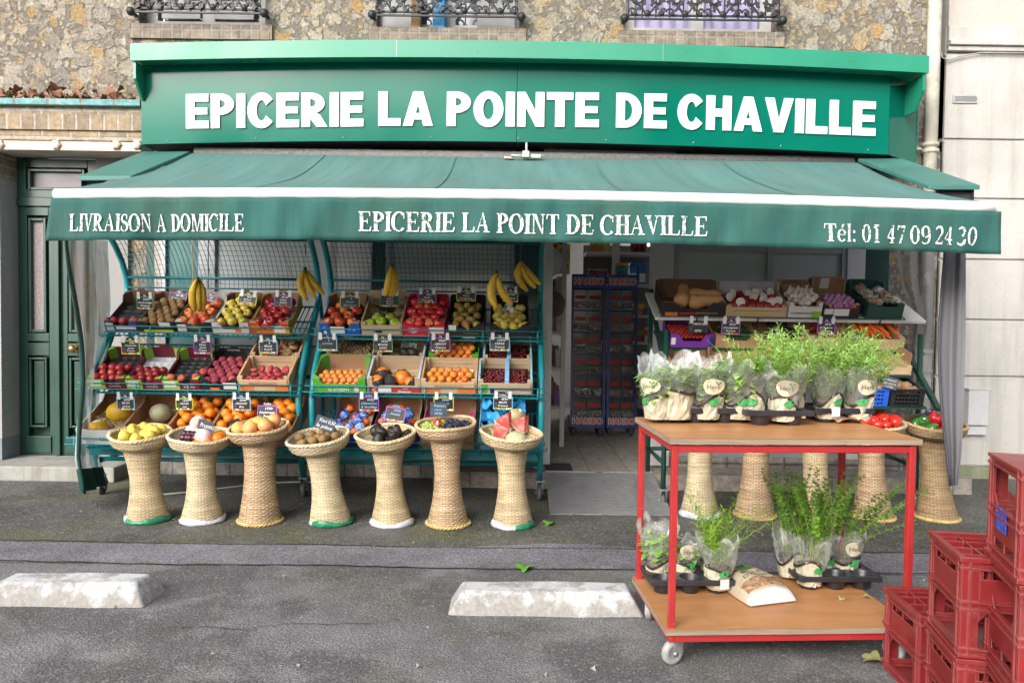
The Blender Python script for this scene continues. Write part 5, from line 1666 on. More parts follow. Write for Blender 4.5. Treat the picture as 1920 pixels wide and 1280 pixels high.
hp = [(16 * math.sin(a) ** 3, 13 * math.cos(a) - 5 * math.cos(2 * a) - 2 * math.cos(3 * a) - math.cos(4 * a)) for a in [2 * PI * k / 40 for k in range(40)]]
q.tube([(w * .24 + a * .0022, -.003, .055 + b_ * .0016) for a, b_ in hp], .0012, 5, closed=True)
q.build('heart_emblem', M_TEXTW, o, local=True)
front_text(o, 'Pink', w * .23, .058, .013, M_TEXTW, M, shear=.2); front_text(o, 'Lady', w * .26, .042, .013, M_TEXTW, M, shear=.2)
label_quads(o, w, [(w * .62, .03, w * .97, .08, W_)], M)
fill(M, 'pink', .014, w - .014, .012, .36, .041, 'pink red apple in the crimson box', 'apple', 'apple', .04)
M, w = kdef(838, 909, 'top')
o = cardboard('black fruit box of russet pears', M, w, d, h, C_BLK, C_BLK, liner=(M_TRAYB, .06), dip=.8)
front_text(o, 'Cueillaison', w * .65, .03, .017, pm('green print', (.08, .25, .12), .5), M); label_quads(o, w, [(w * .05, .05, w * .25, .1, W_), (w * .42, -.004, w * .75, .004, W_)], M)
fill(M, 'pear', .018, w - .018, .015, .33, .036, 'russet pear in the black box', 'pear', 'pear', .035, lie=True, sq=1.0)
M, w = kdef(918, 992, 'top')
o = cardboard('black fruit box of yellow pears with white tissue at the right end', M, w, d, h, C_BLK, C_BLK, dip=.7)
front_text(o, 'Premium Fruits', w * .3, .055, .011, M_TEXTW, M)
fill(M, 'ypear', .018, w - .018, .015, .30, .038, 'yellow pear in the black box with tissue', 'pear', 'pear', .03, tilt=1.2, skip=lambda x, y: abs(x - w * .5) < .05 and y > .2)
q = MB(); q.grid(lambda u, v: (w * .3 + w * .42 * u, .2 + .13 * v, .07 + .022 * math.sin(u * 9 + v * 5) + .015 * math.sin(v * 17 - u * 6)), 16, 16)
q.build('tissue', pm('white tissue paper', (.70, .70, .74), .8), o, local=True)
# rack 2, middle shelf: two rows
def row2(px0, px1, off): return shelf_frame(px0, 'mid', off), wpx(px0, px1, 'mid') - .004
dm_, hm = .29, .115
def open_card(label, M, w, col, inner=M_CARD, marks=(), txt=()):
    o = cardboard(label, M, w, dm_, hm, col, inner, dip=.62, sidedip=.95, gusset=col, backh=1.05, ear=.12)
    if marks: label_quads(o, w, marks, M)
    for a in txt: front_text(o, *a, M)
    return o
M, w = row2(590, 689, 0)
o = open_card('leaf green crate of blotched loquats with white lettering', M, w, C_GRN, txt=[('O.-JOSEPH', w * .47, .018, .022, M_TEXTW)])
q = MB(); q.lathe([(.001, 0), (.018, 0)], 12, 0, T(w * .82, -.003, .03) @ RX(90)); q.build('print', pm('pale pink print', (.70, .50, .55), .5), o, local=True)
fill(M, 'loquat', .02, w - .02, .015, .15, .025, 'blotched orange loquat in the leaf green crate', 'loquat', 'loquat', .03, layers=2, lie=True)
M, w = row2(597, 689, .30)
o = wood_crate('wooden crate of brown lychees behind the leaf green crate', M, w, dm_, .10, m=M_POPLAR, n=1, solid=True)
fill(M, 'lychee', .02, w - .02, .02, .22, .0165, 'small brown lychee in the back wooden crate', 'lychee', 'lychee', .06, jit=.3, layers=2)
M, w = row2(691, 790, 0)
M_ENDB = pm('pale blue printed end', (.45, .58, .72), .45, nz=.15, sc=12)
M_STRAWB = pm('strawberry red print', (.48, .05, .05), .45, nz=.45, sc=45)
o = wood_crate('wooden crate with pale blue ends holding net wrapped papayas', M, w, dm_, .115, m=M_POPLAR, endm=M_ENDB, n=1, solid=True, fronth=.55)
label_quads(o, w, [(0, .008, w * .5, .062, M_STRAWB), (w * .5, .008, w, .062, M_RED_I), (w * .2, .015, w * .45, .05, W_)], M)
front_text(o, 'C', w * .13, .022, .026, M_TEXTW, M, shear=.2); front_text(o, 'Mangues', w * .70, .014, .018, M_TEXTW, M, shear=.2); front_text(o, 'origine', w * .72, .042, .010, M_TEXTW, M, shear=.2)
for k, (x, y, rx, rz) in enumerate(((.09, .13, -70, 10), (.06, .05, -50, 40), (.15, .06, -95, -30), (.22, .10, 60, 20), (.28, .05, -60, 60), (.33, .045, 75, -30))):
    if x > w - .05: continue
    s_ = (1.05, .9, .85, 1.0, .7, .75)[k]
    put(K['papaya'][0], 'papaya', M @ T(x, y, .06) @ RZ(rz) @ RX(rx) @ SC(s_, s_, s_), 'orange papaya half covered by a black net sleeve', 'papaya', 'papayas in the blue ended crate')
M, w = row2(697, 790, .30)
o = wood_crate('wooden crate of avocados almost hidden behind the papayas', M, w, dm_, .11, m=M_POPLAR, endm=M_ENDB, n=2, solid=True, backh=1.6)
fill(M, 'avocado', .03, w - .05, .02, .09, .04, 'dark avocado peeking over the back crate edge', 'avocado', 'avocado', .06, .7, lie=True)
M, w = row2(791, 896, 0)
M_ENDP = pm('peach printed end', (.72, .38, .18), .5, nz=.25, sc=9)
o = wood_crate('front wooden crate of apricots with orange print', M, w, dm_, .105, endm=M_ENDP, n=2, solid=True)
label_quads(o, w, [(w * .02, .01, w * .35, .05, M_ORA_I), (w * .65, .01, w * .98, .05, M_ORA_I)], M); front_text(o, 'MANGEZ DES FRUITS', w * .5, .06, .015, M_RED_I, M, w * .5)
q = MB(); q.box(.035, .01, .02, w - .035, .27, .022); q.build('liner', pm('white paper', (.72, .70, .68), .7), o, local=True)
fill(M, 'apricot', .03, w - .03, .015, .17, .029, 'apricot in the front wooden crate', 'apricot', 'apricot', .03, .86, layers=2)
M, w = row2(797, 896, .30)
o = open_card('green crate of blushed apricots behind the wooden apricot crate', M, w, C_GRN, C_GRN)
fill(M, 'apricot', .02, w - .02, .015, .22, .029, 'blushed apricot in the back green crate', 'apricot', 'apricot', .05, layers=2)
M, w = row2(898, 1000, 0)
M_ENDS = pm('sky blue printed end', (.30, .55, .66), .45, nz=.2, sc=10)
def cherry_crate(M, w, lab, flab, marks):
    o = wood_crate(lab, M, w, dm_, .105, m=M_POPLAR, endm=M_ENDS, n=2, solid=True)
    q = MB(); q.box(w * .49, .007, .02, w * .57, dm_ - .01, .112); q.build('divider', pm('sky blue divider', (.28, .48, .72), .45, nz=.2, sc=14), o, local=True)
    if marks:
        label_quads(o, w, [(w * .06, .02, w * .18, .085, C_GRN), (w * .22, .015, w * .5, .06, C_NAVY), (w * .3, .03, w * .52, .05, GOLD)], M)
        front_text(o, 'VENTOUX', w * .76, .04, .024, pm('violet print', (.30, .10, .30), .5), M, w * .38)
    for a, b_ in ((.035, w * .48), (w * .58, w - .035)):
        fill(M, 'cherry', a, b_, .012, .20, .0135, flab, 'cherry', 'cherry', .055, .97, jit=.4, layers=1, sq=.88)
        q = MB(); q.box(a - .01, .012, .03, b_ + .01, .24, .052); q.build('liner', pm('dark cherry heap', (.03, .004, .006), .4), o, local=True)
cherry_crate(M, w, 'front cherry crate with sky blue divider and violet lettering', 'dark cherry in the front crate', True)
M, w = row2(904, 1000, .30)
cherry_crate(M, w, 'back cherry crate under the cyan tag, behind the lettered one', 'dark cherry in the back crate', False)
# rack 2, low shelf
d = .45
def lowbox2(*a, **k): return lowbox(*a, **k)
for (a, b_, lab, fl_) in ((620, 695, 'navy banded box of clementines left of the purple tag', 'left'), (700, 785, 'navy banded box of clementines behind the avocado basket', 'right')):
    o, M, w = lowbox(a, b_, lab, C_NAVY, M_CARD, slot=False)
    q = MB(); q.box(0, d + .001, .115, w, d + .004, .17); q.build('band', C_NAVY, o, local=True)
    fill(M, 'clem', .015, w - .015, .02, .38, .036, 'bare clementine in the navy box on the ' + fl_, 'clementine', 'clementine', .06, .55)
    fill(M, 'wrapclem', .03, w - .03, .03, .24, .038, 'clementine wrapped in blue printed tissue in the ' + fl_ + ' navy box', 'clementine', 'wrapped_clementine', .085, .75)
o, M, w = lowbox(792, 892, 'brown fruit box lined with magenta paper behind the grape basket', M_CARD, M_CARD, slot=False, backh=1.6)
q = MB(); q.grid(lambda u, v: (.01 + (w - .02) * u, .02 + .28 * v, .03 + .07 * abs(math.sin(u * 5 + 1)) * (1 - v) + .10 * (abs(u - .5) * 2) ** 3 + .008 * math.sin(u * 31 + v * 11)), 30, 10)
q.build('liner', pm('magenta tissue paper', (.45, .02, .20), .7, nz=.2, sc=20), o, local=True)
o, M, w = lowbox(900, 992, 'sky blue box stuffed with bright blue tissue paper', C_SKY, C_NAVY, slot=False, backh=1.4)
M_BTIS = pm('bright blue tissue paper', (.03, .33, .66), .65, nz=.2, sc=14, bump=.3, bsc=30)
for k in range(3):
    q = MB(); q.grid(lambda u, v: (.01 + (w - .02) * u, .03 + .10 * k + .16 * v, .05 + .05 * k + .045 * math.sin(u * (7 + k * 3) + k) * math.sin(v * 5 + k * 2) + .02 * math.sin(u * 23 + v * 9 + k) + .05 * (abs(u - .5) * 2) ** 2), 36, 14)
    q.build('liner', M_BTIS, o, local=True)
q = MB(); q.lathe(sph(.055, 12, .85, .1), 40, 0, None, lambda t, i, z: 1 + .05 * abs(math.sin(5 * t)))
q.lathe([(.001, .0), (.012, 0)], 10, 1, T(.02, -.05, .012) @ RX(75))
stripe_m = fm('striped melon rind', (.55, .42, .22), (.32, .28, .13), 30, .42, .6, .6, stretch=(1, 1, .2))
mm_ = q.mesh('melon', [stripe_m, W_])
put(mm_, 'melon', M @ T(w * .78, .16, .17) @ RX(-60), 'upper striped melon on the bright blue tissue', 'melon')
put(mm_, 'melon', M @ T(w * .76, .06, .12) @ RX(-30), 'lower striped melon just behind the watermelon basket', 'melon')
# rack 2 tags
price_tag(656, 567, 36, 24, 5.5, 'lime', ['€', 'Pomme', 'Bicolore'], 'lime price tag with blue writing over the bright blue box', chalk=M_CHALKB, tilt=6)
price_tag(731, 563, 35, 24, 5.5, 'green', ['3€95', 'Pomme', 'Granny', 'France'], 'green price tag behind the second bananas', tilt=6)
price_tag(801, 558, 34, 19, 5.53, 'purple', ['3€90', 'Pomme', 'Pink Lady'], 'purple price tag over the crimson box', tilt=8)
price_tag(874, 555, 36, 19, 5.53, 'lime', ['3€95', 'Poire', 'Conférence'], 'lime price tag over the russet pears', tilt=8)
price_tag(957, 556, 28, 20, 5.5, 'lime', ['3€60', 'Poire'], 'lime price tag partly behind the low banana bunch', tilt=8)
price_tag(614, 645, 36, 25, 5.29, 'cyan', ['€', 'LITCHI', ''], 'cyan price tag hanging over the lychees', chalk=M_CHALKB)
price_tag(718, 647, 36, 25, 5.29, 'green', ['2€50', 'MANGUE', 'AVION'], 'green price tag hanging over the avocado crate')
price_tag(766, 652, 27, 19, 5.4, 'green', ['€', 'Avocat'], 'small tilted price tag with a round top against the avocado crate', clips=False, tilt=15, roll=-10, chalk=M_CHALKB)
price_tag(826, 646, 36, 26, 5.29, 'purple', ['3€60', 'ABRICOT', 'France'], 'purple price tag hanging over the apricots')
price_tag(937, 645, 37, 25, 5.29, 'cyan', ['12€95', 'CERISE', 'France'], 'cyan price tag hanging over the cherries')
price_tag(692, 757, 37, 27, 5.08, 'purple', ['4€80', 'Clémentine', 'à feuilles'], 'purple price tag hanging between the clementine boxes', unit='la Pièce', chalk=M_CHALKB)
price_tag(741, 777, 37, 26, 4.98, 'purple', ['1€50', 'Avocat', ''], 'purple price tag leaning among wrapped clementines', unit='la Pièce', clips=False, roll=-8, tilt=12, chalk=M_CHALKB)
price_tag(832, 757, 37, 26, 5.08, 'lime', ['2€95', 'Mangue', ''], 'lime price tag hanging over the magenta paper', unit='la Pièce', chalk=M_CHALKB)
price_tag(943, 755, 36, 25, 5.08, 'cyan', ['4€95', 'MELON', 'France'], 'cyan price tag hanging over the bright blue tissue', unit='la Pièce')
# cardboard tabs behind each top box and the paper tag on the rack post
M_KRAFT = pm('kraft card tab', (.50, .28, .16), .85, nz=.1)
# ------------------------------------------------------------------ bananas on strings
def bunch(px, py, Y, fingers, L, label, s=1.0, strings=()):
    c = at(px, py, Y)
    b_ = thing('banana_bunch', label, 'bananas', T(c))
    for k, (dx, bend, spread) in enumerate(fingers):
        pts = []
        for i in range(12):
            t_ = i / 11
            a = t_
            x = dx * L * a + bend * L * math.sin(PI * a) * .42
            pts.append((c.x + x, c.y - .02 + spread * .02 - .01 * math.sin(PI * a), c.z - L * (a * math.sqrt(max(.2, 1 - dx * dx)))))
        q = MB(); banana(q, pts, .0235 * s); q.build('banana', [M_BAN, M_BTIP], b_)
    q = MB(); q.tube([(c.x, c.y - .012, c.z - .02), (c.x + .003, c.y - .01, c.z + .018)], [.013, .010], 8); q.build('stem', M_BTIP, b_)
    for k, (pts, mat_, lab) in enumerate(strings):
        q = MB(); q.tube([at(x, y, yy) for x, y, yy in pts], .0034, 5)
        tagp(q.build('string', mat_, M=T(at(*pts[0]))), lab, 'string')
M_TWINE = pm('sisal twine', (.36, .29, .20), .9); M_BSTR = pm('blue twine', (.06, .24, .34), .8); M_WIRE = pm('thin wire hook', (.5, .5, .5), .3, .8)
bunch(371, 524, 5.05, [(-.06, -.20, 0), (.04, .02, 1), (.10, .20, 2)], .205, 'first banana bunch hanging over the red and yellow apples', 1.05,
      [([(360, 445, 5.2), (362, 540, 5.1)], M_TWINE, 'beige string left of the first bananas'), ([(371, 445, 5.2), (371, 488, 5.15), (370, 523, 5.05)], M_BSTR, 'blue string holding the first bananas')])
bunch(572, 506, 5.05, [(.10, -.42, 0), (.36, -.24, 1), (.60, -.10, 2)], .195, 'banana bunch hanging in front of the paired rack posts', 1.0,
      [([(523, 448, 5.1), (546, 515, 5.08)], M_TWINE, 'beige string slanting left of the rack post bananas'), ([(573, 448, 5.2), (573, 490, 5.1), (571, 506, 5.05)], M_WIRE, 'thin wire holding the rack post bananas')])
bunch(735, 500, 5.05, [(-.20, .02, 0), (-.08, .16, 1), (.0, .26, 2)], .195, 'banana bunch hanging over the green apples', 1.0,
      [([(735, 445, 5.2), (735, 500, 5.05)], M_BSTR, 'blue string holding the green apple bananas')])
bunch(931, 513, 5.0, [(.02, -.40, 0), (.46, -.26, 1)], .225, 'large pair of bananas hanging over the yellow pears', 1.15,
      [([(935, 445, 5.2), (936, 470, 5.15), (933, 492, 5.1)], M_BSTR, 'knotted blue string above the large pair of bananas')])
bunch(977, 491, 5.2, [(.22, -.50, 0), (.50, -.28, 1), (.66, -.20, 2)], .20, 'highest banana bunch hanging beside the shop doorway', 1.05,
      [([(977, 445, 5.3), (979, 468, 5.25), (975, 492, 5.2)], M_BSTR, 'blue string holding the highest bananas')])

# ------------------------------------------------------------------ wicker pedestal baskets
def wicker(name, c1, c2, c3, sw=.021, rh=.0085):
    m, t, b = new_mat(name)
    tc = nd(t, 'TexCoord'); sx = nd(t, 'SeparateXYZ'); t.links.new(tc.outputs['UV'], sx.inputs[0])
    def mth(op, a, b_=None, c_=None):
        n_ = nd(t, 'Math', operation=op)
        for k, x in enumerate((a, b_, c_)):
            if x is None: continue
            if isinstance(x, (int, float)): n_.inputs[k].default_value = x
            else: t.links.new(x, n_.inputs[k])
        return n_.outputs[0]
    v = vec(t, 'Object', 7)
    wob = mth('MULTIPLY', noise(t, v, 14, 3), .010)
    cv = mth('COSINE', mth('MULTIPLY', mth('ADD', sx.outputs[1], wob), PI / rh))
    cu_ = mth('COSINE', mth('MULTIPLY', sx.outputs[0], PI / sw))
    h = mth('MULTIPLY_ADD', mth('MULTIPLY', cv, cu_), .42, mth('MULTIPLY', mth('ABSOLUTE', cv), .55))
    row = mth('FLOOR', mth('MULTIPLY_ADD', mth('ADD', sx.outputs[1], wob), 1 / rh, .5))
    wn = nd(t, 'TexWhiteNoise', noise_dimensions='2D')
    cb = nd(t, 'CombineXYZ'); t.links.new(row, cb.inputs[1]); t.links.new(mth('FLOOR', mth('MULTIPLY', sx.outputs[0], 2.2)), cb.inputs[0]); t.links.new(cb.outputs[0], wn.inputs['Vector'])
    n = noise(t, v, 9, 6, .7)
    c = mixc(t, wn.outputs['Value'], tuple(x * .88 for x in c2), tuple(x * 1.08 for x in c1))
    c = mixc(t, 1.0, c, ramp(t, n, [(.3, .70), (.7, 1.22)]), 'MULTIPLY')
    c = mixc(t, ramp(t, h, [(.0, 1), (.26, 0)]), c, c3)
    c = mixc(t, ramp(t, noise(t, v, 50, 3), [(.65, 0), (.72, .6)]), c, tuple(x * .35 for x in c2))
    t.links.new(c, b.inputs['Base Color'])
    b.inputs['Roughness'].default_value = .5
    bumpn(t, b, h, .8, .005)
    return m
WK = {'pale': wicker('pale wicker', (.70, .60, .40), (.56, .45, .27), (.22, .15, .08)),
      'straw': wicker('straw wicker', (.68, .55, .34), (.54, .41, .23), (.20, .13, .07)),
      'brown': wicker('brown wicker', (.54, .39, .24), (.42, .28, .16), (.16, .10, .055), .022, .0105),
      'dark': wicker('tan wicker', (.44, .31, .17), (.33, .22, .11), (.12, .075, .04))}
M_TGRN = pm('green plastic tape', (.02, .20, .10), .3, nz=.5, sc=12, bump=.6, bsc=30)
M_TWHT = pm('white plastic tape', (.58, .60, .68), .3, nz=.15, sc=12, bump=.6, bsc=30)
def basket(pxb, yb, pxr, yr, wr, Y, mat_, tape, label, tiltx=8, tilty=0):
    g0 = Vector((at(pxb, yb, Y).x, Y, 0))
    rc = at(pxr, yr, Y)
    H = rc.z
    lean = (rc.x - g0.x) / H
    R0 = wr / 2 / F * Y
    t = thing('pedestal_basket', label, 'basket', T(g0), 'wicker pedestal baskets')
    zn = H - .085
    prof = []
    fl_a, fl_b, um = rnd.uniform(.034, .052), rnd.uniform(.016, .03), rnd.uniform(.52, .70)
    nrow = int(zn / .0068)
    for i in range(nrow + 1):
        u = i / nrow
        r = .128 - fl_a * math.sin(min(1, u / um) * PI / 2) + (fl_b * ((u - um) / (1 - um)) ** 1.7 if u > um else 0)
        prof.append((r, .012 + (zn - .012) * u))
    sh = lambda p: (p.x + lean * p.z, p.y, p.z)
    ph = rnd.random() * 6
    q = MB()
    q.lathe(prof, 84, 0, None, lambda t_, i, z: 1 + .006 * math.sin(14 * t_ + (PI if i % 2 else 0)) + .018 * math.sin(2 * t_ + ph) * math.sin(z * 7 + ph) + .008 * math.sin(5 * t_ + ph + z * 11), uv=.68)
    q.warp(sh); q.build('stand', mat_, t, local=True)
    q = MB()
    pr = [(R0 * .56, 0), (R0 * .80, .012), (R0 * .93, .032), (R0 * .985, .058), (R0, .082), (R0 * .93, .082), (R0 * .88, .055), (R0 * .7, .03), (.001, .022)]
    pf = []
    for (a, za), (b_, zb_) in zip(pr, pr[1:]):
        for k in range(4): pf.append((a + (b_ - a) * k / 4, za + (zb_ - za) * k / 4))
    pf.append(pr[-1])
    Mb = T(0, 0, zn) @ RY(tilty) @ RX(tiltx)
    q.lathe(pf, 96, 0, Mb, lambda t_, i, z: 1 + .008 * math.sin(19 * t_ + (PI if (i // 2) % 2 else 0)) + .012 * math.sin(2 * t_ + ph), uv=1.1)
    q.warp(sh); q.build('bowl', mat_, t, local=True)
    q = MB()
    for s_ in range(3):                       # braided rim
        pts = []
        for k in range(121):
            a = 2 * PI * k / 120
            tw = a * 15 + s_ * 2 * PI / 3
            rr = R0 * (.985 + .012 * math.sin(2 * a + ph)) + .0065 * math.cos(tw)
            pts.append((rr * math.cos(a), rr * math.sin(a), .088 + .006 * math.sin(tw) + .004 * math.sin(3 * a + ph)))
        q.tube(pts[:-1], .0058, 6, 0, Mb, closed=True)
    q.warp(sh); q.build('rim', pm('rim ' + mat_.name, {'pale wicker': (.68, .58, .38), 'straw wicker': (.64, .52, .31), 'brown wicker': (.56, .43, .26), 'tan wicker': (.45, .32, .17)}[mat_.name], .6, nz=.3, sc=25), t, local=True)
    q = MB()
    if tape == 'braid':
        for s_ in range(3):
            pts = []
            for k in range(120):
                a = 2 * PI * k / 120; tw = a * 12 + s_ * 2 * PI / 3
                rr = .130 + .007 * math.cos(tw); pts.append((rr * math.cos(a), rr * math.sin(a), .012 + .006 * math.sin(tw)))
            q.tube(pts, .0065, 6, 0, closed=True)
        q.build('foot_braid', pm('foot braid', (.50, .36, .14), .6, nz=.4, sc=20), t, local=True)
    else:
        hh = .026
        pts = lambda t_, i, z: 1 + .02 * math.sin(7 * t_ + i * 2) + .01 * math.sin(17 * t_ + i)
        q.lathe([(.10, .001), (.131, .002), (.137, .012), (.134, hh), (.126, hh + .010)], 60, 0, None, pts, zf=lambda t_, i: (.010 * (i > 2) * math.sin(3 * t_ + ph)))
        mats = {'green': [M_TGRN, M_TWHT], 'white': [M_TWHT, M_TGRN], 'mix': [M_TWHT, M_TGRN]}[tape]
        if tape == 'mix':
            for k, f in enumerate(q.f):
                c = sum((q.v[j] for j in f), Vector()) / 4
                if c.x > .02: q.m[k] = 1
        if tape == 'green':
            for k, f in enumerate(q.f):
                c = sum((q.v[j] for j in f), Vector()) / 4
                if -.12 < c.x < -.09 and c.y < 0: q.m[k] = 1
        q.build('foot_tape', mats, t, local=True)
    return T(g0) @ T(lean * zn, 0, 0) @ Mb @ T(0, 0, .020), R0 * .84
YBK = 4.72
bk = []
for a in ((278, 972, 265, 812, 110, 'straw', 'green', 'green taped wicker basket of pale yellow apples, leftmost in the row', 8, 0),
          (380, 978, 375, 815, 112, 'pale', 'white', 'white footed wicker basket with plums on a white tray', 8, 3),
          (488, 980, 487, 800, 109, 'brown', 'braid', 'brownish wicker basket of grapefruit with braided foot', 8, -4),
          (621, 980, 600, 818, 117, 'pale', 'green', 'leaning wicker basket of kiwis with green taped foot', 9, -7),
          (735, 982, 725, 812, 113, 'straw', 'white', 'wicker basket of avocados with white wrapped foot', 9, -4),
          (840, 980, 837, 794, 112, 'brown', 'braid', 'wicker basket of green and black grapes with braided foot', 6, -3),
          (962, 983, 957, 810, 117, 'straw', 'mix', 'wicker basket of watermelon wedges with white and green foot', 7, 3)):
    bk.append(basket(a[0], a[1], a[2], a[3], a[4], YBK, WK[a[5]], a[6], a[7], a[8], a[9]))
def heap(Mr, key, n, r, label, cat, name, lift=.0, spread=.85, seed=1, region=None, tilt=.8, lie=False):
    M, R0 = Mr
    r *= .85; n = int(n * 1.45)
    rg = random.Random(seed)
    pos = []
    tries = 0
    while len(pos) < n and tries < 4000:
        tries += 1
        a, q_ = rg.uniform(0, 6.28), math.sqrt(rg.random()) * (R0 - r * .8) * spread / .85
        x, y = q_ * math.cos(a), q_ * math.sin(a)
        if region and not region(x, y): continue
        z = r * .75 + lift
        for (px, py, pz) in pos:
            dd = math.hypot(x - px, y - py)
            if dd < 1.86 * r: z = max(z, pz + math.sqrt(max(0, (1.86 * r) ** 2 - dd * dd)))
        if z > r * 2.6 + lift: continue
        pos.append((x, y, z))
        e = Euler((rg.uniform(-tilt, tilt), rg.uniform(-tilt, tilt), rg.uniform(0, 6.28)))
        if lie: e = Euler((PI / 2 + rg.uniform(-.3, .3), rg.uniform(-.3, .3), rg.uniform(0, 6.28)))
        put(rg.choice(K[key]), name, M @ T(x, y, z) @ e.to_matrix().to_4x4() @ SC(.85, .85, .85), label, cat, label)
heap(bk[0], 'yellow', 22, .040, 'pale yellow apple heaped in the leftmost basket', 'apple', 'apple', seed=3, tilt=1.3)
M, R0 = bk[1]
q = MB()
q.grid(lambda u, v: (-.12 + .17 * u, -.05 + .13 * v, .02 + .055 * v + .012 * (1 if v < .05 or v > .95 or u < .05 or u > .95 else 0) + .006 * math.sin(u * 9)), 20, 12)
o = q.build('tray', pm('white foam tray', (.72, .72, .74), .5, nz=.04), M=M, local=True); tagp(o, 'white foam tray lying tilted in the white footed basket', 'tray')
rnd_fruit('dplum', 'plum', fm('dark plum skin', (.045, .014, .03), (.09, .02, .03), 14, .45, .65, .35), .025, 1.1)
for k in range(9):
    put(K['dplum'][0], 'plum', M @ T(-.085 + .026 * (k % 5) + rnd.uniform(-.006, .006), -.055 + .03 * (k // 5), .062 + .012 * (k // 5)) @ RX(rnd.uniform(0, 90)), 'dark plum on the white foam tray', 'plum', 'plums on the white tray')
q = MB(); q.lathe(sph(.052, 12, 1), 18, 0, None, lambda t_, i, z: 1 + .03 * math.sin(6 * t_ + i)); me = q.mesh('wrapped_orange', [fm('pink white tissue', (.70, .55, .55), (.72, .30, .18), 14, .5, .65, .6)])
put(me, 'wrapped_orange', M @ T(.045, -.06, .075), 'orange wrapped in pink white tissue in the white footed basket', 'orange')
put(me, 'wrapped_orange', M @ T(-.06, .12, .10) @ RZ(90), 'tissue wrapped orange at the back of the white footed basket', 'orange')
for x, y, z in ((.115, -.03, .06), (.02, -.10, .03), (.085, -.10, .035), (.10, .05, .05)):
    put(K['orange'][0], 'orange', M @ T(x, y, z), 'bare orange in the white footed basket', 'orange', 'oranges in the white footed basket')
heap(bk[2], 'pomelo', 7, .053, 'pink yellow grapefruit in the braided foot basket', 'grapefruit', 'grapefruit', seed=8, lift=-.012)
heap(bk[3], 'kiwi', 17, .033, 'brown kiwi in the leaning basket', 'kiwi', 'kiwi', seed=5, lie=True, region=lambda x, y: y < .1)
heap(bk[4], 'avocado', 8, .040, 'dark avocado in the white footed basket', 'avocado', 'avocado', seed=12, tilt=1.0, region=lambda x, y: x > -.1, lift=-.005)
def grapes(name, m, n, rx, ry, rz, seed, r=.0105):
    rg = random.Random(seed)
    q = MB()
    for k in range(n):
        a, b_ = rg.uniform(0, 6.28), math.acos(rg.uniform(-.1, 1))
        s_ = rg.uniform(.8, 1)
        q.ball((rx * math.sin(b_) * math.cos(a) * s_, ry * math.sin(b_) * math.sin(a) * s_, rz * math.cos(b_) * s_), r * rg.uniform(.85, 1.1), 8, 6)
    q.tube([(0, 0, rz * .8), (.02, .01, rz * 1.25), (.05, .0, rz * 1.3)], .002, 5, 1)
    return q.mesh(name, [m, M_STALK])
M_GG = fm('green grape skin', (.36, .45, .10), (.30, .38, .08), 40, .4, .6, .25, coat=.2)
M_GB = fm('black grape skin', (.012, .012, .03), (.03, .03, .075), 60, .4, .6, .45)
M, R0 = bk[5]
for k, (x, y) in enumerate(((-.085, -.03), (-.06, .06), (-.10, .03))):
    put(grapes('grape_bunch', M_GG, 90, .065, .055, .045, 20 + k), 'grape_bunch', M @ T(x, y, .03), 'bunch of green grapes in the left half of its basket', 'grapes', 'green grapes in the basket')
for k, (x, y) in enumerate(((.05, -.04), (.10, .02), (.04, .06))):
    put(grapes('grape_bunch', M_GB, 95, .065, .055, .045, 30 + k), 'grape_bunch', M @ T(x, y, .03), 'bunch of black grapes in the right half of the basket', 'grapes', 'black grapes in the basket')
q = MB(); q.lathe([(.001, 0), (.028, 0), (.028, .002), (.001, .002)], 20, 0); q.box(-.003, -.02, .0025, .006, .012, .003, 1)
tagp(q.build('round_tag', [M_RED_I, M_TEXTW], M=M @ T(-.05, -.035, .085) @ RX(30), local=True), 'round red paper tag lying on the green grapes', 'tag')
M, R0 = bk[6]
M_WMF = fm('watermelon flesh', (.60, .07, .07), (.74, .30, .24), 22, .42, .66, .25, c3=(.75, .5, .45))
M_RIND = pm('watermelon rind', (.12, .24, .05), .4, nz=.3, sc=20); M_RINDW = pm('white rind', (.66, .62, .42), .5)
def wedge(r, ang, hgt):
    q = MB(); n = 10
    A = [R(-ang / 2 + ang * k / n) for k in range(n + 1)]
    for z0, rr0, mm in ((0, r * .92, 0),):
        pass
    def P(rr, a, y): return (rr * math.sin(a), y, -rr * math.cos(a))
    for y, flip in ((0, False), (hgt, True)):
        q.add([(0, y, 0)] + [P(r * .9, a, y) for a in A], [(0, k + 1, k + 2) if not flip else (0, k + 2, k + 1) for k in range(n)], 0)
        q.add([P(r * .9, a, y) for a in A] + [P(r * .96, a, y) for a in A], [(k, n + 1 + k, n + 2 + k, k + 1) if not flip else (k, k + 1, n + 2 + k, n + 1 + k) for k in range(n)], 2)
    q.add([P(r * .96, a, 0) for a in A] + [P(r * .96, a, hgt) for a in A], [(k, k + 1, n + 2 + k, n + 1 + k) for k in range(n)], 1, True)
    for a in (A[0], A[-1]):
        q.add([(0, 0, 0), P(r * .9, a, 0), P(r * .9, a, hgt), (0, hgt, 0)], [(0, 1, 2, 3)], 0)
        q.add([P(r * .9, a, 0), P(r * .96, a, 0), P(r * .96, a, hgt), P(r * .9, a, hgt)], [(0, 1, 2, 3)], 2)
    return q.mesh('watermelon_wedge', [M_WMF, M_RIND, M_RINDW])
wm = wedge(.15, 62, .10)
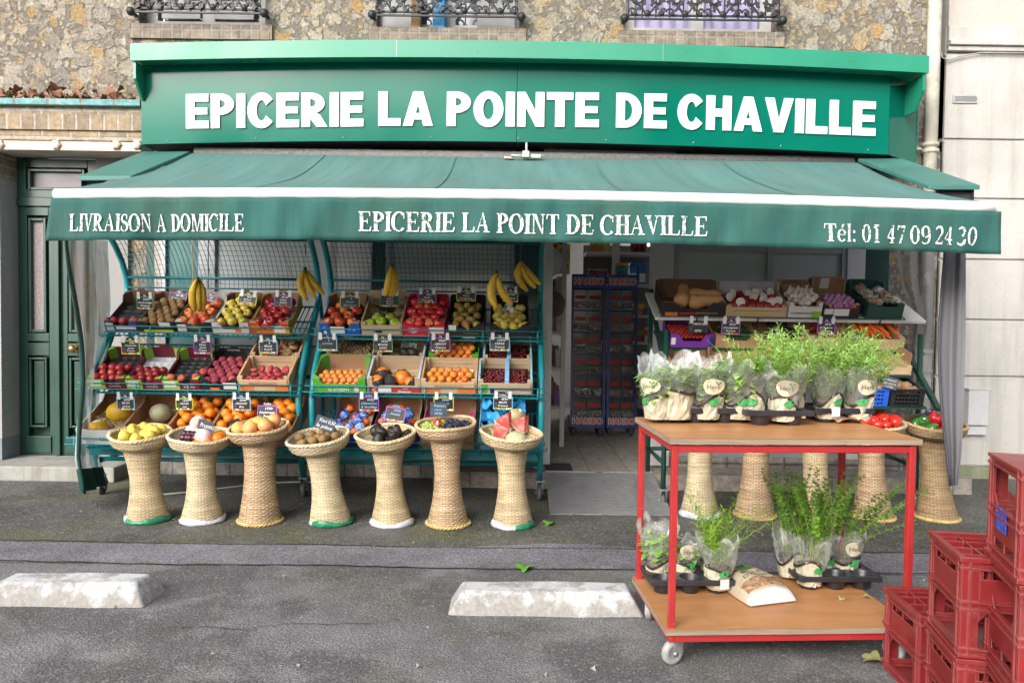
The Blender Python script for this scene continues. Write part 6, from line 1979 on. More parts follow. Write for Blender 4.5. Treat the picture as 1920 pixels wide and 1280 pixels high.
for x, y, z, rx, ry, lab in ((-.03, .045, .175, -18, 25, 'tall watermelon wedge standing at the back left of its basket'), (-.10, -.03, .135, -5, -30, 'watermelon wedge leaning over the left basket edge'), (.075, .06, .155, -25, 30, 'dark red watermelon wedge on the right of its basket'), (-.02, -.06, .095, 20, 60, 'watermelon wedge lying flat at the front of its basket')):
    put(wm, 'watermelon_wedge', M @ T(x, y, z) @ RZ(rx) @ RY(ry) @ SC(.75, .6, .75), lab, 'watermelon')
q = MB(); q.lathe(sph(.07, 12, .85), 22, 0, None, lambda t_, i, z: 1 + .02 * abs(math.sin(5 * t_)))
put(q.mesh('melon', [fm('pale net melon rind', (.46, .48, .28), (.38, .40, .22), 40, .4, .6, .6)]), 'melon', M @ T(.03, -.07, .035), 'pale melon at the front of the watermelon basket', 'melon')
# slates standing in the baskets
price_tag(610, 794, 38, 26, 4.68, 'grey', ['Kiwi 0,50', 'la pièce'], 'tilted blue grey slate standing in the kiwi basket', unit=None, clips=False, roll=-18, chalk=M_TEXTW, fruit=False)
price_tag(822, 767, 32, 26, 4.80, 'grey', ['Raisin', 'noir', '5€90'], 'blue grey slate standing behind the grapes', unit=None, clips=False, roll=-2, chalk=M_CHALKB, fruit=False)
price_tag(385, 797, 28, 18, 4.70, 'grey', ['Prunes'], 'small slate in the white footed basket', unit=None, clips=False, roll=-14, chalk=M_TEXTW, fruit=False)
price_tag(440, 793, 22, 14, 4.80, 'grey', [''], 'dark slate lying flat behind the grapefruit basket', unit=None, clips=False, roll=20, fruit=False)

YB2 = 5.02
br_ = []
for a in ((1312, 957, 1312, 790, 112, 'pale', 'white', 'white footed wicker basket under the trolley, nearest the doorway'),
          (1415, 957, 1418, 792, 112, 'brown', 'braid', 'second wicker basket from the doorway, seen under the trolley top'),
          (1530, 962, 1528, 792, 112, 'straw', 'braid', 'pale wicker basket behind the tall herbs of the lower tray'),
          (1637, 960, 1632, 790, 118, 'brown', 'braid', 'wicker basket of tomatoes behind the right end of the trolley'),
          (1757, 955, 1748, 793, 114, 'dark', 'braid', 'tan wicker basket of peppers standing right of the trolley')):
    br_.append(basket(a[0], a[1], a[2], a[3], a[4], YB2, WK[a[5]], a[6], a[7], 7, 0))
heap(br_[3], 'tomato', 16, .043, 'red tomato in the basket behind the trolley', 'tomato', 'tomato', seed=4)
M_PEPR = fm('red pepper skin', (.55, .012, .025), (.62, .03, .03), 10, .4, .6, .15, coat=.4); M_PEPG = fm('green pepper skin', (.035, .15, .025), (.06, .20, .03), 10, .4, .6, .15, coat=.4)
def pepper(m, seed):
    pr = [(.001, -.05), (.022, -.052), (.034, -.035), (.040, 0), (.043, .025), (.036, .042), (.018, .044), (.001, .034)]
    q = MB(); q.lathe(pr, 28, 0, None, lambda t_, i, z: 1 + .09 * abs(math.sin(1.5 * t_ + seed)) - .05)
    q.tube([(0, 0, .034), (.004, 0, .055), (.012, 0, .066)], [.008, .005, .005], 7, 1)
    return q.mesh('pepper', [m, pm('green stem', (.10, .22, .04), .6)])
M, R0 = br_[4]
for k, (x, y, z, rx) in enumerate(((-.10, .02, .05, 60), (-.06, -.07, .045, 80), (-.04, .06, .06, 40))):
    put(pepper(M_PEPG, k), 'pepper', M @ T(x, y, z) @ RZ(40 * k) @ RX(rx), 'glossy green pepper in the tan basket', 'pepper', 'green peppers in the tan basket')
for k, (x, y, z, rx) in enumerate(((.02, .03, .085, 30), (.10, .02, .06, 70), (.04, -.08, .045, 80), (.105, -.05, .05, 110), (.07, .09, .07, 60))):
    put(pepper(M_PEPR, k), 'pepper', M @ T(x, y, z) @ RZ(70 * k) @ RX(rx), 'glossy red pepper in the tan basket', 'pepper', 'red peppers in the tan basket')
price_tag(1748, 778, 40, 16, 5.12, 'purple', ['2€95', 'Poivron'], 'purple tag lying behind the red peppers', unit='1kg', clips=False, tilt=45, roll=12)

# ------------------------------------------------------------------ ramp and doorstep
M_PLATE = None
m, t, b = new_mat('steel tread plate'); M_PLATE = m
v = vec(t, 'Object', 0, (1, 1, 0))
def chev(rot):
    mp = nd(t, 'Mapping'); mp.inputs['Rotation'].default_value = (0, 0, R(rot)); mp.inputs['Scale'].default_value = (12, 30, 1)
    t.links.new(v, mp.inputs['Vector'])
    br = nd(t, 'TexBrick'); br.inputs['Scale'].default_value = 1; br.inputs['Brick Width'].default_value = 1; br.inputs['Row Height'].default_value = 1; br.inputs['Mortar Size'].default_value = .28; br.inputs['Mortar Smooth'].default_value = .3
    t.links.new(mp.outputs[0], br.inputs['Vector'])
    return br.outputs['Fac']
ck = nd(t, 'TexChecker'); ck.inputs['Scale'].default_value = 15; t.links.new(v, ck.inputs['Vector'])
hgt = mixc(t, ck.outputs['Fac'], chev(28), chev(-28))
n = noise(t, vec(t), 6, 6, .7)
t.links.new(mixc(t, ramp(t, n, [(.35, 0), (.75, .6)]), (.40, .40, .42), (.22, .215, .21)), b.inputs['Base Color'])
b.inputs['Metallic'].default_value = .5; b.inputs['Roughness'].default_value = .42
iv = nd(t, 'Math', operation='SUBTRACT'); iv.inputs[0].default_value = 1; t.links.new(hgt, iv.inputs[1])
bumpn(t, b, iv.outputs[0], 1, .03)
a0, a1 = atz(1031, 963, .006), atz(1262, 965, .006)
b0, b1 = Vector((at(1022, 888, 5.74).x, 5.74, .128)), Vector((at(1224, 888, 5.74).x, 5.74, .128))
q = MB()
up = [a0, a1, b1, b0]; lo = [p - Vector((0, 0, .005)) for p in up]
q.add(up + lo, [(0, 1, 2, 3), (7, 6, 5, 4), (0, 4, 5, 1), (1, 5, 6, 2), (2, 6, 7, 3), (3, 7, 4, 0)])
q.bar(b0, b1, .012, .012)
tagp(q.build('door_ramp', M_PLATE, M=T((a0 + a1) / 2)), 'steel tread plate ramp leading up to the shop doorway', 'ramp')
q = MB(); p0, p1 = at(1022, 870, 5.9), at(1072, 878, 5.9)
q.box(p0.x, 5.78, ZF + .001, p1.x, 6.05, ZF + .012)
tagp(q.build('door_mat', pm('black rubber', (.03, .03, .032), .8), M=T(p0.x, 5.9, ZF)), 'black rubber strip on the shop threshold', 'mat')

# ------------------------------------------------------------------ wheel stops
M_STOP = None
m, t, b = new_mat('flaking white concrete'); M_STOP = m
v = vec(t)
geo = nd(t, 'NewGeometry'); sp = nd(t, 'SeparateXYZ'); t.links.new(vec(t), sp.inputs[0])
n1 = noise(t, v, 9, 8, .72); n2 = noise(t, v, 45, 6, .75)
ad = nd(t, 'Math', operation='ADD'); t.links.new(n1, ad.inputs[0])
mz = nd(t, 'MapRange'); mz.inputs[1].default_value = .03; mz.inputs[2].default_value = .10; mz.inputs[3].default_value = -.05; mz.inputs[4].default_value = .10
t.links.new(sp.outputs[2], mz.inputs[0]); t.links.new(mz.outputs[0], ad.inputs[1])
c = mixc(t, ramp(t, n2, [(.3, 0), (.7, 1)]), (.24, .23, .215), (.42, .40, .38))
c = mixc(t, ramp(t, ad.outputs[0], [(.50, 0), (.62, .9)]), c, (.60, .61, .63))
c = mixc(t, ramp(t, n2, [(.62, 0), (.72, .8)]), c, (.12, .11, .10))
c = mixc(t, ramp(t, noise(t, v, 3, 5, .6), [(.55, 0), (.72, .5)]), c, (.22, .21, .15))
t.links.new(c, b.inputs['Base Color']); b.inputs['Roughness'].default_value = .9
bumpn(t, b, n2, .6, .01)
def stop(xa, xb, y, rz, label):
    q = MB(); L = xb - xa
    W2, T2, Hh = .115, .075, .092
    nx_ = 26
    base, top = [], []
    sec = [(-W2, 0), (-T2 - .012, Hh * .78), (-T2 + .01, Hh), (T2 - .01, Hh), (T2 + .012, Hh * .78), (W2, 0)]
    pts = []
    for i in range(nx_ + 1):
        u = i / nx_
        x = -L / 2 + L * u
        for yy, zz in sec:
            e = .10 * (zz / Hh)
            xx = x * (1 - e * 2 / L * .55)
            pts.append((xx, yy + .003 * math.sin(x * 11 + yy * 30), zz + .003 * math.sin(x * 7 + yy * 9)))
    k = len(sec)
    fs = [(i * k + j, (i + 1) * k + j, (i + 1) * k + j + 1, i * k + j + 1) for i in range(nx_) for j in range(k - 1)]
    fs += [tuple(range(k)), tuple(nx_ * k + j for j in range(k))[::-1]]
    q.add(pts, fs)
    o = q.build('wheel_stop', M_STOP, M=T((xa + xb) / 2, y, 0) @ RZ(rz), local=True)
    bevel(o, .012, 3, 30)
    tagp(o, label, 'wheel stop', 'concrete wheel stops')
a, b_ = atz(838, 1160), atz(1207, 1156)
stop(a.x, b_.x, 3.40, 0, 'flaking white concrete wheel stop left of the red trolley')
a, b_ = atz(-60, 1146), atz(256, 1150)
stop(a.x, b_.x, 3.43, 0, 'flaking white concrete wheel stop cut by the left photo edge')

# ------------------------------------------------------------------ loose leaves on the ground
M_LEAFG = pm('fresh green leaf', (.10, .26, .03), .45, nz=.3, sc=40)
M_LEAFY = pm('wilted yellow leaf', (.30, .30, .12), .7, nz=.3, sc=40)
for px, py, s_, m_, lab in ((984, 1068, .052, M_LEAFG, 'fresh green leaf lying on the grey asphalt strip'), (1030, 985, .04, M_LEAFG, 'green leaf lying in front of the door ramp'), (1638, 1243, .05, M_LEAFY, 'wilted yellow leaf under the trolley by the red crates')):
    ps, fs = leaf_mesh(px, s_)
    q = MB(); q.add([(x, y, z * .6 + .02) for x, y, z in ps], fs, 0, True); q.tube([(0, 0, .02), (-s_ * .9, -.01, .012), (-s_ * 1.3, .0, .006)], .0016, 5)
    tagp(q.build('leaf', m_, M=T(atz(px, py)) @ RZ(px), local=True), lab, 'leaf')
q = MB()
for i in range(70):
    x, y = rnd.uniform(-3, 2.2), rnd.uniform(2.6, 5.4)
    ps, fs = leaf_mesh(i, rnd.uniform(.004, .013)); q.add(ps, fs, rnd.choice((0, 0, 1)), True, T(x, y, .009) @ RZ(i * 40) @ RX(rnd.uniform(-20, 20)))
tagp(q.build('litter', [pm('pale litter', (.42, .40, .36), .8, nz=.3), M_LEAFD]), 'tiny pale bits of litter scattered over the asphalt', 'litter', None, 'stuff')
q = MB(); cp = [atz(330 + 300 * k / 20, 905 + 18 * math.sin(k / 3), .01) for k in range(21)]
for p in cp: p.y = 5.55 + .25 * math.sin(p.x * 3)
q.tube(cp, .006, 6); tagp(q.build('cable', pm('white cable', (.5, .5, .48), .5), M=T(cp[0])), 'thin white cable lying on the ground behind the baskets', 'cable')

# ------------------------------------------------------------------ red trolley
MT = T(.593, 2.81, 0) @ RZ(3.5)
TL, TD, ZB_, ZTOP = .92, .55, .150, .855
M_REDP = pm('red painted steel', (.40, .026, .028), .4, nz=.12, sc=7, dirt=.25, dcol=(.20, .05, .05))
M_PLY = wood('worn plywood', (.52, .25, .10), (.40, .18, .07), (2.2, 16, 16), .45, .35)
M_PLYE = wood('plywood edge', (.38, .29, .20), (.24, .18, .13), (3, 3, 90), .7, .3)
tr = thing('trolley', 'two tier red steel trolley with worn plywood shelves holding potted herbs', 'trolley', MT)
for nm, z in (('bottom_shelf', ZB_), ('top_shelf', ZTOP)):
    q = MB(); q.box(-.015, -.015, z - .02, TL + .015, TD + .015, z, 1)
    q.add([(-.0145, -.0145, z + .001), (TL + .0145, -.0145, z + .001), (TL + .0145, TD + .0145, z + .001), (-.0145, TD + .0145, z + .001)], [(0, 1, 2, 3)], 0)
    q.build(nm, [M_PLY, M_PLYE], tr, local=True)
tb = .025
for z in (ZB_ - .052, ZTOP - .053):
    q = MB()
    q.box(0, 0, z, TL, tb, z + tb); q.box(0, TD - tb, z, TL, TD, z + tb); q.box(0, tb, z, tb, TD - tb, z + tb); q.box(TL - tb, tb, z, TL, TD - tb, z + tb)
    bevel(q.build('shelf_frame', M_REDP, tr, local=True), .003)
for x in (-.002, TL - tb + .002):
    for y in (-.002, TD - tb + .002):
        q = MB(); q.box(x, y, ZB_ - .05, x + tb, y + tb, ZTOP - .022); bevel(q.build('leg', M_REDP, tr, local=True), .003)
M_TYRE = pm('pale grey tyre', (.38, .38, .37), .6, nz=.2, sc=20, dirt=.3)
def caster_l(par, x, y, rz):
    M0 = T(x, y, 0) @ RZ(rz); r = .046
    q = MB(); q.box(-.035, -.035, 2 * r + .005, .035, .035, 2 * r + .011, 0, M0)
    for s_ in (-1, 1): q.prism([(-.022, 2 * r + .006), (.030, 2 * r + .006), (.040, r - .012), (.016, r - .012)], .003, 0, M0 @ T(s_ * .019, 0, 0) @ RZ(90) @ RX(90))
    q.tube([(-.024, .027, r), (.024, .027, r)], .007, 8, 0, M0)
    c_ = q.build('caster', M_GALV, par, local=True)
    q = MB(); q.lathe([(.001, -.010), (.022, -.011), (.026, -.014), (r - .006, -.014), (r, -.008), (r, .008), (r - .006, .014), (.026, .014), (.022, .011), (.001, .010)], 26, 0, M0 @ T(0, .027, r) @ RY(90))
    q.build('wheel', M_TYRE, c_, local=True)
for x, y, rz in ((.05, .05, 115), (TL - .05, .06, 200), (.06, TD - .06, 150), (TL - .06, TD - .06, 60)): caster_l(tr, x, y, rz)

M_TRAYP = pm('black nursery tray', (.024, .024, .030), .35, nz=.2, sc=12, spec=.6)
def tray(M, w, d, nx_, ny_, label):
    t = thing('seedling_tray', label, 'tray', M)
    q = MB(); zt = .062; r = min(w / nx_, d / ny_) * .44
    n = 20
    for i in range(nx_):
        for j in range(ny_):
            cx, cy = w * (i + .5) / nx_, d * (j + .5) / ny_
            q.lathe([(.001, .003), (r * .78, .003), (r * .96, zt - .004), (r, zt)], n, 0, T(cx, cy, 0))
            q.lathe([(.001, .0), (r * .8, .0), (r * 1.0, zt - .006)], n, 0, T(cx, cy, 0))
            hx, hy = w / nx_ / 2, d / ny_ / 2
            ring = [(cx + r * math.cos(2 * PI * k / n), cy + r * math.sin(2 * PI * k / n), zt) for k in range(n)]
            out = []
            for k in range(n):
                a = 2 * PI * k / n; s_ = 1 / max(abs(math.cos(a)) / hx, abs(math.sin(a)) / hy)
                out.append((cx + s_ * math.cos(a), cy + s_ * math.sin(a), zt))
            q.add(ring + out, [(k, n + k, n + (k + 1) % n, (k + 1) % n) for k in range(n)])
    e = .006
    q.box(-e, -e, zt - .022, w + e, 0, zt + .002); q.box(-e, d, zt - .022, w + e, d + e, zt + .002); q.box(-e, 0, zt - .022, 0, d, zt + .002); q.box(w, 0, zt - .022, w + e, d, zt + .002)
    bevel(q.build('body', M_TRAYP, t, local=True), .003)
    return t
def leafmat(name, c, tr_=.35, rn=.25):
    m, t, b = new_mat(name)
    out = t.nodes['Material Output']
    v = vec(t, 'Object', 5)
    cc = mixc(t, 1.0, c, ramp(t, noise(t, v, 28, 3), [(.3, 1 - rn), (.7, 1 + rn)]), 'MULTIPLY')
    t.links.new(cc, b.inputs['Base Color']); b.inputs['Roughness'].default_value = .45
    tl = nd(t, 'BsdfTranslucent'); t.links.new(cc, tl.inputs[0])
    mx = nd(t, 'MixShader'); mx.inputs[0].default_value = tr_
    t.links.new(b.outputs[0], mx.inputs[1]); t.links.new(tl.outputs[0], mx.inputs[2]); t.links.new(mx.outputs[0], out.inputs[0])
    return m
M_BASIL = leafmat('basil leaf', (.38, .60, .14)); M_ROSE = leafmat('feathery herb leaf', (.36, .58, .14)); M_MINT = leafmat('small herb leaf', (.20, .40, .05)); M_CHIVE = leafmat('chive blade', (.22, .45, .06)); M_TARR = leafmat('narrow herb leaf', (.30, .52, .05))
M_STEM = pm('green herb stem', (.22, .32, .07), .6)
M_BEIGE = pm('beige printed film', (.50, .47, .35), .38, nz=.16, sc=14, bump=1.0, bsc=26, spec=.5)
M_BAND = pm('dark brown printed band', (.035, .025, .02), .4); M_BADGE = pm('green leaf badge', (.05, .30, .09), .35, nz=.3, sc=60); M_LOGO = pm('cream logo ground', (.62, .57, .42), .3, nz=.03); M_GREYI = pm('grey brown ink', (.18, .15, .11), .5)
M_SLEEVE = film('clear herb sleeve', (.985, .995, .99), .10, .55, .15, 10)
M_POT = pm('brown plastic pot', (.10, .05, .03), .6)
def lf_quad(q, p, d, up, L, W, m=0, fold=.25):
    d = d.normalized(); s_ = d.cross(up)
    if s_.length < 1e-4: s_ = d.orthogonal()
    s_ = s_.normalized(); n = s_.cross(d)
    q.add([p, p + d * L * .45 + s_ * W + n * W * fold, p + d * L - n * L * .12, p + d * L * .45 - s_ * W + n * W * fold, p + d * L * .5], [(0, 4, 1), (1, 4, 2), (2, 4, 3), (3, 4, 0)], m, True)
def herb(M, label, kind, seed, H=.27, Rt=.095, zb_=.088, logo=0, badge=True, sticker=False, fh=.2, spread=1, lean=0, Rb=.052, density=1.0, group=None):
    rg = random.Random(seed)
    t = thing('potted_herb', label, 'potted herb', M)
    q = MB(); q.lathe([(.001, 0), (.038, 0), (.050, .085), (.046, .085), (.044, .075), (.001, .072)], 18); q.build('pot', M_POT, t, local=True)
    ph = rg.random() * 6
    def rf(t_, i, z): return 1 + (.05 * math.sin(5 * t_ + ph + z * 40) + .04 * abs(math.sin(6.5 * t_ - z * 50 + ph)) - .03 * abs(math.sin(4.5 * t_ + z * 80))) * (.7 + z / H)
    q = MB(); q.lathe([(Rb * .90, -.002), (Rb * .97, .012), (Rb * 1.02, zb_ * .4), (Rb * 1.07, zb_ * .7), (Rb * 1.15, zb_)], 26, 0, None, lambda t_, i, z: rf(t_, i, z) * rg.uniform(.94, 1.06), smooth=False, zf=lambda t_, i: (.022 * math.cos(t_ * 2 + ph) + .010 * math.sin(t_ * 3)) if i == 4 else rg.uniform(-.006, .006) if i else 0)
    q.lathe([(Rb * 1.185, zb_ - .010), (Rb * 1.19, zb_ + .002)], 44, 1, None, rf, zf=lambda t_, i: .022 * math.cos(t_ * 2 + ph) + .010 * math.sin(t_ * 3))
    q.build('sleeve_print', [M_BEIGE, M_BAND], t, local=True)
    q = MB()
    pr = [(Rb * 1.16 + (Rt - Rb * 1.16) * (k / 7) ** .9, zb_ + (H - zb_) * k / 7) for k in range(8)]
    q.lathe(pr, 48, 0, None, lambda t_, i, z: rf(t_, i, z) * (1 + .05 * math.sin(8 * t_ + ph) * (i / 7) ** 2), zf=lambda t_, i: (.022 * math.cos(t_ * 2 + ph) + .01 * math.sin(t_ * 3)) * (1 - i / 7) + (.020 * math.sin(3 * t_ + ph) + .014 * math.sin(7 * t_)) * (i / 7) ** 3)
    sl = q.build('sleeve', M_SLEEVE, t, local=True)
    if logo:
        a0_ = R(logo); rr = Rb * 1.30; zc = zb_ + .050
        def W2(u, v, e=0):
            a = u / rr + a0_ - PI / 2
            k = rr + v * .22 + e + .006
            return (k * math.cos(a), k * math.sin(a), zc + v)
        shp = []
        for k in range(36):
            a = 2 * PI * k / 36
            r_ = .040 * (1 + .10 * math.cos(2 * a) + .06 * math.sin(3 * a + 1.2)); shp.append((r_ * math.cos(a), r_ * math.sin(a) * .92))
        q = MB()
        def fan(s_, e, m_): q.add([W2(u * s_, v * s_, e) for u, v in shp] + [W2(0, 0, e)], [(k, (k + 1) % 36, 36) for k in range(36)], m_, True)
        fan(1.05, .0, 1); fan(1.0, .0012, 0)
        lg = q.build('logo', [M_LOGO, M_BAND], t, local=True)
        q2 = MB(); tmp = MB(); text_geo(tmp, 'Herb', .021, Matrix(), 0, .052)
        q2.add([W2(p.x - .002, p.y - .010, .0026) for p in tmp.v], tmp.f)
        q2.build('lettering', M_GREYI, lg, local=True)
        q2 = MB()
        for sx in (-1, 1): q2.add([W2(.014, .008, .0028), W2(.014 + sx * .012, .018, .0028), W2(.014 + sx * .006, .022, .0028)], [(0, 1, 2)])
        q2.build('leaf_mark', M_BADGE, lg, local=True)
    if badge:
        a0_ = R(rg.uniform(-30, 30))
        q = MB()
        def W3(u, v): a = u / (Rb * 1.2) + a0_ - PI / 2; return ((Rb * 1.17 + .005) * math.cos(a), (Rb * 1.17 + .005) * math.sin(a), .074 + v)
        sh_ = [(-.024, -.002), (-.014, -.014), (.006, -.015), (.020, -.004), (.026, .014), (.010, .014), (-.010, .010)]
        q.add([W3(*p) for p in sh_] + [W3(0, 0)], [(k, (k + 1) % 7, 7) for k in range(7)])
        q.build('leaf_badge', M_BADGE, t, local=True)
    if sticker:
        q = MB(); a0_ = -PI / 2 + .15
        q.add([((Rb * 1.12 + .008) * math.cos(a0_ + u), (Rb * 1.12 + .008) * math.sin(a0_ + u), z) for z in (.012, .052) for u in (-.3, 0, .3)], [(0, 1, 4, 3), (1, 2, 5, 4)])
        q.build('price_sticker', W_, t, local=True)
    q = MB()
    V = Vector
    if kind == 'basil':
        for k in range(int(190 * density)):
            a, rr = rg.uniform(0, 6.28), Rt * .64 * math.sqrt(rg.random())
            z = zb_ - .01 + (fh) * (rg.random() ** .8)
            rr *= .75 + .35 * (z - zb_) / max(fh, .01)
            p = V((rr * math.cos(a), rr * math.sin(a), z))
            d = V((math.cos(a + rg.uniform(-.8, .8)), math.sin(a + rg.uniform(-.8, .8)), rg.uniform(-.35, .7)))
            lf_quad(q, p, d, V((0, 0, 1)), rg.uniform(.034, .058), rg.uniform(.013, .023), 0, rg.uniform(.1, .5))
        for k in range(14):
            a = rg.uniform(0, 6.28); q.tube([(.02 * math.cos(a), .02 * math.sin(a), .07), (.05 * math.cos(a), .05 * math.sin(a), zb_ + fh * .8)], .0018, 4, 1)
        ml = M_BASIL
    elif kind == 'chive':
        for k in range(int(120 * density)):
            a, rr = rg.uniform(0, 6.28), .04 * math.sqrt(rg.random())
            b_ = rg.uniform(0, .7) * spread; hh = fh * rg.uniform(.6, 1)
            p0 = V((rr * math.cos(a), rr * math.sin(a), .075))
            pts = [p0 + V((math.cos(a) * b_ * hh * s_ * s_ + lean * s_ * hh, math.sin(a) * b_ * hh * s_ * s_, hh * s_)) for s_ in (0, .35, .7, 1)]
            q.tube(pts, [.0016, .0015, .0012, .0005], 4, 0)
        ml = M_CHIVE
    else:
        n_st = int({'feather': 26, 'mint': 24, 'tarragon': 22}[kind] * density)
        for k in range(n_st):
            a, rr = rg.uniform(0, 6.28), .04 * math.sqrt(rg.random())
            b_ = (.12 + .55 * rg.random() ** 1.5) * spread; hh = fh * rg.uniform(.62, 1.05)
            p0 = V((rr * math.cos(a), rr * math.sin(a), .075))
            wob = rg.uniform(-.04, .04)
            pt = lambda s_: p0 + V((math.cos(a) * b_ * hh * s_ ** 1.6 + lean * s_ * s_ * hh + wob * math.sin(s_ * 5), math.sin(a) * b_ * hh * s_ ** 1.6, hh * s_))
            q.tube([pt(s_ / 6) for s_ in range(7)], [.0017, .0016, .0015, .0014, .0012, .001, .0007], 4, 1)
            if kind == 'feather': nl, L0, W0, st = 44, .032, .0030, .25
            elif kind == 'tarragon': nl, L0, W0, st = 30, .036, .0030, .2
            else: nl, L0, W0, st = 28, .020, .0088, .36
            for i in range(nl):
                s_ = st + (1 - st) * (i / nl) ** .85
                p = pt(s_); d0 = (pt(min(1, s_ + .05)) - pt(s_ - .05)).normalized()
                aa = i * 2.4 + rg.uniform(-.4, .4)
                sd = d0.orthogonal().normalized(); sd.rotate(Matrix.Rotation(aa, 3, d0))
                L = L0 * (1.15 - .6 * abs(s_ - .6)) * rg.uniform(.7, 1.15)
                lf_quad(q, p, sd * .85 + d0 * rg.uniform(.2, .8), d0, L, W0 * rg.uniform(.8, 1.2), 0, .2)
        ml = {'feather': M_ROSE, 'mint': M_MINT, 'tarragon': M_TARR}[kind]
    q.build('foliage', [ml, M_STEM], t, local=True)
    return t
def ontop(px, py_front, z):      # point on a trolley shelf seen at that pixel
    return atz(px, py_front, z)
zt_ = ZTOP + .002
def place_tray(px0, px1, pyb, z, depth, nx_, label, ny_=2, rz=4):
    a, b_ = atz(px0, pyb, z), atz(px1, pyb, z)
    L = (b_ - a).length
    M = T(a) @ RZ(rz)
    tray(M, L, depth, nx_, ny_, label)
    return M, L
Mt1, L1 = place_tray(1226, 1390, 793, zt_, .19, 3, 'black nursery tray of bagged basil on the left of the trolley top')
Mt2, L2 = place_tray(1402, 1522, 798, zt_, .20, 2, 'black nursery tray in the middle of the trolley top')
Mt3, L3 = place_tray(1530, 1634, 793, zt_, .20, 2, 'black nursery tray of feathery herbs on the right of the trolley top')
zp = .018
herb(Mt1 @ T(.02, .03, zp) @ RZ(-50), 'bagged herb at the left end of the trolley top with its oval logo turned aside', 'basil', 1, .25, .085, logo=6, fh=.10, density=.7)
herb(Mt1 @ T(.10, .04, zp), 'bagged basil with plain beige sleeve front at the left of the trolley top', 'basil', 2, .262, zb_=.128, Rt=.11, logo=0, badge=False, fh=.08, Rb=.07, density=1.0)
herb(Mt1 @ T(.235, .045, zp), 'bagged basil with round cream logo and green badge on the trolley top', 'basil', 3, .25, .105, logo=2, fh=.125, Rb=.062, density=1.6)
herb(Mt1 @ T(.375, .05, zp), 'bushy bagged basil with open green leaves on the trolley top', 'basil', 4, .235, .115, logo=0, fh=.155, density=2.1, Rb=.062)
herb(Mt2 @ T(.05, .10, zp), 'bagged chives with upright thin blades between the basil and the feathery herbs', 'chive', 5, .20, .095, fh=.26, spread=1.1)
herb(Mt2 @ T(.165, .05, zp), 'feathery herb in a tall clear sleeve with a tilted cream logo on the trolley top', 'feather', 6, .225, .105, logo=-8, fh=.27, spread=1.1, density=1.5)
herb(Mt2 @ T(.24, .15, zp), 'tall feathery herb at the back of the trolley top', 'feather', 16, .21, .085, fh=.31, spread=1.1, badge=False, density=1.4)
herb(Mt3 @ T(.07, .05, zp), 'feathery herb with a white price sticker on its beige sleeve', 'feather', 7, .21, .095, badge=True, sticker=True, fh=.28, spread=1.15, density=1.5)
herb(Mt3 @ T(.205, .05, zp), 'feathery herb with a large cream logo at the right of the trolley top', 'feather', 8, .215, .098, logo=4, fh=.26, spread=1.2, lean=.25, Rb=.056, density=1.5)
herb(Mt3 @ T(.17, .16, zp), 'feathery herb behind the right hand logo, leaning far right', 'feather', 9, .20, .085, fh=.30, spread=1.2, lean=.35, badge=False, density=1.5)
q = MB(); q.grid(lambda u, v: (.10 * u, .07 * v, .004 + .02 * (v - .5) ** 2 * 4 * (1 - u) + .012 * math.sin(u * 3)), 10, 10)
tagp(q.build('paper_scrap', pm('pale salmon paper', (.72, .52, .40), .7, nz=.05), M=T(atz(1580, 795, zt_)) @ RZ(12), local=True), 'pale salmon paper scrap on the trolley top under the right tray', 'paper')
# lower shelf
zs_ = ZB_ + .002
Mb1, _ = place_tray(1222, 1376, 1116, zs_, .20, 3, 'black nursery tray at the left of the lower trolley shelf', rz=3)
Mb2, _ = place_tray(1500, 1650, 1108, zs_, .21, 3, 'half empty black nursery tray at the right of the lower trolley shelf', rz=2)
herb(Mb1 @ T(.06, .15, zp), 'bagged basil behind the front left leg on the lower shelf', 'basil', 21, .25, .085, fh=.11, badge=False, density=.7)
herb(Mb1 @ T(.17, .15, zp), 'wilted bagged herb with green badge in the lower left tray', 'basil', 22, .16, .085, fh=.05, density=.3, logo=10)
herb(Mb1 @ T(.29, .05, zp), 'narrow leaved herb with a white sticker in the lower left tray', 'tarragon', 23, .20, .085, sticker=True, fh=.27, spread=1.1, lean=.2)
herb(Mb1 @ T(.31, .16, zp), 'narrow leaved herb at the back corner of the lower left tray', 'tarragon', 26, .18, .08, fh=.30, spread=.9, badge=False, density=.8)
herb(Mb2 @ T(.06, .05, zp), 'tall small leaved herb at the front of the lower right tray', 'mint', 24, .20, .085, fh=.38, spread=.7)
herb(Mb2 @ T(.02, .16, zp), 'tall small leaved herb at the back left of the lower right tray', 'mint', 25, .19, .08, fh=.40, spread=.7, badge=False)
herb(Mb2 @ T(.15, .16, zp), 'tall small leaved herb in the middle back of the lower right tray', 'mint', 27, .19, .08, fh=.38, spread=.8)
herb(Mb2 @ T(.26, .15, zp), 'sprawling small leaved herb at the right end of the lower tray', 'mint', 28, .19, .085, fh=.33, spread=1.3, lean=.35, logo=10)
t_ = M_REDP.node_tree; b_ = t_.nodes['Principled BSDF']; src_ = b_.inputs['Base Color'].links[0].from_socket
t_.links.new(mixc(t_, ramp(t_, noise(t_, vec(t_, 'Object'), 75, 3, .6), [(.69, 0), (.72, .8)]), src_, (.55, .45, .43)), b_.inputs['Base Color'])
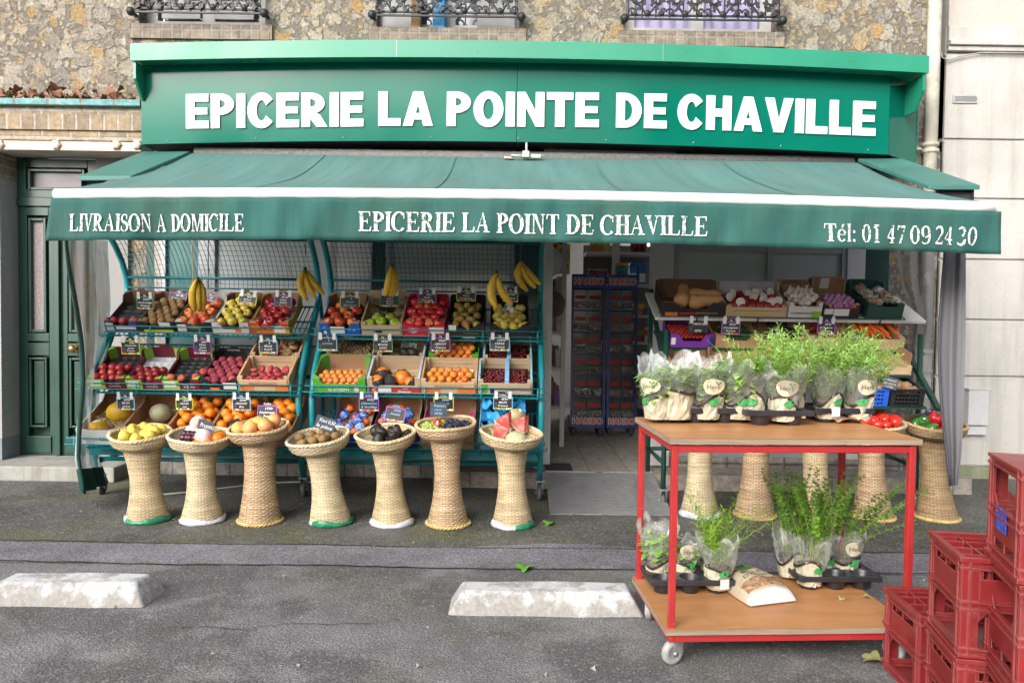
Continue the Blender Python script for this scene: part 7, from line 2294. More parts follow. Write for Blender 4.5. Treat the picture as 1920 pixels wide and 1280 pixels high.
# bag of clay pebbles
Mbag = T(atz(1452, 1133, zs_)) @ RZ(18)
q = MB()
def bagf(u, v):
    x, y = (u - .5) * .22, v * .30
    e = (1 - abs(2 * u - 1) ** 3) ** .6 * (max(0, 1 - abs(2 * v - 1) ** 4)) ** .6
    return (x * (1 + .04 * math.sin(v * 8)), y, .006 + .082 * e + .004 * math.sin(u * 13 + v * 9) * e)
q.grid(bagf, 30, 36)
for k, f in enumerate(q.f):
    vv = (k // 30) / 36; uu = (k % 30) / 30
    q.m[k] = 1 if vv < .07 else (2 if .09 < vv < .30 and .06 < uu < .95 else (3 if vv > .60 and math.hypot(uu - .45, (vv - .76) * 1.3) < .22 else (4 if vv > .56 else 0)))
q.grid(lambda u, v: (bagf(u, v)[0], bagf(u, v)[1], .004), 6, 6, 0)
M_PEB = pm('pebble print', (.30, .18, .11), .4, nz=.95, sc=55)
bg = q.build('pebble_bag', [pm('cream bag plastic', (.46, .39, .28), .3, nz=.1), pm('white bag hem', (.60, .60, .62), .3, nz=.03), M_PEB, pm('green bag picture', (.05, .20, .06), .3, nz=.8, sc=25), pm('brown bag print', (.20, .12, .08), .3, nz=.5, sc=30)], M=Mbag, local=True)
tagp(bg, 'lying plastic bag of clay pebbles on the lower trolley shelf', 'bag')
tmp = MB(); text_geo(tmp, 'BILLES', .022, T(.0, .138, 0), 0, .11); text_geo(tmp, 'D\'ARGILE', .020, T(.0, .106, 0), 0, .13)
q = MB()
def onb(p):
    u, v = min(1, max(0, p.x / .22 + .5)), min(1, max(0, p.y / .30)); a = bagf(u, v); return (p.x, p.y, a[2] + .0015)
q.add([onb(p) for p in tmp.v], tmp.f); q.build('lettering', M_BAND, bg, local=True)
for px, py in ((1578, 1120), (1625, 1117)):
    ps, fs = leaf_mesh(px, .018); q = MB(); q.add(ps, fs, 0, True)
    tagp(q.build('leaf', M_LEAFY, M=T(atz(px, py, zs_ + .004)), local=True), 'small wilted leaf on the lower plywood shelf', 'leaf', 'wilted leaves on the plywood')

# ------------------------------------------------------------------ red bottle crates
M_RC = pm('dusty red plastic', (.23, .016, .018), .42, nz=.28, sc=5, dirt=.4, dcol=(.28, .11, .10), bump=.05, bsc=80)
t_ = M_RC.node_tree; b_ = t_.nodes['Principled BSDF']
bv = nd(t_, 'Bevel'); bv.samples = 4; bv.inputs['Radius'].default_value = .007
ge = nd(t_, 'NewGeometry'); dt = nd(t_, 'VectorMath', operation='DOT_PRODUCT')
t_.links.new(bv.outputs[0], dt.inputs[0]); t_.links.new(ge.outputs['Normal'], dt.inputs[1])
src_ = b_.inputs['Base Color'].links[0].from_socket
wear = ramp(t_, dt.outputs['Value'], [(.84, .42), (.97, 0)])
t_.links.new(mixc(t_, ramp(t_, noise(t_, vec(t_, 'Object', 5), 34, 6, .75), [(.62, 0), (.72, .35)]), mixc(t_, wear, src_, (.44, .18, .17)), (.40, .20, .19)), b_.inputs['Base Color'])
CW, CD, CH = .40, .29, .302
def red_crate_geo(flip=False):
    q = MB()
    t = .012
    def ring(z0, z1, o_):
        q.box(-o_, -o_, z0, CW + o_, t, z1); q.box(-o_, CD - t, z0, CW + o_, CD + o_, z1); q.box(-o_, t, z0, t, CD - t, z1); q.box(CW - t, t, z0, CW + o_, CD - t, z1)
    ring(.286, .300, .006); ring(.262, .270, .004); ring(.0, .010, .004); ring(.022, .030, .004); ring(.140, .148, .004); ring(.162, .170, .005)
    ring(.0101, .0219, -.003); ring(.1481, .1619, -.003); ring(.2701, .2859, -.003)
    c = .05
    for x in (0, CW - c):
        for y in (0, CD - t + .003):
            q.box(x + .001, y + (.001 if y == 0 else -.001), .004, x + c, y + t - .003, .29)
            q.box(x + c * .42, y + (-.004 if y == 0 else t - .004), .004, x + c * .58, y + (.002 if y == 0 else t + .002), .29)
    for y in (0, CD - c):
        for x in (0, CW - t + .003):
            q.box(x + (.001 if x == 0 else -.001), y + t, .004, x + t - .003, y + c - (0 if y == 0 else t), .29)
            q.box(x + (-.004 if x == 0 else t - .004), y + c * .42, .004, x + (.002 if x == 0 else t + .002), y + c * .58, .29)
    def panel_(axis, side):
        L = CW if axis == 'x' else CD
        a, b_ = c, L - c
        def bx(u0, z0, u1, z1, dep=.004):
            if axis == 'x':
                y = .003 if side == 0 else CD - .003 - dep
                q.box(u0, y, z0, u1, y + dep, z1)
            else:
                x = .003 if side == 0 else CW - .003 - dep
                q.box(x, u0, z0, x + dep, u1, z1)
        zlo, zhi = (.170, .262)
        m_ = (a + b_) / 2
        bx(a, zlo, b_, zlo + .066)                       # solid panel with two hand slots above it
        bx(a, zlo + .066, a + .012, zhi); bx(b_ - .012, zlo + .066, b_, zhi); bx(m_ - .006, zlo + .066, m_ + .006, zhi)
        for s_ in (0, 1):                                # chamfered corners of the low opening
            u0 = a if s_ == 0 else b_
            d_ = .03 if s_ == 0 else -.03
            pts = [(u0, .14), (u0 + d_, .14), (u0, .108)]
            if axis == 'x':
                y = .003 if side == 0 else CD - .007
                q.add([(u, y, z) for u, z in pts] + [(u, y + .004, z) for u, z in pts], [(0, 1, 2), (3, 5, 4), (0, 3, 4, 1), (1, 4, 5, 2), (2, 5, 3, 0)])
            else:
                x = .003 if side == 0 else CW - .007
                q.add([(x, u, z) for u, z in pts] + [(x + .004, u, z) for u, z in pts], [(0, 1, 2), (3, 5, 4), (0, 3, 4, 1), (1, 4, 5, 2), (2, 5, 3, 0)])
    for ax in 'xy':
        for s_ in (0, 1): panel_(ax, s_)
    q.box(t, t, .002, CW - t, CD - t, .006)
    if not flip:
        for i in range(1, 5): q.box(CW * i / 5 - .003, t, .235, CW * i / 5 + .003, CD - t, .292)
        for j in range(1, 4): q.box(t, CD * j / 4 - .003, .233, CW - t, CD * j / 4 + .003, .290)
    else:
        q.warp(lambda p: (CW - p.x, p.y, .302 - p.z))
        q.f = [list(f) for f in q.f]
    return q
cr_me = red_crate_geo().mesh('bottle_crate', [M_RC]); cr_me2 = red_crate_geo(True).mesh('bottle_crate', [M_RC])
def red_crate(M, label, me, sticker=False):
    o = put(me, 'bottle_crate', M, label, 'bottle crate', 'stacked red bottle crates'); PM[o.name] = M
    bevel(o, .0025, 2)
    if sticker:
        q = MB(); q.box(-.0035, .11, .10, -.001, .20, .165); s_ = q.build('sticker', pm('worn blue sticker', (.03, .06, .50), .4, nz=.1, dirt=.7, sc=20, dcol=(.6, .6, .65)), o, local=True)
    return o
def stack(bl, near, n, labels, flips, stick=None):
    # bl: back-left top corner, near: front-left top corner of the left face
    ang = math.degrees(math.atan2(near[0] - bl[0], bl[1] - near[1]))
    for k in range(n):
        M = T(near[0] + rnd.uniform(-.006, .006), near[1] + rnd.uniform(-.006, .006), k * .303) @ RZ(-ang * -1 + rnd.uniform(-1, 1))
        red_crate(M, labels[k], cr_me2 if flips[k] else cr_me, stick == k)
stack((1.414, 2.86), (1.395, 2.57), 1, ['single red bottle crate on the ground beside the trolley wheel'], [0])
stack((1.385, 2.52), (1.335, 2.26), 2, ['lower red bottle crate of the two high middle stack', 'upper red bottle crate of the middle stack with its divider grid showing'], [0, 0])
stack((1.425, 2.28), (1.345, 2.01), 3, ['bottom red bottle crate of the tall right stack', 'middle red bottle crate of the tall stack', 'topmost red bottle crate with blue sticker at the right edge'], [1, 1, 1], 2)

# ------------------------------------------------------------------ vegetable stand on the right
SHELF.update({'v1': (5.30, 1.295, 23, .46), 'v2': (5.24, 1.085, 20, .32), 'v3': (5.06, .93, 16, .25), 'v4': (4.96, .735, 14, .30)})
M_GFR = pm('dark green steel', (.012, .06, .045), .4, nz=.15, sc=6)
M_WSH = pm('white shelf board', (.70, .69, .66), .45, nz=.05, sc=4, dirt=.15, dcol=(.4, .38, .33))
vs = thing('vegetable_stand', 'dark green wheeled vegetable stand with white top shelf right of the doorway', 'display rack', T(1.7, 5.4, 0))
X0v, X1v = at(1234, 900, 5.4).x, at(1692, 900, 5.4).x
for x in (X0v, X1v):
    for y in (5.22, 5.82):
        q = MB(); q.tube([(x, y, .12), (x, y, 1.2 if y < 5.5 else 1.5)], .018, 8); q.build('post', M_GFR, vs)
        caster(vs, x, y, .045)
    q = MB(); q.bar((x, 4.97, .72), (x, 5.86, 1.45), .03); q.tube([(x, 5.22, .3), (x, 5.82, .3)], .015, 8); q.build('side_rail', M_GFR, vs)
for z in (.30, .42, .62):
    q = MB(); q.tube([(X0v, 5.80, z), (X1v, 5.80, z)], .015, 8); q.build('crossbar', M_GFR, vs)
M1 = shelf_frame(1228, 'v1'); w1 = wpx(1228, 1736, 'v1')
q = MB(); q.box(0, -.005, -.03, w1, .46, -.008, 0, M1); bevel(q.build('top_shelf', M_WSH, vs), .003)
for key, a, b_ in (('v2', 1240, 1700), ('v3', 1244, 1712), ('v4', 1600, 1742)):
    M_ = shelf_frame(a, key); w_ = wpx(a, b_, key)
    q = MB(); q.box(0, -.004, -.016, w_, SHELF[key][3], -.004, 0, M_); q.build('wire_shelf', M_GFR, vs)
M_ = shelf_frame(1236, 'v1'); w_ = wpx(1236, 1692, 'v1')
q = MB(); q.tube([(0, .05, .012), (0, -.03, .012), (w_, -.03, .012), (w_, .05, .012)], .004, 6, 0, M_)
for k in range(4): q.tube([(w_ * (k + .6) / 4, -.03, .012), (w_ * (k + .6) / 4, -.02, -.04)], .006, 6, 0, M_)
q.build('front_rail', M_GFR, vs)
# top row
def vdef(a, b_, k, off=0): return shelf_frame(a, k, off), wpx(a, b_, k) - .004
M, w = vdef(1240, 1357, 'v1')
o = cardboard('black vegetable box holding three butternut squashes', M, w, .33, .10, C_BLK, M_CARDD, dip=.55, backh=1.5)
label_quads(o, w, [(w * .05, .004, w * .25, .03, M_ORA_I), (w * .28, .015, w * .55, .03, M_RED_I)], M); front_text(o, 'MARQUISE', w * .72, .02, .014, GOLD, M, w * .35)
def squash(L, seed):
    pr = [(.001, 0), (.035, .004), (.052, .03), (.055, .06), (.046, .10), (.040, .14), (.041, .19), (.036, L - .02), (.012, L), (.001, L + .004)]
    q = MB(); q.lathe(pr, 22, 0, None, lambda t_, i, z: 1 + .02 * math.sin(2 * t_ + seed)); q.tube([(0, 0, L), (.004, 0, L + .018)], [.009, .007], 7, 1)
    q.warp(lambda p: (p.x + .012 * math.sin(p.z * 9 + seed), p.y, p.z)); return q.mesh('butternut_squash', [fm('butternut skin', (.62, .33, .14), (.56, .28, .11), 9, .4, .7, .55), M_STALK])
for k, (x, y, z, rz, lab) in enumerate(((.13, .05, .07, 160, 'butternut squash lying end on at the left'), (.20, .19, .085, 92, 'butternut squash lying crosswise at the back'), (.19, .09, .075, 86, 'butternut squash lying crosswise at the front'))):
    MM = M @ T(x, y, z) @ RZ(-rz) @ RX(-90) if k else M @ T(x, y, z) @ RZ(-12) @ RX(-80)
    put(squash((.24, .24, .25)[k], k), 'butternut_squash', MM, lab, 'squash')
M, w = vdef(1359, 1474, 'v1')
o = wood_crate('wooden crate of halved and whole red onions', M, w, .33, .08, n=1, solid=True, backh=1.6)
label_quads(o, w, [(w * .3, .02, w * .6, .035, pm('yellow print', (.6, .45, .05), .5)), (w * .1, .045, w * .9, .05, pm('green print2', (.1, .25, .1), .5))], M)
q = MB(); q.box(.012, .30, .02, w - .012, .308, .15); q.build('liner', pm('lilac paper', (.55, .50, .58), .7), o, local=True)
M_RON = fm('red onion skin', (.26, .012, .025), (.40, .04, .04), 18, .45, .65, .25, stretch=(1, 1, .3))
rnd_fruit('ronion', 'red_onion', M_RON, .040, .9, 14)
q = MB(); q.lathe(sph(.04, 8, .9)[:5], 16, 0); rg_ = [(.0395, .0), (.03, .003), (.001, .004)]; q.lathe(rg_, 16, 1)
K['honion'] = [q.mesh('halved_onion', [M_RON, pm('white onion flesh', (.70, .64, .56), .4, nz=.12, sc=60)])]
fill(M, 'ronion', .03, w - .03, .02, .29, .038, 'whole red onion in the wooden onion crate', 'onion', 'red_onion', .02, .8)
for k in range(14):
    x, y = .045 + (w - .09) * rnd.random(), .03 + .25 * (k + rnd.random()) / 14
    put(K['honion'][0], 'halved_onion', M @ T(x, y, .095) @ RZ(rnd.uniform(-60, 60)) @ RX(rnd.uniform(20, 75)) @ SC(.8, .8, .8), 'cut red onion showing white flesh in the onion crate', 'onion', 'cut red onions')
M, w = vdef(1475, 1538, 'v1')
o = cardboard('white garlic box with straw on the top shelf', M, w, .33, .115, C_WHT, M_CARD, dip=.75, backh=1.4, ear=.1)
label_quads(o, w, [(w * .72, .004, w, .05, C_LIM), (w * .40, .07, w * .55, .095, W_)], M); front_text(o, 'AUTHENTIQUES', w * .62, .085, .010, INK, M, w * .6); front_text(o, 'AUTHENTIQUES', w * .4, .03, .013, INK, M, w * .65); front_text(o, 'AUTHENTIQUES', w * .5, .14, .010, INK, M @ T(0, .324, 0), w * .7)
M_GAR = fm('garlic skin', (.68, .64, .58), (.60, .50, .50), 14, .45, .7, .6, stretch=(1, 1, .3))
q = MB(); q.lathe([(.001, -.022), (.018, -.022), (.029, -.008), (.028, .006), (.014, .020), (.006, .030), (.005, .045), (.001, .046)], 20, 0, None, lambda t_, i, z: 1 + .07 * math.cos(7 * t_)); K['garlic'] = [q.mesh('garlic_bulb', [M_GAR])]
fill(M, 'garlic', .02, w - .02, .012, .20, .026, 'white garlic bulb in the straw lined box', 'garlic', 'garlic_bulb', .07, .95, layers=2)
straw(M, .02, w - .02, .14, .28, .12, 130, 'straw heaped behind the garlic bulbs', L=.06)
q = MB()
for k in range(10): q.bar((w - .07 + .006 * k, .05, .115), (w - .075 + .006 * k, .11, .125), .002)
tagp(q.build('net_bag', pm('red net', (.55, .03, .05), .6), M=M, local=True), 'red net of garlic at the right of the garlic box', 'net')
M, w = vdef(1541, 1608, 'v1')
o = cardboard('tall backed black box of purple shallots', M, w, .36, .10, C_BLK, M_CARD, dip=.75, backh=1.7, ear=.1)
label_quads(o, w, [(w * .28, .02, w * .72, .07, W_), (w * .02, .03, w * .26, .07, W_), (w * .62, .075, w * .9, .085, M_RED_I)], M); label_quads(o, w, [(w * .35, .085, w * .62, .165, W_)], M @ T(0, .352, 0))
rnd_fruit('shallot', 'shallot', fm('purple shallot skin', (.38, .13, .34), (.50, .26, .46), 18, .42, .65, .3, stretch=(1, 1, .3)), .022, 1.15, 12)
fill(M, 'shallot', .02, w - .02, .012, .17, .022, 'purple shallot in the tall backed black box', 'shallot', 'shallot', .06, layers=2, lie=True)
M, w = vdef(1622, 1690, 'v1')
o = cardboard('dark green plastic style box of bagged potatoes and carrots', M, w, .40, .11, C_DKG, C_DKG, dip=.8, backh=1.3, ear=.1)
M_BAGV = film('crinkled vegetable bag', (.9, .88, .85), .25, .5, .15, 40)
for k in range(7):
    x, y = w * (.28 + .45 * (k % 2)) , .05 + .045 * k
    bgv = thing('vegetable_bag', 'small printed plastic bag of vegetables in the dark green box', 'bag', M @ T(x, y, .105) @ RZ(rnd.uniform(-30, 30)) @ RX(rnd.uniform(-15, 15)), 'small vegetable bags in the dark green box')
    q = MB(); q.ball((0, 0, 0), .045, 16, 10, 0, (1.2, .8, .55)); q.warp(lambda p: (p.x * (1 + .1 * math.sin(p.y * 90)), p.y, p.z + .006 * math.sin(p.x * 130))); q.build('film', M_BAGV, bgv, local=True)
    q = MB()
    for j in range(6): q.ball((rnd.uniform(-.035, .035), rnd.uniform(-.02, .02), rnd.uniform(-.01, .006)), .013, 8, 6, 0, (1.6, .8, .8))
    q.build('contents', pm('orange bag contents', (.60, .25, .05), .5, nz=.4, sc=30) if k % 3 == 0 else pm('pale bag contents', (.50, .42, .25), .5, nz=.5, sc=30), bgv, local=True)
    q = MB(); q.grid(lambda u, v: (-.03 + .06 * u, -.028 + .03 * v, .0262 - .02 * (2 * u - 1) ** 2 + .003 * math.sin(u * 20)), 8, 3); q.build('print', (M_ORA_I, pm('lime yellow print', (.45, .48, .05), .4), W_)[k % 3], bgv, local=True)
# second row
M, w = vdef(1256, 1339, 'v2')
C_VIO = colcard('bright violet', (.16, .035, .30))
o = cardboard('bright violet box packed with cherry tomatoes', M, w, .29, .09, C_VIO, C_VIO, dip=.5, ear=.2)
label_quads(o, w, [(w * .02, .02, w * .12, .07, W_), (w * .9, .01, w * .99, .08, C_NAVY)], M)
fill(M, 'ctom', .016, w - .016, .012, .27, .0165, 'dark red cherry tomato in the bright violet box', 'cherry tomato', 'cherry_tomato', .05, 1, jit=.1)
M, w = vdef(1341, 1426, 'v2')
o = cardboard('brown cardboard box of dark courgettes', M, w, .29, .09, M_CARD, M_CARD, dip=.6)
M_COU = fm('courgette skin', (.018, .05, .016), (.05, .10, .03), 30, .5, .7, .3, stretch=(1, 1, .2)); M_AUB = fm('aubergine skin', (.014, .008, .018), (.024, .010, .028), 10, .4, .6, .14, coat=.5)
for k in range(6):
    q = MB(); q.tube([(-.11 + .22 * t_ / 8, .008 * math.sin(t_ * .5 + k), 0) for t_ in range(9)], [.006] + [.019] * 6 + [.016, .006], 12, 0)
    put(q.mesh('courgette', [M_COU]), 'courgette', M @ T(w * .5 + .01 * (k % 2), .04 + .036 * k, .055 + .012 * (k % 2)) @ RZ(rnd.uniform(-8, 8)), 'dark green courgette lying across the cardboard box', 'courgette', 'courgettes in the cardboard box')
M, w = vdef(1428, 1514, 'v2')
o = cardboard('brown cardboard box of glossy aubergines', M, w, .29, .09, M_CARD, M_CARD, dip=.7)
for k in range(5):
    q = MB(); q.lathe([(.001, 0), (.03, .01), (.040, .05), (.034, .11), (.024, .17), (.016, .20), (.001, .205)], 18); q.lathe([(.024, .185), (.018, .21), (.008, .215), (.007, .24), (.001, .24)], 10, 1)
    put(q.mesh('aubergine', [M_AUB, pm('green calyx', (.06, .14, .02), .7)]), 'aubergine', M @ T(.03 + .02 * k, .05 + .05 * k, .07) @ RZ(-90 + rnd.uniform(-25, 25)) @ RX(-90), 'glossy dark aubergine in the cardboard box', 'aubergine', 'aubergines in the cardboard box')
M, w = vdef(1516, 1612, 'v2')
o = wood_crate('wooden crate behind the feathery herbs', M, w, .29, .09, n=1)
fill(M, 'ronion', .03, w - .03, .02, .26, .038, 'onion in the crate behind the feathery herbs', 'onion', 'onion', .02, .6)
M, w = vdef(1616, 1696, 'v2')
o = wood_crate('wooden crate of carrots at the right end', M, w, .30, .085, n=1, solid=True)
M_CAR = fm('carrot skin', (.76, .17, .02), (.66, .12, .015), 20, .4, .7, .45)
for k in range(12):
    q = MB(); q.lathe([(.001, 0), (.006, .005), (.013, .08), (.017, .15), (.015, .168), (.001, .172)], 10, 0, None, lambda t_, i, z: 1)
    put(q.mesh('carrot', [M_CAR]), 'carrot', M @ T(.02 + (w - .04) * (k % 6) / 5, .06 + .03 * (k // 6), .06 + .02 * (k // 6)) @ RZ(rnd.uniform(-25, 25)) @ RX(-80), 'orange carrot in the wooden crate at the right end', 'carrot', 'carrots in the wooden crate')
# third row
M, w = vdef(1262, 1338, 'v3')
o = cardboard('navy and brown cardboard box under the cherry tomatoes', M, w, .24, .07, M_CARD, M_CARDD, dip=.7); label_quads(o, w, [(0, .004, w * .08, .068, C_NAVY), (w * .9, .004, w, .068, C_NAVY)], M)
M, w = vdef(1340, 1438, 'v3')
o = cardboard('plain brown cardboard box front above the bagged basil', M, w, .24, .085, M_CARD, M_CARD, dip=.97, ear=.05)
M, w = vdef(1440, 1528, 'v3')
o = cardboard('white box of large tomatoes behind the chives', M, w, .24, .07, C_WHT, C_WHT, dip=.8)
fill(M, 'tomato', .02, w - .02, .015, .22, .045, 'large tomato in the white box behind the chives', 'tomato', 'tomato', .03, .9)
M, w = vdef(1532, 1612, 'v3')
o = cardboard('brown cardboard box hidden behind the feathery herbs', M, w, .24, .07, M_CARD, M_CARD, dip=.8)
M, w = vdef(1614, 1712, 'v3')
o = wood_crate('open wooden crate with high brown sides at the right end', M, w, .28, .06, n=1, solid=True, backh=2.2)
q = MB(); q.box(w - .008, .03, .06, w - .002, .27, .14); q.build('side_board', M_CARD, o, local=True)
# lowest row
M_BLUP = pm('blue crate plastic', (.02, .10, .52), .4, nz=.1); M_BLKP = pm('black crate plastic', (.016, .016, .018), .4, nz=.15)
M, w = vdef(1606, 1668, 'v4')
plastic_crate('blue plastic crate of golden onions', M, w, .28, .12, M_BLUP)
rnd_fruit('onion', 'onion', fm('golden onion skin', (.58, .26, .08), (.50, .18, .05), 18, .45, .65, .35, stretch=(1, 1, .3)), .036, .92, 14, stalk=(.03, .045))
fill(M, 'onion', .02, w - .02, .02, .25, .036, 'golden onion in the blue plastic crate', 'onion', 'onion', .07, .95, layers=2)
M, w = vdef(1671, 1735, 'v4')
plastic_crate('black plastic crate of potatoes', M, w, .28, .12, M_BLKP)
rnd_fruit('potato', 'potato', fm('earthy potato skin', (.34, .21, .10), (.24, .15, .075), 16, .4, .65, .8, bump=.4, bsc=90), .034, 1.35, 12)
fill(M, 'potato', .02, w - .02, .02, .22, .034, 'earthy potato in the black plastic crate', 'potato', 'potato', .05, .95, lie=True)
plastic_crate('empty black plastic crate tilted behind the potatoes', M @ T(0, .27, .06) @ RX(25), w, .24, .11, M_BLKP)
price_tag(1309, 613, 37, 22, 5.20, 'grey', ['TOMATE CERISE', '', '8€90'], 'plain black price tag over the cherry tomatoes', unit=None, fruit=False)
price_tag(1370, 615, 34, 24, 5.18, 'purple', ['2€50', 'Courgette', 'France'], 'purple price tag over the courgettes')
price_tag(1452, 629, 36, 18, 5.15, 'grey', ['Aubergine', '3€'], 'small black price tag standing in front of the aubergines', clips=False, fruit=False, roll=-3)
price_tag(1549, 615, 33, 24, 5.18, 'purple', ['2€95', 'Échalote', 'France'], 'purple price tag above the feathery herbs')
price_tag(1496, 652, 38, 20, 5.02, 'lime', ['2€80', 'Tomate'], 'lime price tag leaning on the large tomatoes', clips=False, roll=6)
price_tag(1603, 631, 24, 14, 5.1, 'grey', ['Carotte'], 'small black price tag left of the carrots', unit=None, clips=False, fruit=False)
price_tag(1669, 718, 26, 22, 4.9, 'grey', ['Pomme', 'de terre', '1€50'], 'grey slate hanging crooked over the potatoes', unit=None, clips=False, fruit=False, roll=-12, chalk=pm('cream chalk', (.55, .48, .38), .7), rz=-20)

# ------------------------------------------------------------------ inside the shop
def fl_(px, py, Y): return at(px, py, Y)
M_BLUF = pm('deep blue steel', (.045, .065, .27), .4, nz=.1); M_REDL = pm('red label', (.65, .04, .04), .45)
YS1 = 7.45
def candy_stand(pxl, pxr, pxtl, pxtr, label):
    xl, xr = at(pxl, 800, YS1).x, at(pxr, 800, YS1).x
    zt, zh, zb0 = at(1100, 540, YS1 + .1).z, at(1100, 514, YS1 + .1).z, at(1100, 786, YS1).z
    w_ = xr - xl
    st = thing('candy_stand', label, 'candy stand', T((xl + xr) / 2, YS1 + .2, ZF), 'blue candy stands')
    q = MB(); q.box(xl, YS1, ZF + .09, xr, YS1 + .38, zb0); q.build('base', M_BLUF, st)
    q = MB(); q.box(xl + .01, YS1 - .002, ZF + .13, xr - .01, YS1 - .0005, ZF + .14); q.build('stripe', M_REDL, st)
    q = MB()
    for x in (xl, xr - .025): q.bar((x + .0125, YS1 + .012, zb0), (x + .0125, YS1 + .11, zt), .025)
    q.box(xl + .03, YS1 + .36, zb0 + .001, xr - .03, YS1 + .38, zt)
    for k in range(7):
        z = zb0 + (zt - zb0) * k / 6; q.box(xl + .025, YS1 + .02 + .1 * k / 6, z - .006, xr - .025, YS1 + .36, z + .002)
    q.build('frame', M_BLUF, st)
    q = MB(); q.box(xl, YS1 + .09, zt, xr, YS1 + .12, zh); q.build('header', M_BLUF, st)
    for (z, h, y) in (((zt + zh) / 2 - .03, .062, YS1 + .09), ((ZF + .09 + zb0) / 2 + .0, .055, YS1)):
        q = MB(); [text_geo(q, 'HARIBO', h, T((xl + xr) / 2 + math.cos(a_) * .0065, y - .003 - .0003 * a_, z + math.sin(a_) * .0065) @ RX(90), 0, w_ * .86, 0, .03) for a_ in (0, .8, 1.6, 2.4, 3.1, 3.9, 4.7, 5.5)]; text_geo(q, 'HARIBO', h, T((xl + xr) / 2, y - .006, z) @ RX(90), 1, w_ * .86, 0, .03)
        q.build('lettering', [W_, M_REDL], st)
    for x in (xl + .04, xr - .04): caster(st, x, YS1 + .06, .04, M_BLUF); caster(st, x, YS1 + .32, .04, M_BLUF)
    for o in st.children:
        if o.name.startswith('caster'): o.location.z += ZF
    k_ = 0
    for r_ in range(6):
        for c_ in range(2):
            bw = (w_ - .06) / 2; bh = (zt - zb0) / 6 - .012
            x = xl + .028 + c_ * (bw + .004); z = zb0 + (zt - zb0) * r_ / 6 + .003; y = YS1 + .025 + .1 * r_ / 6
            b_ = thing('candy_bin', 'clear candy bin with red label in the ' + label.split(',')[0], 'candy bin', T(x, y, z), 'clear candy bins in the stands')
            q = MB(); q.box(0, .10, 0, bw, .26, bh * .98); q.box(0, 0, 0, bw, .0985, .012); q.build('case', pm('smoky clear plastic', (.12, .11, .11), .15, nz=.3, sc=9, spec=.8), b_, local=True)
            q = MB()
            for j in range(14): q.ball((rnd.uniform(.015, bw - .015), rnd.uniform(.012, .09), .02 + rnd.uniform(0, .035)), .014, 7, 5, 0, (1, 1, .8))
            q.build('sweets', pm('sweets %d' % (k_ % 5), ((.40, .03, .03), (.16, .02, .03), (.45, .32, .05), (.35, .30, .28), (.30, .10, .03))[(k_ * 3 + r_) % 5], .4, nz=.4, sc=30), b_, local=True)
            q = MB(); q.box(bw * .12, .094, bh * .52, bw * .88, .0985, bh * .70); q.build('label', M_REDL, b_, local=True)
            q = MB(); q.box(.002, .0, .012, bw - .002, .003, bh * .42); q.build('front_flap', film('bin flap', (.8, .8, .8), .15, .4, .1, 8), b_, local=True)
            k_ += 1
candy_stand(1069, 1134, 0, 0, 'left blue candy stand, seen through the doorway')
candy_stand(1137, 1194, 0, 0, 'right blue candy stand, seen through the doorway')
def lbl(px, py0, py1, wpx_, Y): c = at(px, py1, Y); return c, wpx_ / F * Y, (py1 - py0) / F * Y
# shelving behind
M_SHW = pm('white shelf steel', (.50, .49, .47), .4, nz=.06)
sh = thing('shop_shelving', 'white shop shelving full of groceries behind the candy stands', 'shelving', T(1.1, 8.6, ZF))
Yb = 8.55
q = MB()
x0, x1 = at(1098, 600, Yb).x, at(1222, 600, Yb).x
for py in (472, 532, 590, 640, 700, 760):
    z = at(1150, py, Yb).z; q.box(x0, Yb, z - .03, x1, Yb + .4, z)
q.build('shelf', M_SHW, sh)
q = MB(); q.box(x0, Yb + .4, ZF, x1 + .3, Yb + .42, 2.1); q.build('blocking_back_panel', pm('shelf back', (.16, .15, .15), .6), sh)  # panel added to hold back light from the glowing window behind
q = MB(); q.box(at(1147, 500, Yb).x, Yb - .03, ZF, at(1161, 500, Yb).x, Yb - .005, at(1150, 465, Yb).z + .05); q.build('upright', M_SHW, sh)
s2 = thing('shop_shelving', 'white side shelving receding along the left wall inside the shop', 'shelving', T(.4, 8, ZF))
q = MB()
xa = at(1043, 600, 7.2).x
for z in (.45, .8, 1.12, 1.45, 1.78, 2.05):
    q.box(xi0 + .001, 6.9, z, xi0 + .50, 8.5, z + .03)
    q.box(xi0 + .50, 6.9, z - .03, xi0 + .505, 8.5, z + .032)
q.build('shelf', M_SHW, s2)
q = MB(); q.box(xi0 + .001, 6.87, ZF, xi0 + .05, 6.9, 2.3); q.box(xi0 + .46, 6.87, ZF, xi0 + .50, 6.9, 2.3); q.build('upright', M_SHW, s2)
prod_c = [(.45, .06, .04), (.50, .36, .05), (.05, .15, .40), (.10, .30, .08), (.50, .45, .40), (.40, .15, .04), (.15, .06, .20)]
PMAT = [pm('packet %d' % i, c, .4, nz=.35, sc=16) for i, c in enumerate(prod_c)]
def packet(w_, d_, h_, m): q = MB(); q.box(-w_ / 2, -d_ / 2, 0, w_ / 2, d_ / 2, h_); q.box(-w_ * .36, -d_ / 2 - .001, h_ * .45, w_ * .36, -d_ / 2 - .0003, h_ * .8, 1); return q.mesh('grocery_packet', [m, PMAT[(PMAT.index(m) + 3) % 7] if m in PMAT else W_])
def jar(r, h_, m, cap): q = MB(); q.lathe([(.001, 0), (r, 0), (r, h_ * .72), (r * .6, h_ * .84), (r * .6, h_)], 14); q.lathe([(r * .64, h_ * .93), (r * .64, h_ * 1.02), (.001, h_ * 1.02)], 14, 1); return q.mesh('jar', [m, cap])
pk = [packet(.085, .05, h_, m) for m, h_ in zip(PMAT, (.16, .15, .17, .13, .16, .15, .14))]
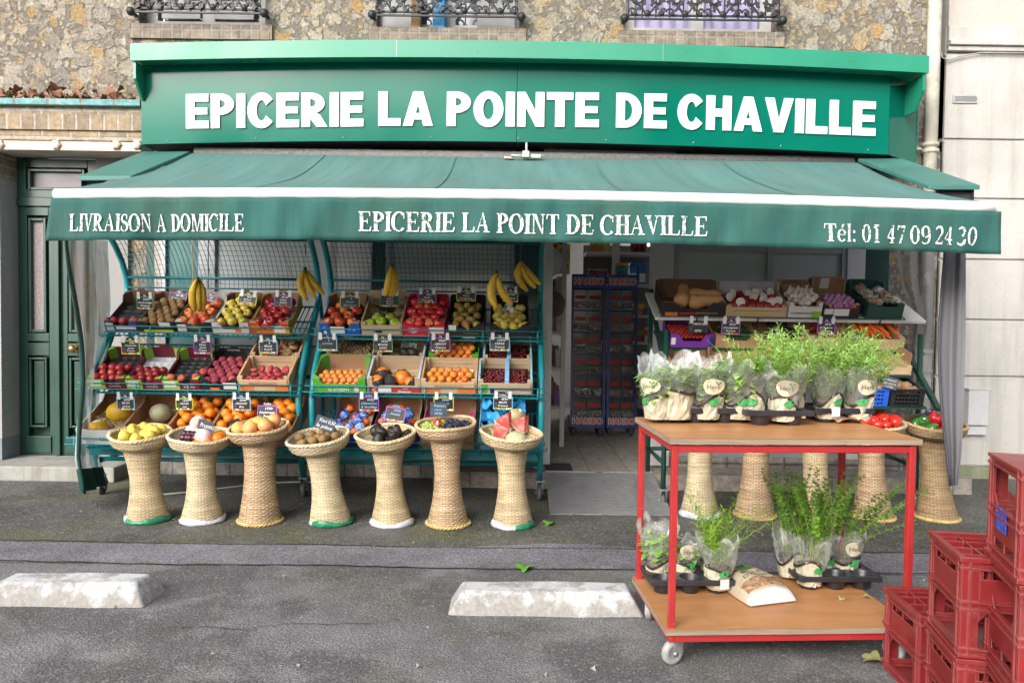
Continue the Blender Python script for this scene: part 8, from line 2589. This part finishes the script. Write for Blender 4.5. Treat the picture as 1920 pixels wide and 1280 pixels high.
for z in (.48, .83, 1.15, 1.48, 1.81):
    for k in range(11): put(rnd.choice(pk), 'grocery_packet', T(xi0 + .44 + rnd.uniform(-.01, .01), 7.0 + .14 * k, z + .001) @ RZ(90 + rnd.uniform(-6, 6)), 'colourful grocery packet on the receding side shelving', 'packet', 'packets on the side shelving')
for px, m in ((1112, PMAT[5]), (1124, PMAT[5]), (1136, PMAT[1])):
    c = at(px, 471, Yb + .12); put(packet(.075, .05, .16, m), 'grocery_packet', T(c.x, Yb + .08, at(1150, 472, Yb).z + .001), 'orange grocery packet on the high back shelf', 'packet', 'orange packets on the high shelf')
mj = jar(.035, .16, pm('dark red syrup', (.16, .012, .03), .15), PMAT[4])
for px in (1187, 1197, 1207): c = at(px, 471, Yb + .1); put(mj, 'jar', T(c.x, Yb + .08, at(1150, 472, Yb).z + .001), 'dark red bottle on the high back shelf', 'bottle', 'dark red bottles on the high shelf')
M_JB = pm('juice carton blue', (.02, .13, .45), .4, nz=.05)
def carton():
    q = MB(); w_ = .082; h_ = .24
    q.box(-w_ / 2, -w_ / 2, 0, w_ / 2, w_ / 2, h_ * .8); q.add([(-w_ / 2, -w_ / 2, h_ * .8), (w_ / 2, -w_ / 2, h_ * .8), (w_ / 2, w_ / 2, h_ * .8), (-w_ / 2, w_ / 2, h_ * .8), (-w_ / 2, 0, h_), (w_ / 2, 0, h_)], [(0, 1, 5, 4), (2, 3, 4, 5), (0, 4, 3), (1, 2, 5)]); q.box(-w_ * .4, -w_ / 2 - .001, .02, w_ * .4, -w_ / 2 - .0003, h_ * .5, 1)
    return q.mesh('juice_carton', [M_JB, W_])
mc_ = carton()
for px in (1171, 1188, 1205): c = at(px, 531, Yb); put(mc_, 'juice_carton', T(c.x, Yb + .07, at(1150, 532, Yb).z + .001), 'blue and white juice carton above the right candy stand', 'carton', 'blue juice cartons')
for j, z in enumerate((at(1150, 590, Yb).z, at(1150, 640, Yb).z, at(1150, 700, Yb).z, at(1150, 760, Yb).z)):
    for px in (1202, 1213): c = at(px, 600, Yb); put(pk[(j * 2 + px) % 7], 'grocery_packet', T(c.x, Yb + .04, z + .002), 'grocery packet right of the candy stands', 'packet', 'packets right of the candy stands')
for px in (1108, 1118, 1127, 1136):
    c = at(px, 531, Yb); put(mj, 'jar', T(c.x, Yb + .1, at(1150, 532, Yb).z + .001), 'dark bottle on the shelf over the left candy stand', 'bottle', 'dark bottles over the left stand')
cj = at(1167, 528, YS1 + .16)
jt = thing('sweet_jar', 'clear sweet jar with yellow lid standing on the right candy stand', 'jar', T(cj.x, YS1 + .2, at(1167, 540, YS1 + .1).z + .002))
q = MB(); q.lathe([(.001, 0), (.068, 0), (.072, .01), (.072, .21), (.06, .22)], 20); q.build('jar', pm('teal jar label', (.06, .20, .20), .25, nz=.4, sc=18), jt, local=True)
q = MB(); q.lathe([(.078, .215), (.078, .245), (.001, .25)], 20); q.build('lid', pm('yellow lid', (.60, .36, .03), .4), jt, local=True)
c = at(1057, 513, 6.9)
rp = thing('paper_pack', 'yellow pack of kitchen rolls high on the left inside the doorway', 'paper pack', T(c))
q = MB(); q.box(-.055, 0, 0, .055, .1, .16); q.box(-.055, 0, .162, .055, .1, .26); q.build('wrap', pm('yellow pack print', (.60, .48, .04), .3, nz=.35, sc=12), rp, local=True)
q = MB(); text_geo(q, 'Okay', .035, T(0, -.002, .19) @ RX(90), 0, .09, 0, .06); text_geo(q, 'Okay', .035, T(0, -.002, .06) @ RX(90), 0, .09, 0, .06); q.build('lettering', M_REDL, rp, local=True)
c = at(1036, 505, 6.5)
ck_ = thing('scale_dial', 'round dial scale half hidden by the left door jamb', 'scale', T(c))
q = MB(); q.lathe([(.001, 0), (.13, 0), (.14, .012), (.14, .03), (.001, .032)], 30, 0, T(-.06, 0, .06) @ RX(90)); q.build('dial', pm('pale blue dial', (.50, .56, .60), .4), ck_, local=True)
c = at(1040, 570, 6.6)
q = MB(); q.ball((0, 0, 0), .11, 14, 10, 0, (.8, .8, 1)); q.warp(lambda p: (p.x * (1 + .08 * math.sin(p.z * 60)), p.y, p.z))
tagp(q.build('onion_net', pm('brown woven net', (.14, .10, .07), .9, nz=.5, sc=40), M=T(c), local=True), 'brown net of bulbs hanging inside the left door jamb', 'net')
# glowing back window, enlarged out of sight to light the shop interior
q = MB(); q.box(at(1208, 500, 10.15).x, 10.15, 1.0, xi1 - .1, 10.16, 2.35)
m, t, b = new_mat('enlarged back window glow'); b.inputs['Emission Color'].default_value = (1, 1, 1, 1); b.inputs['Emission Strength'].default_value = 4
q.build('enlarged_back_window', m, stone)
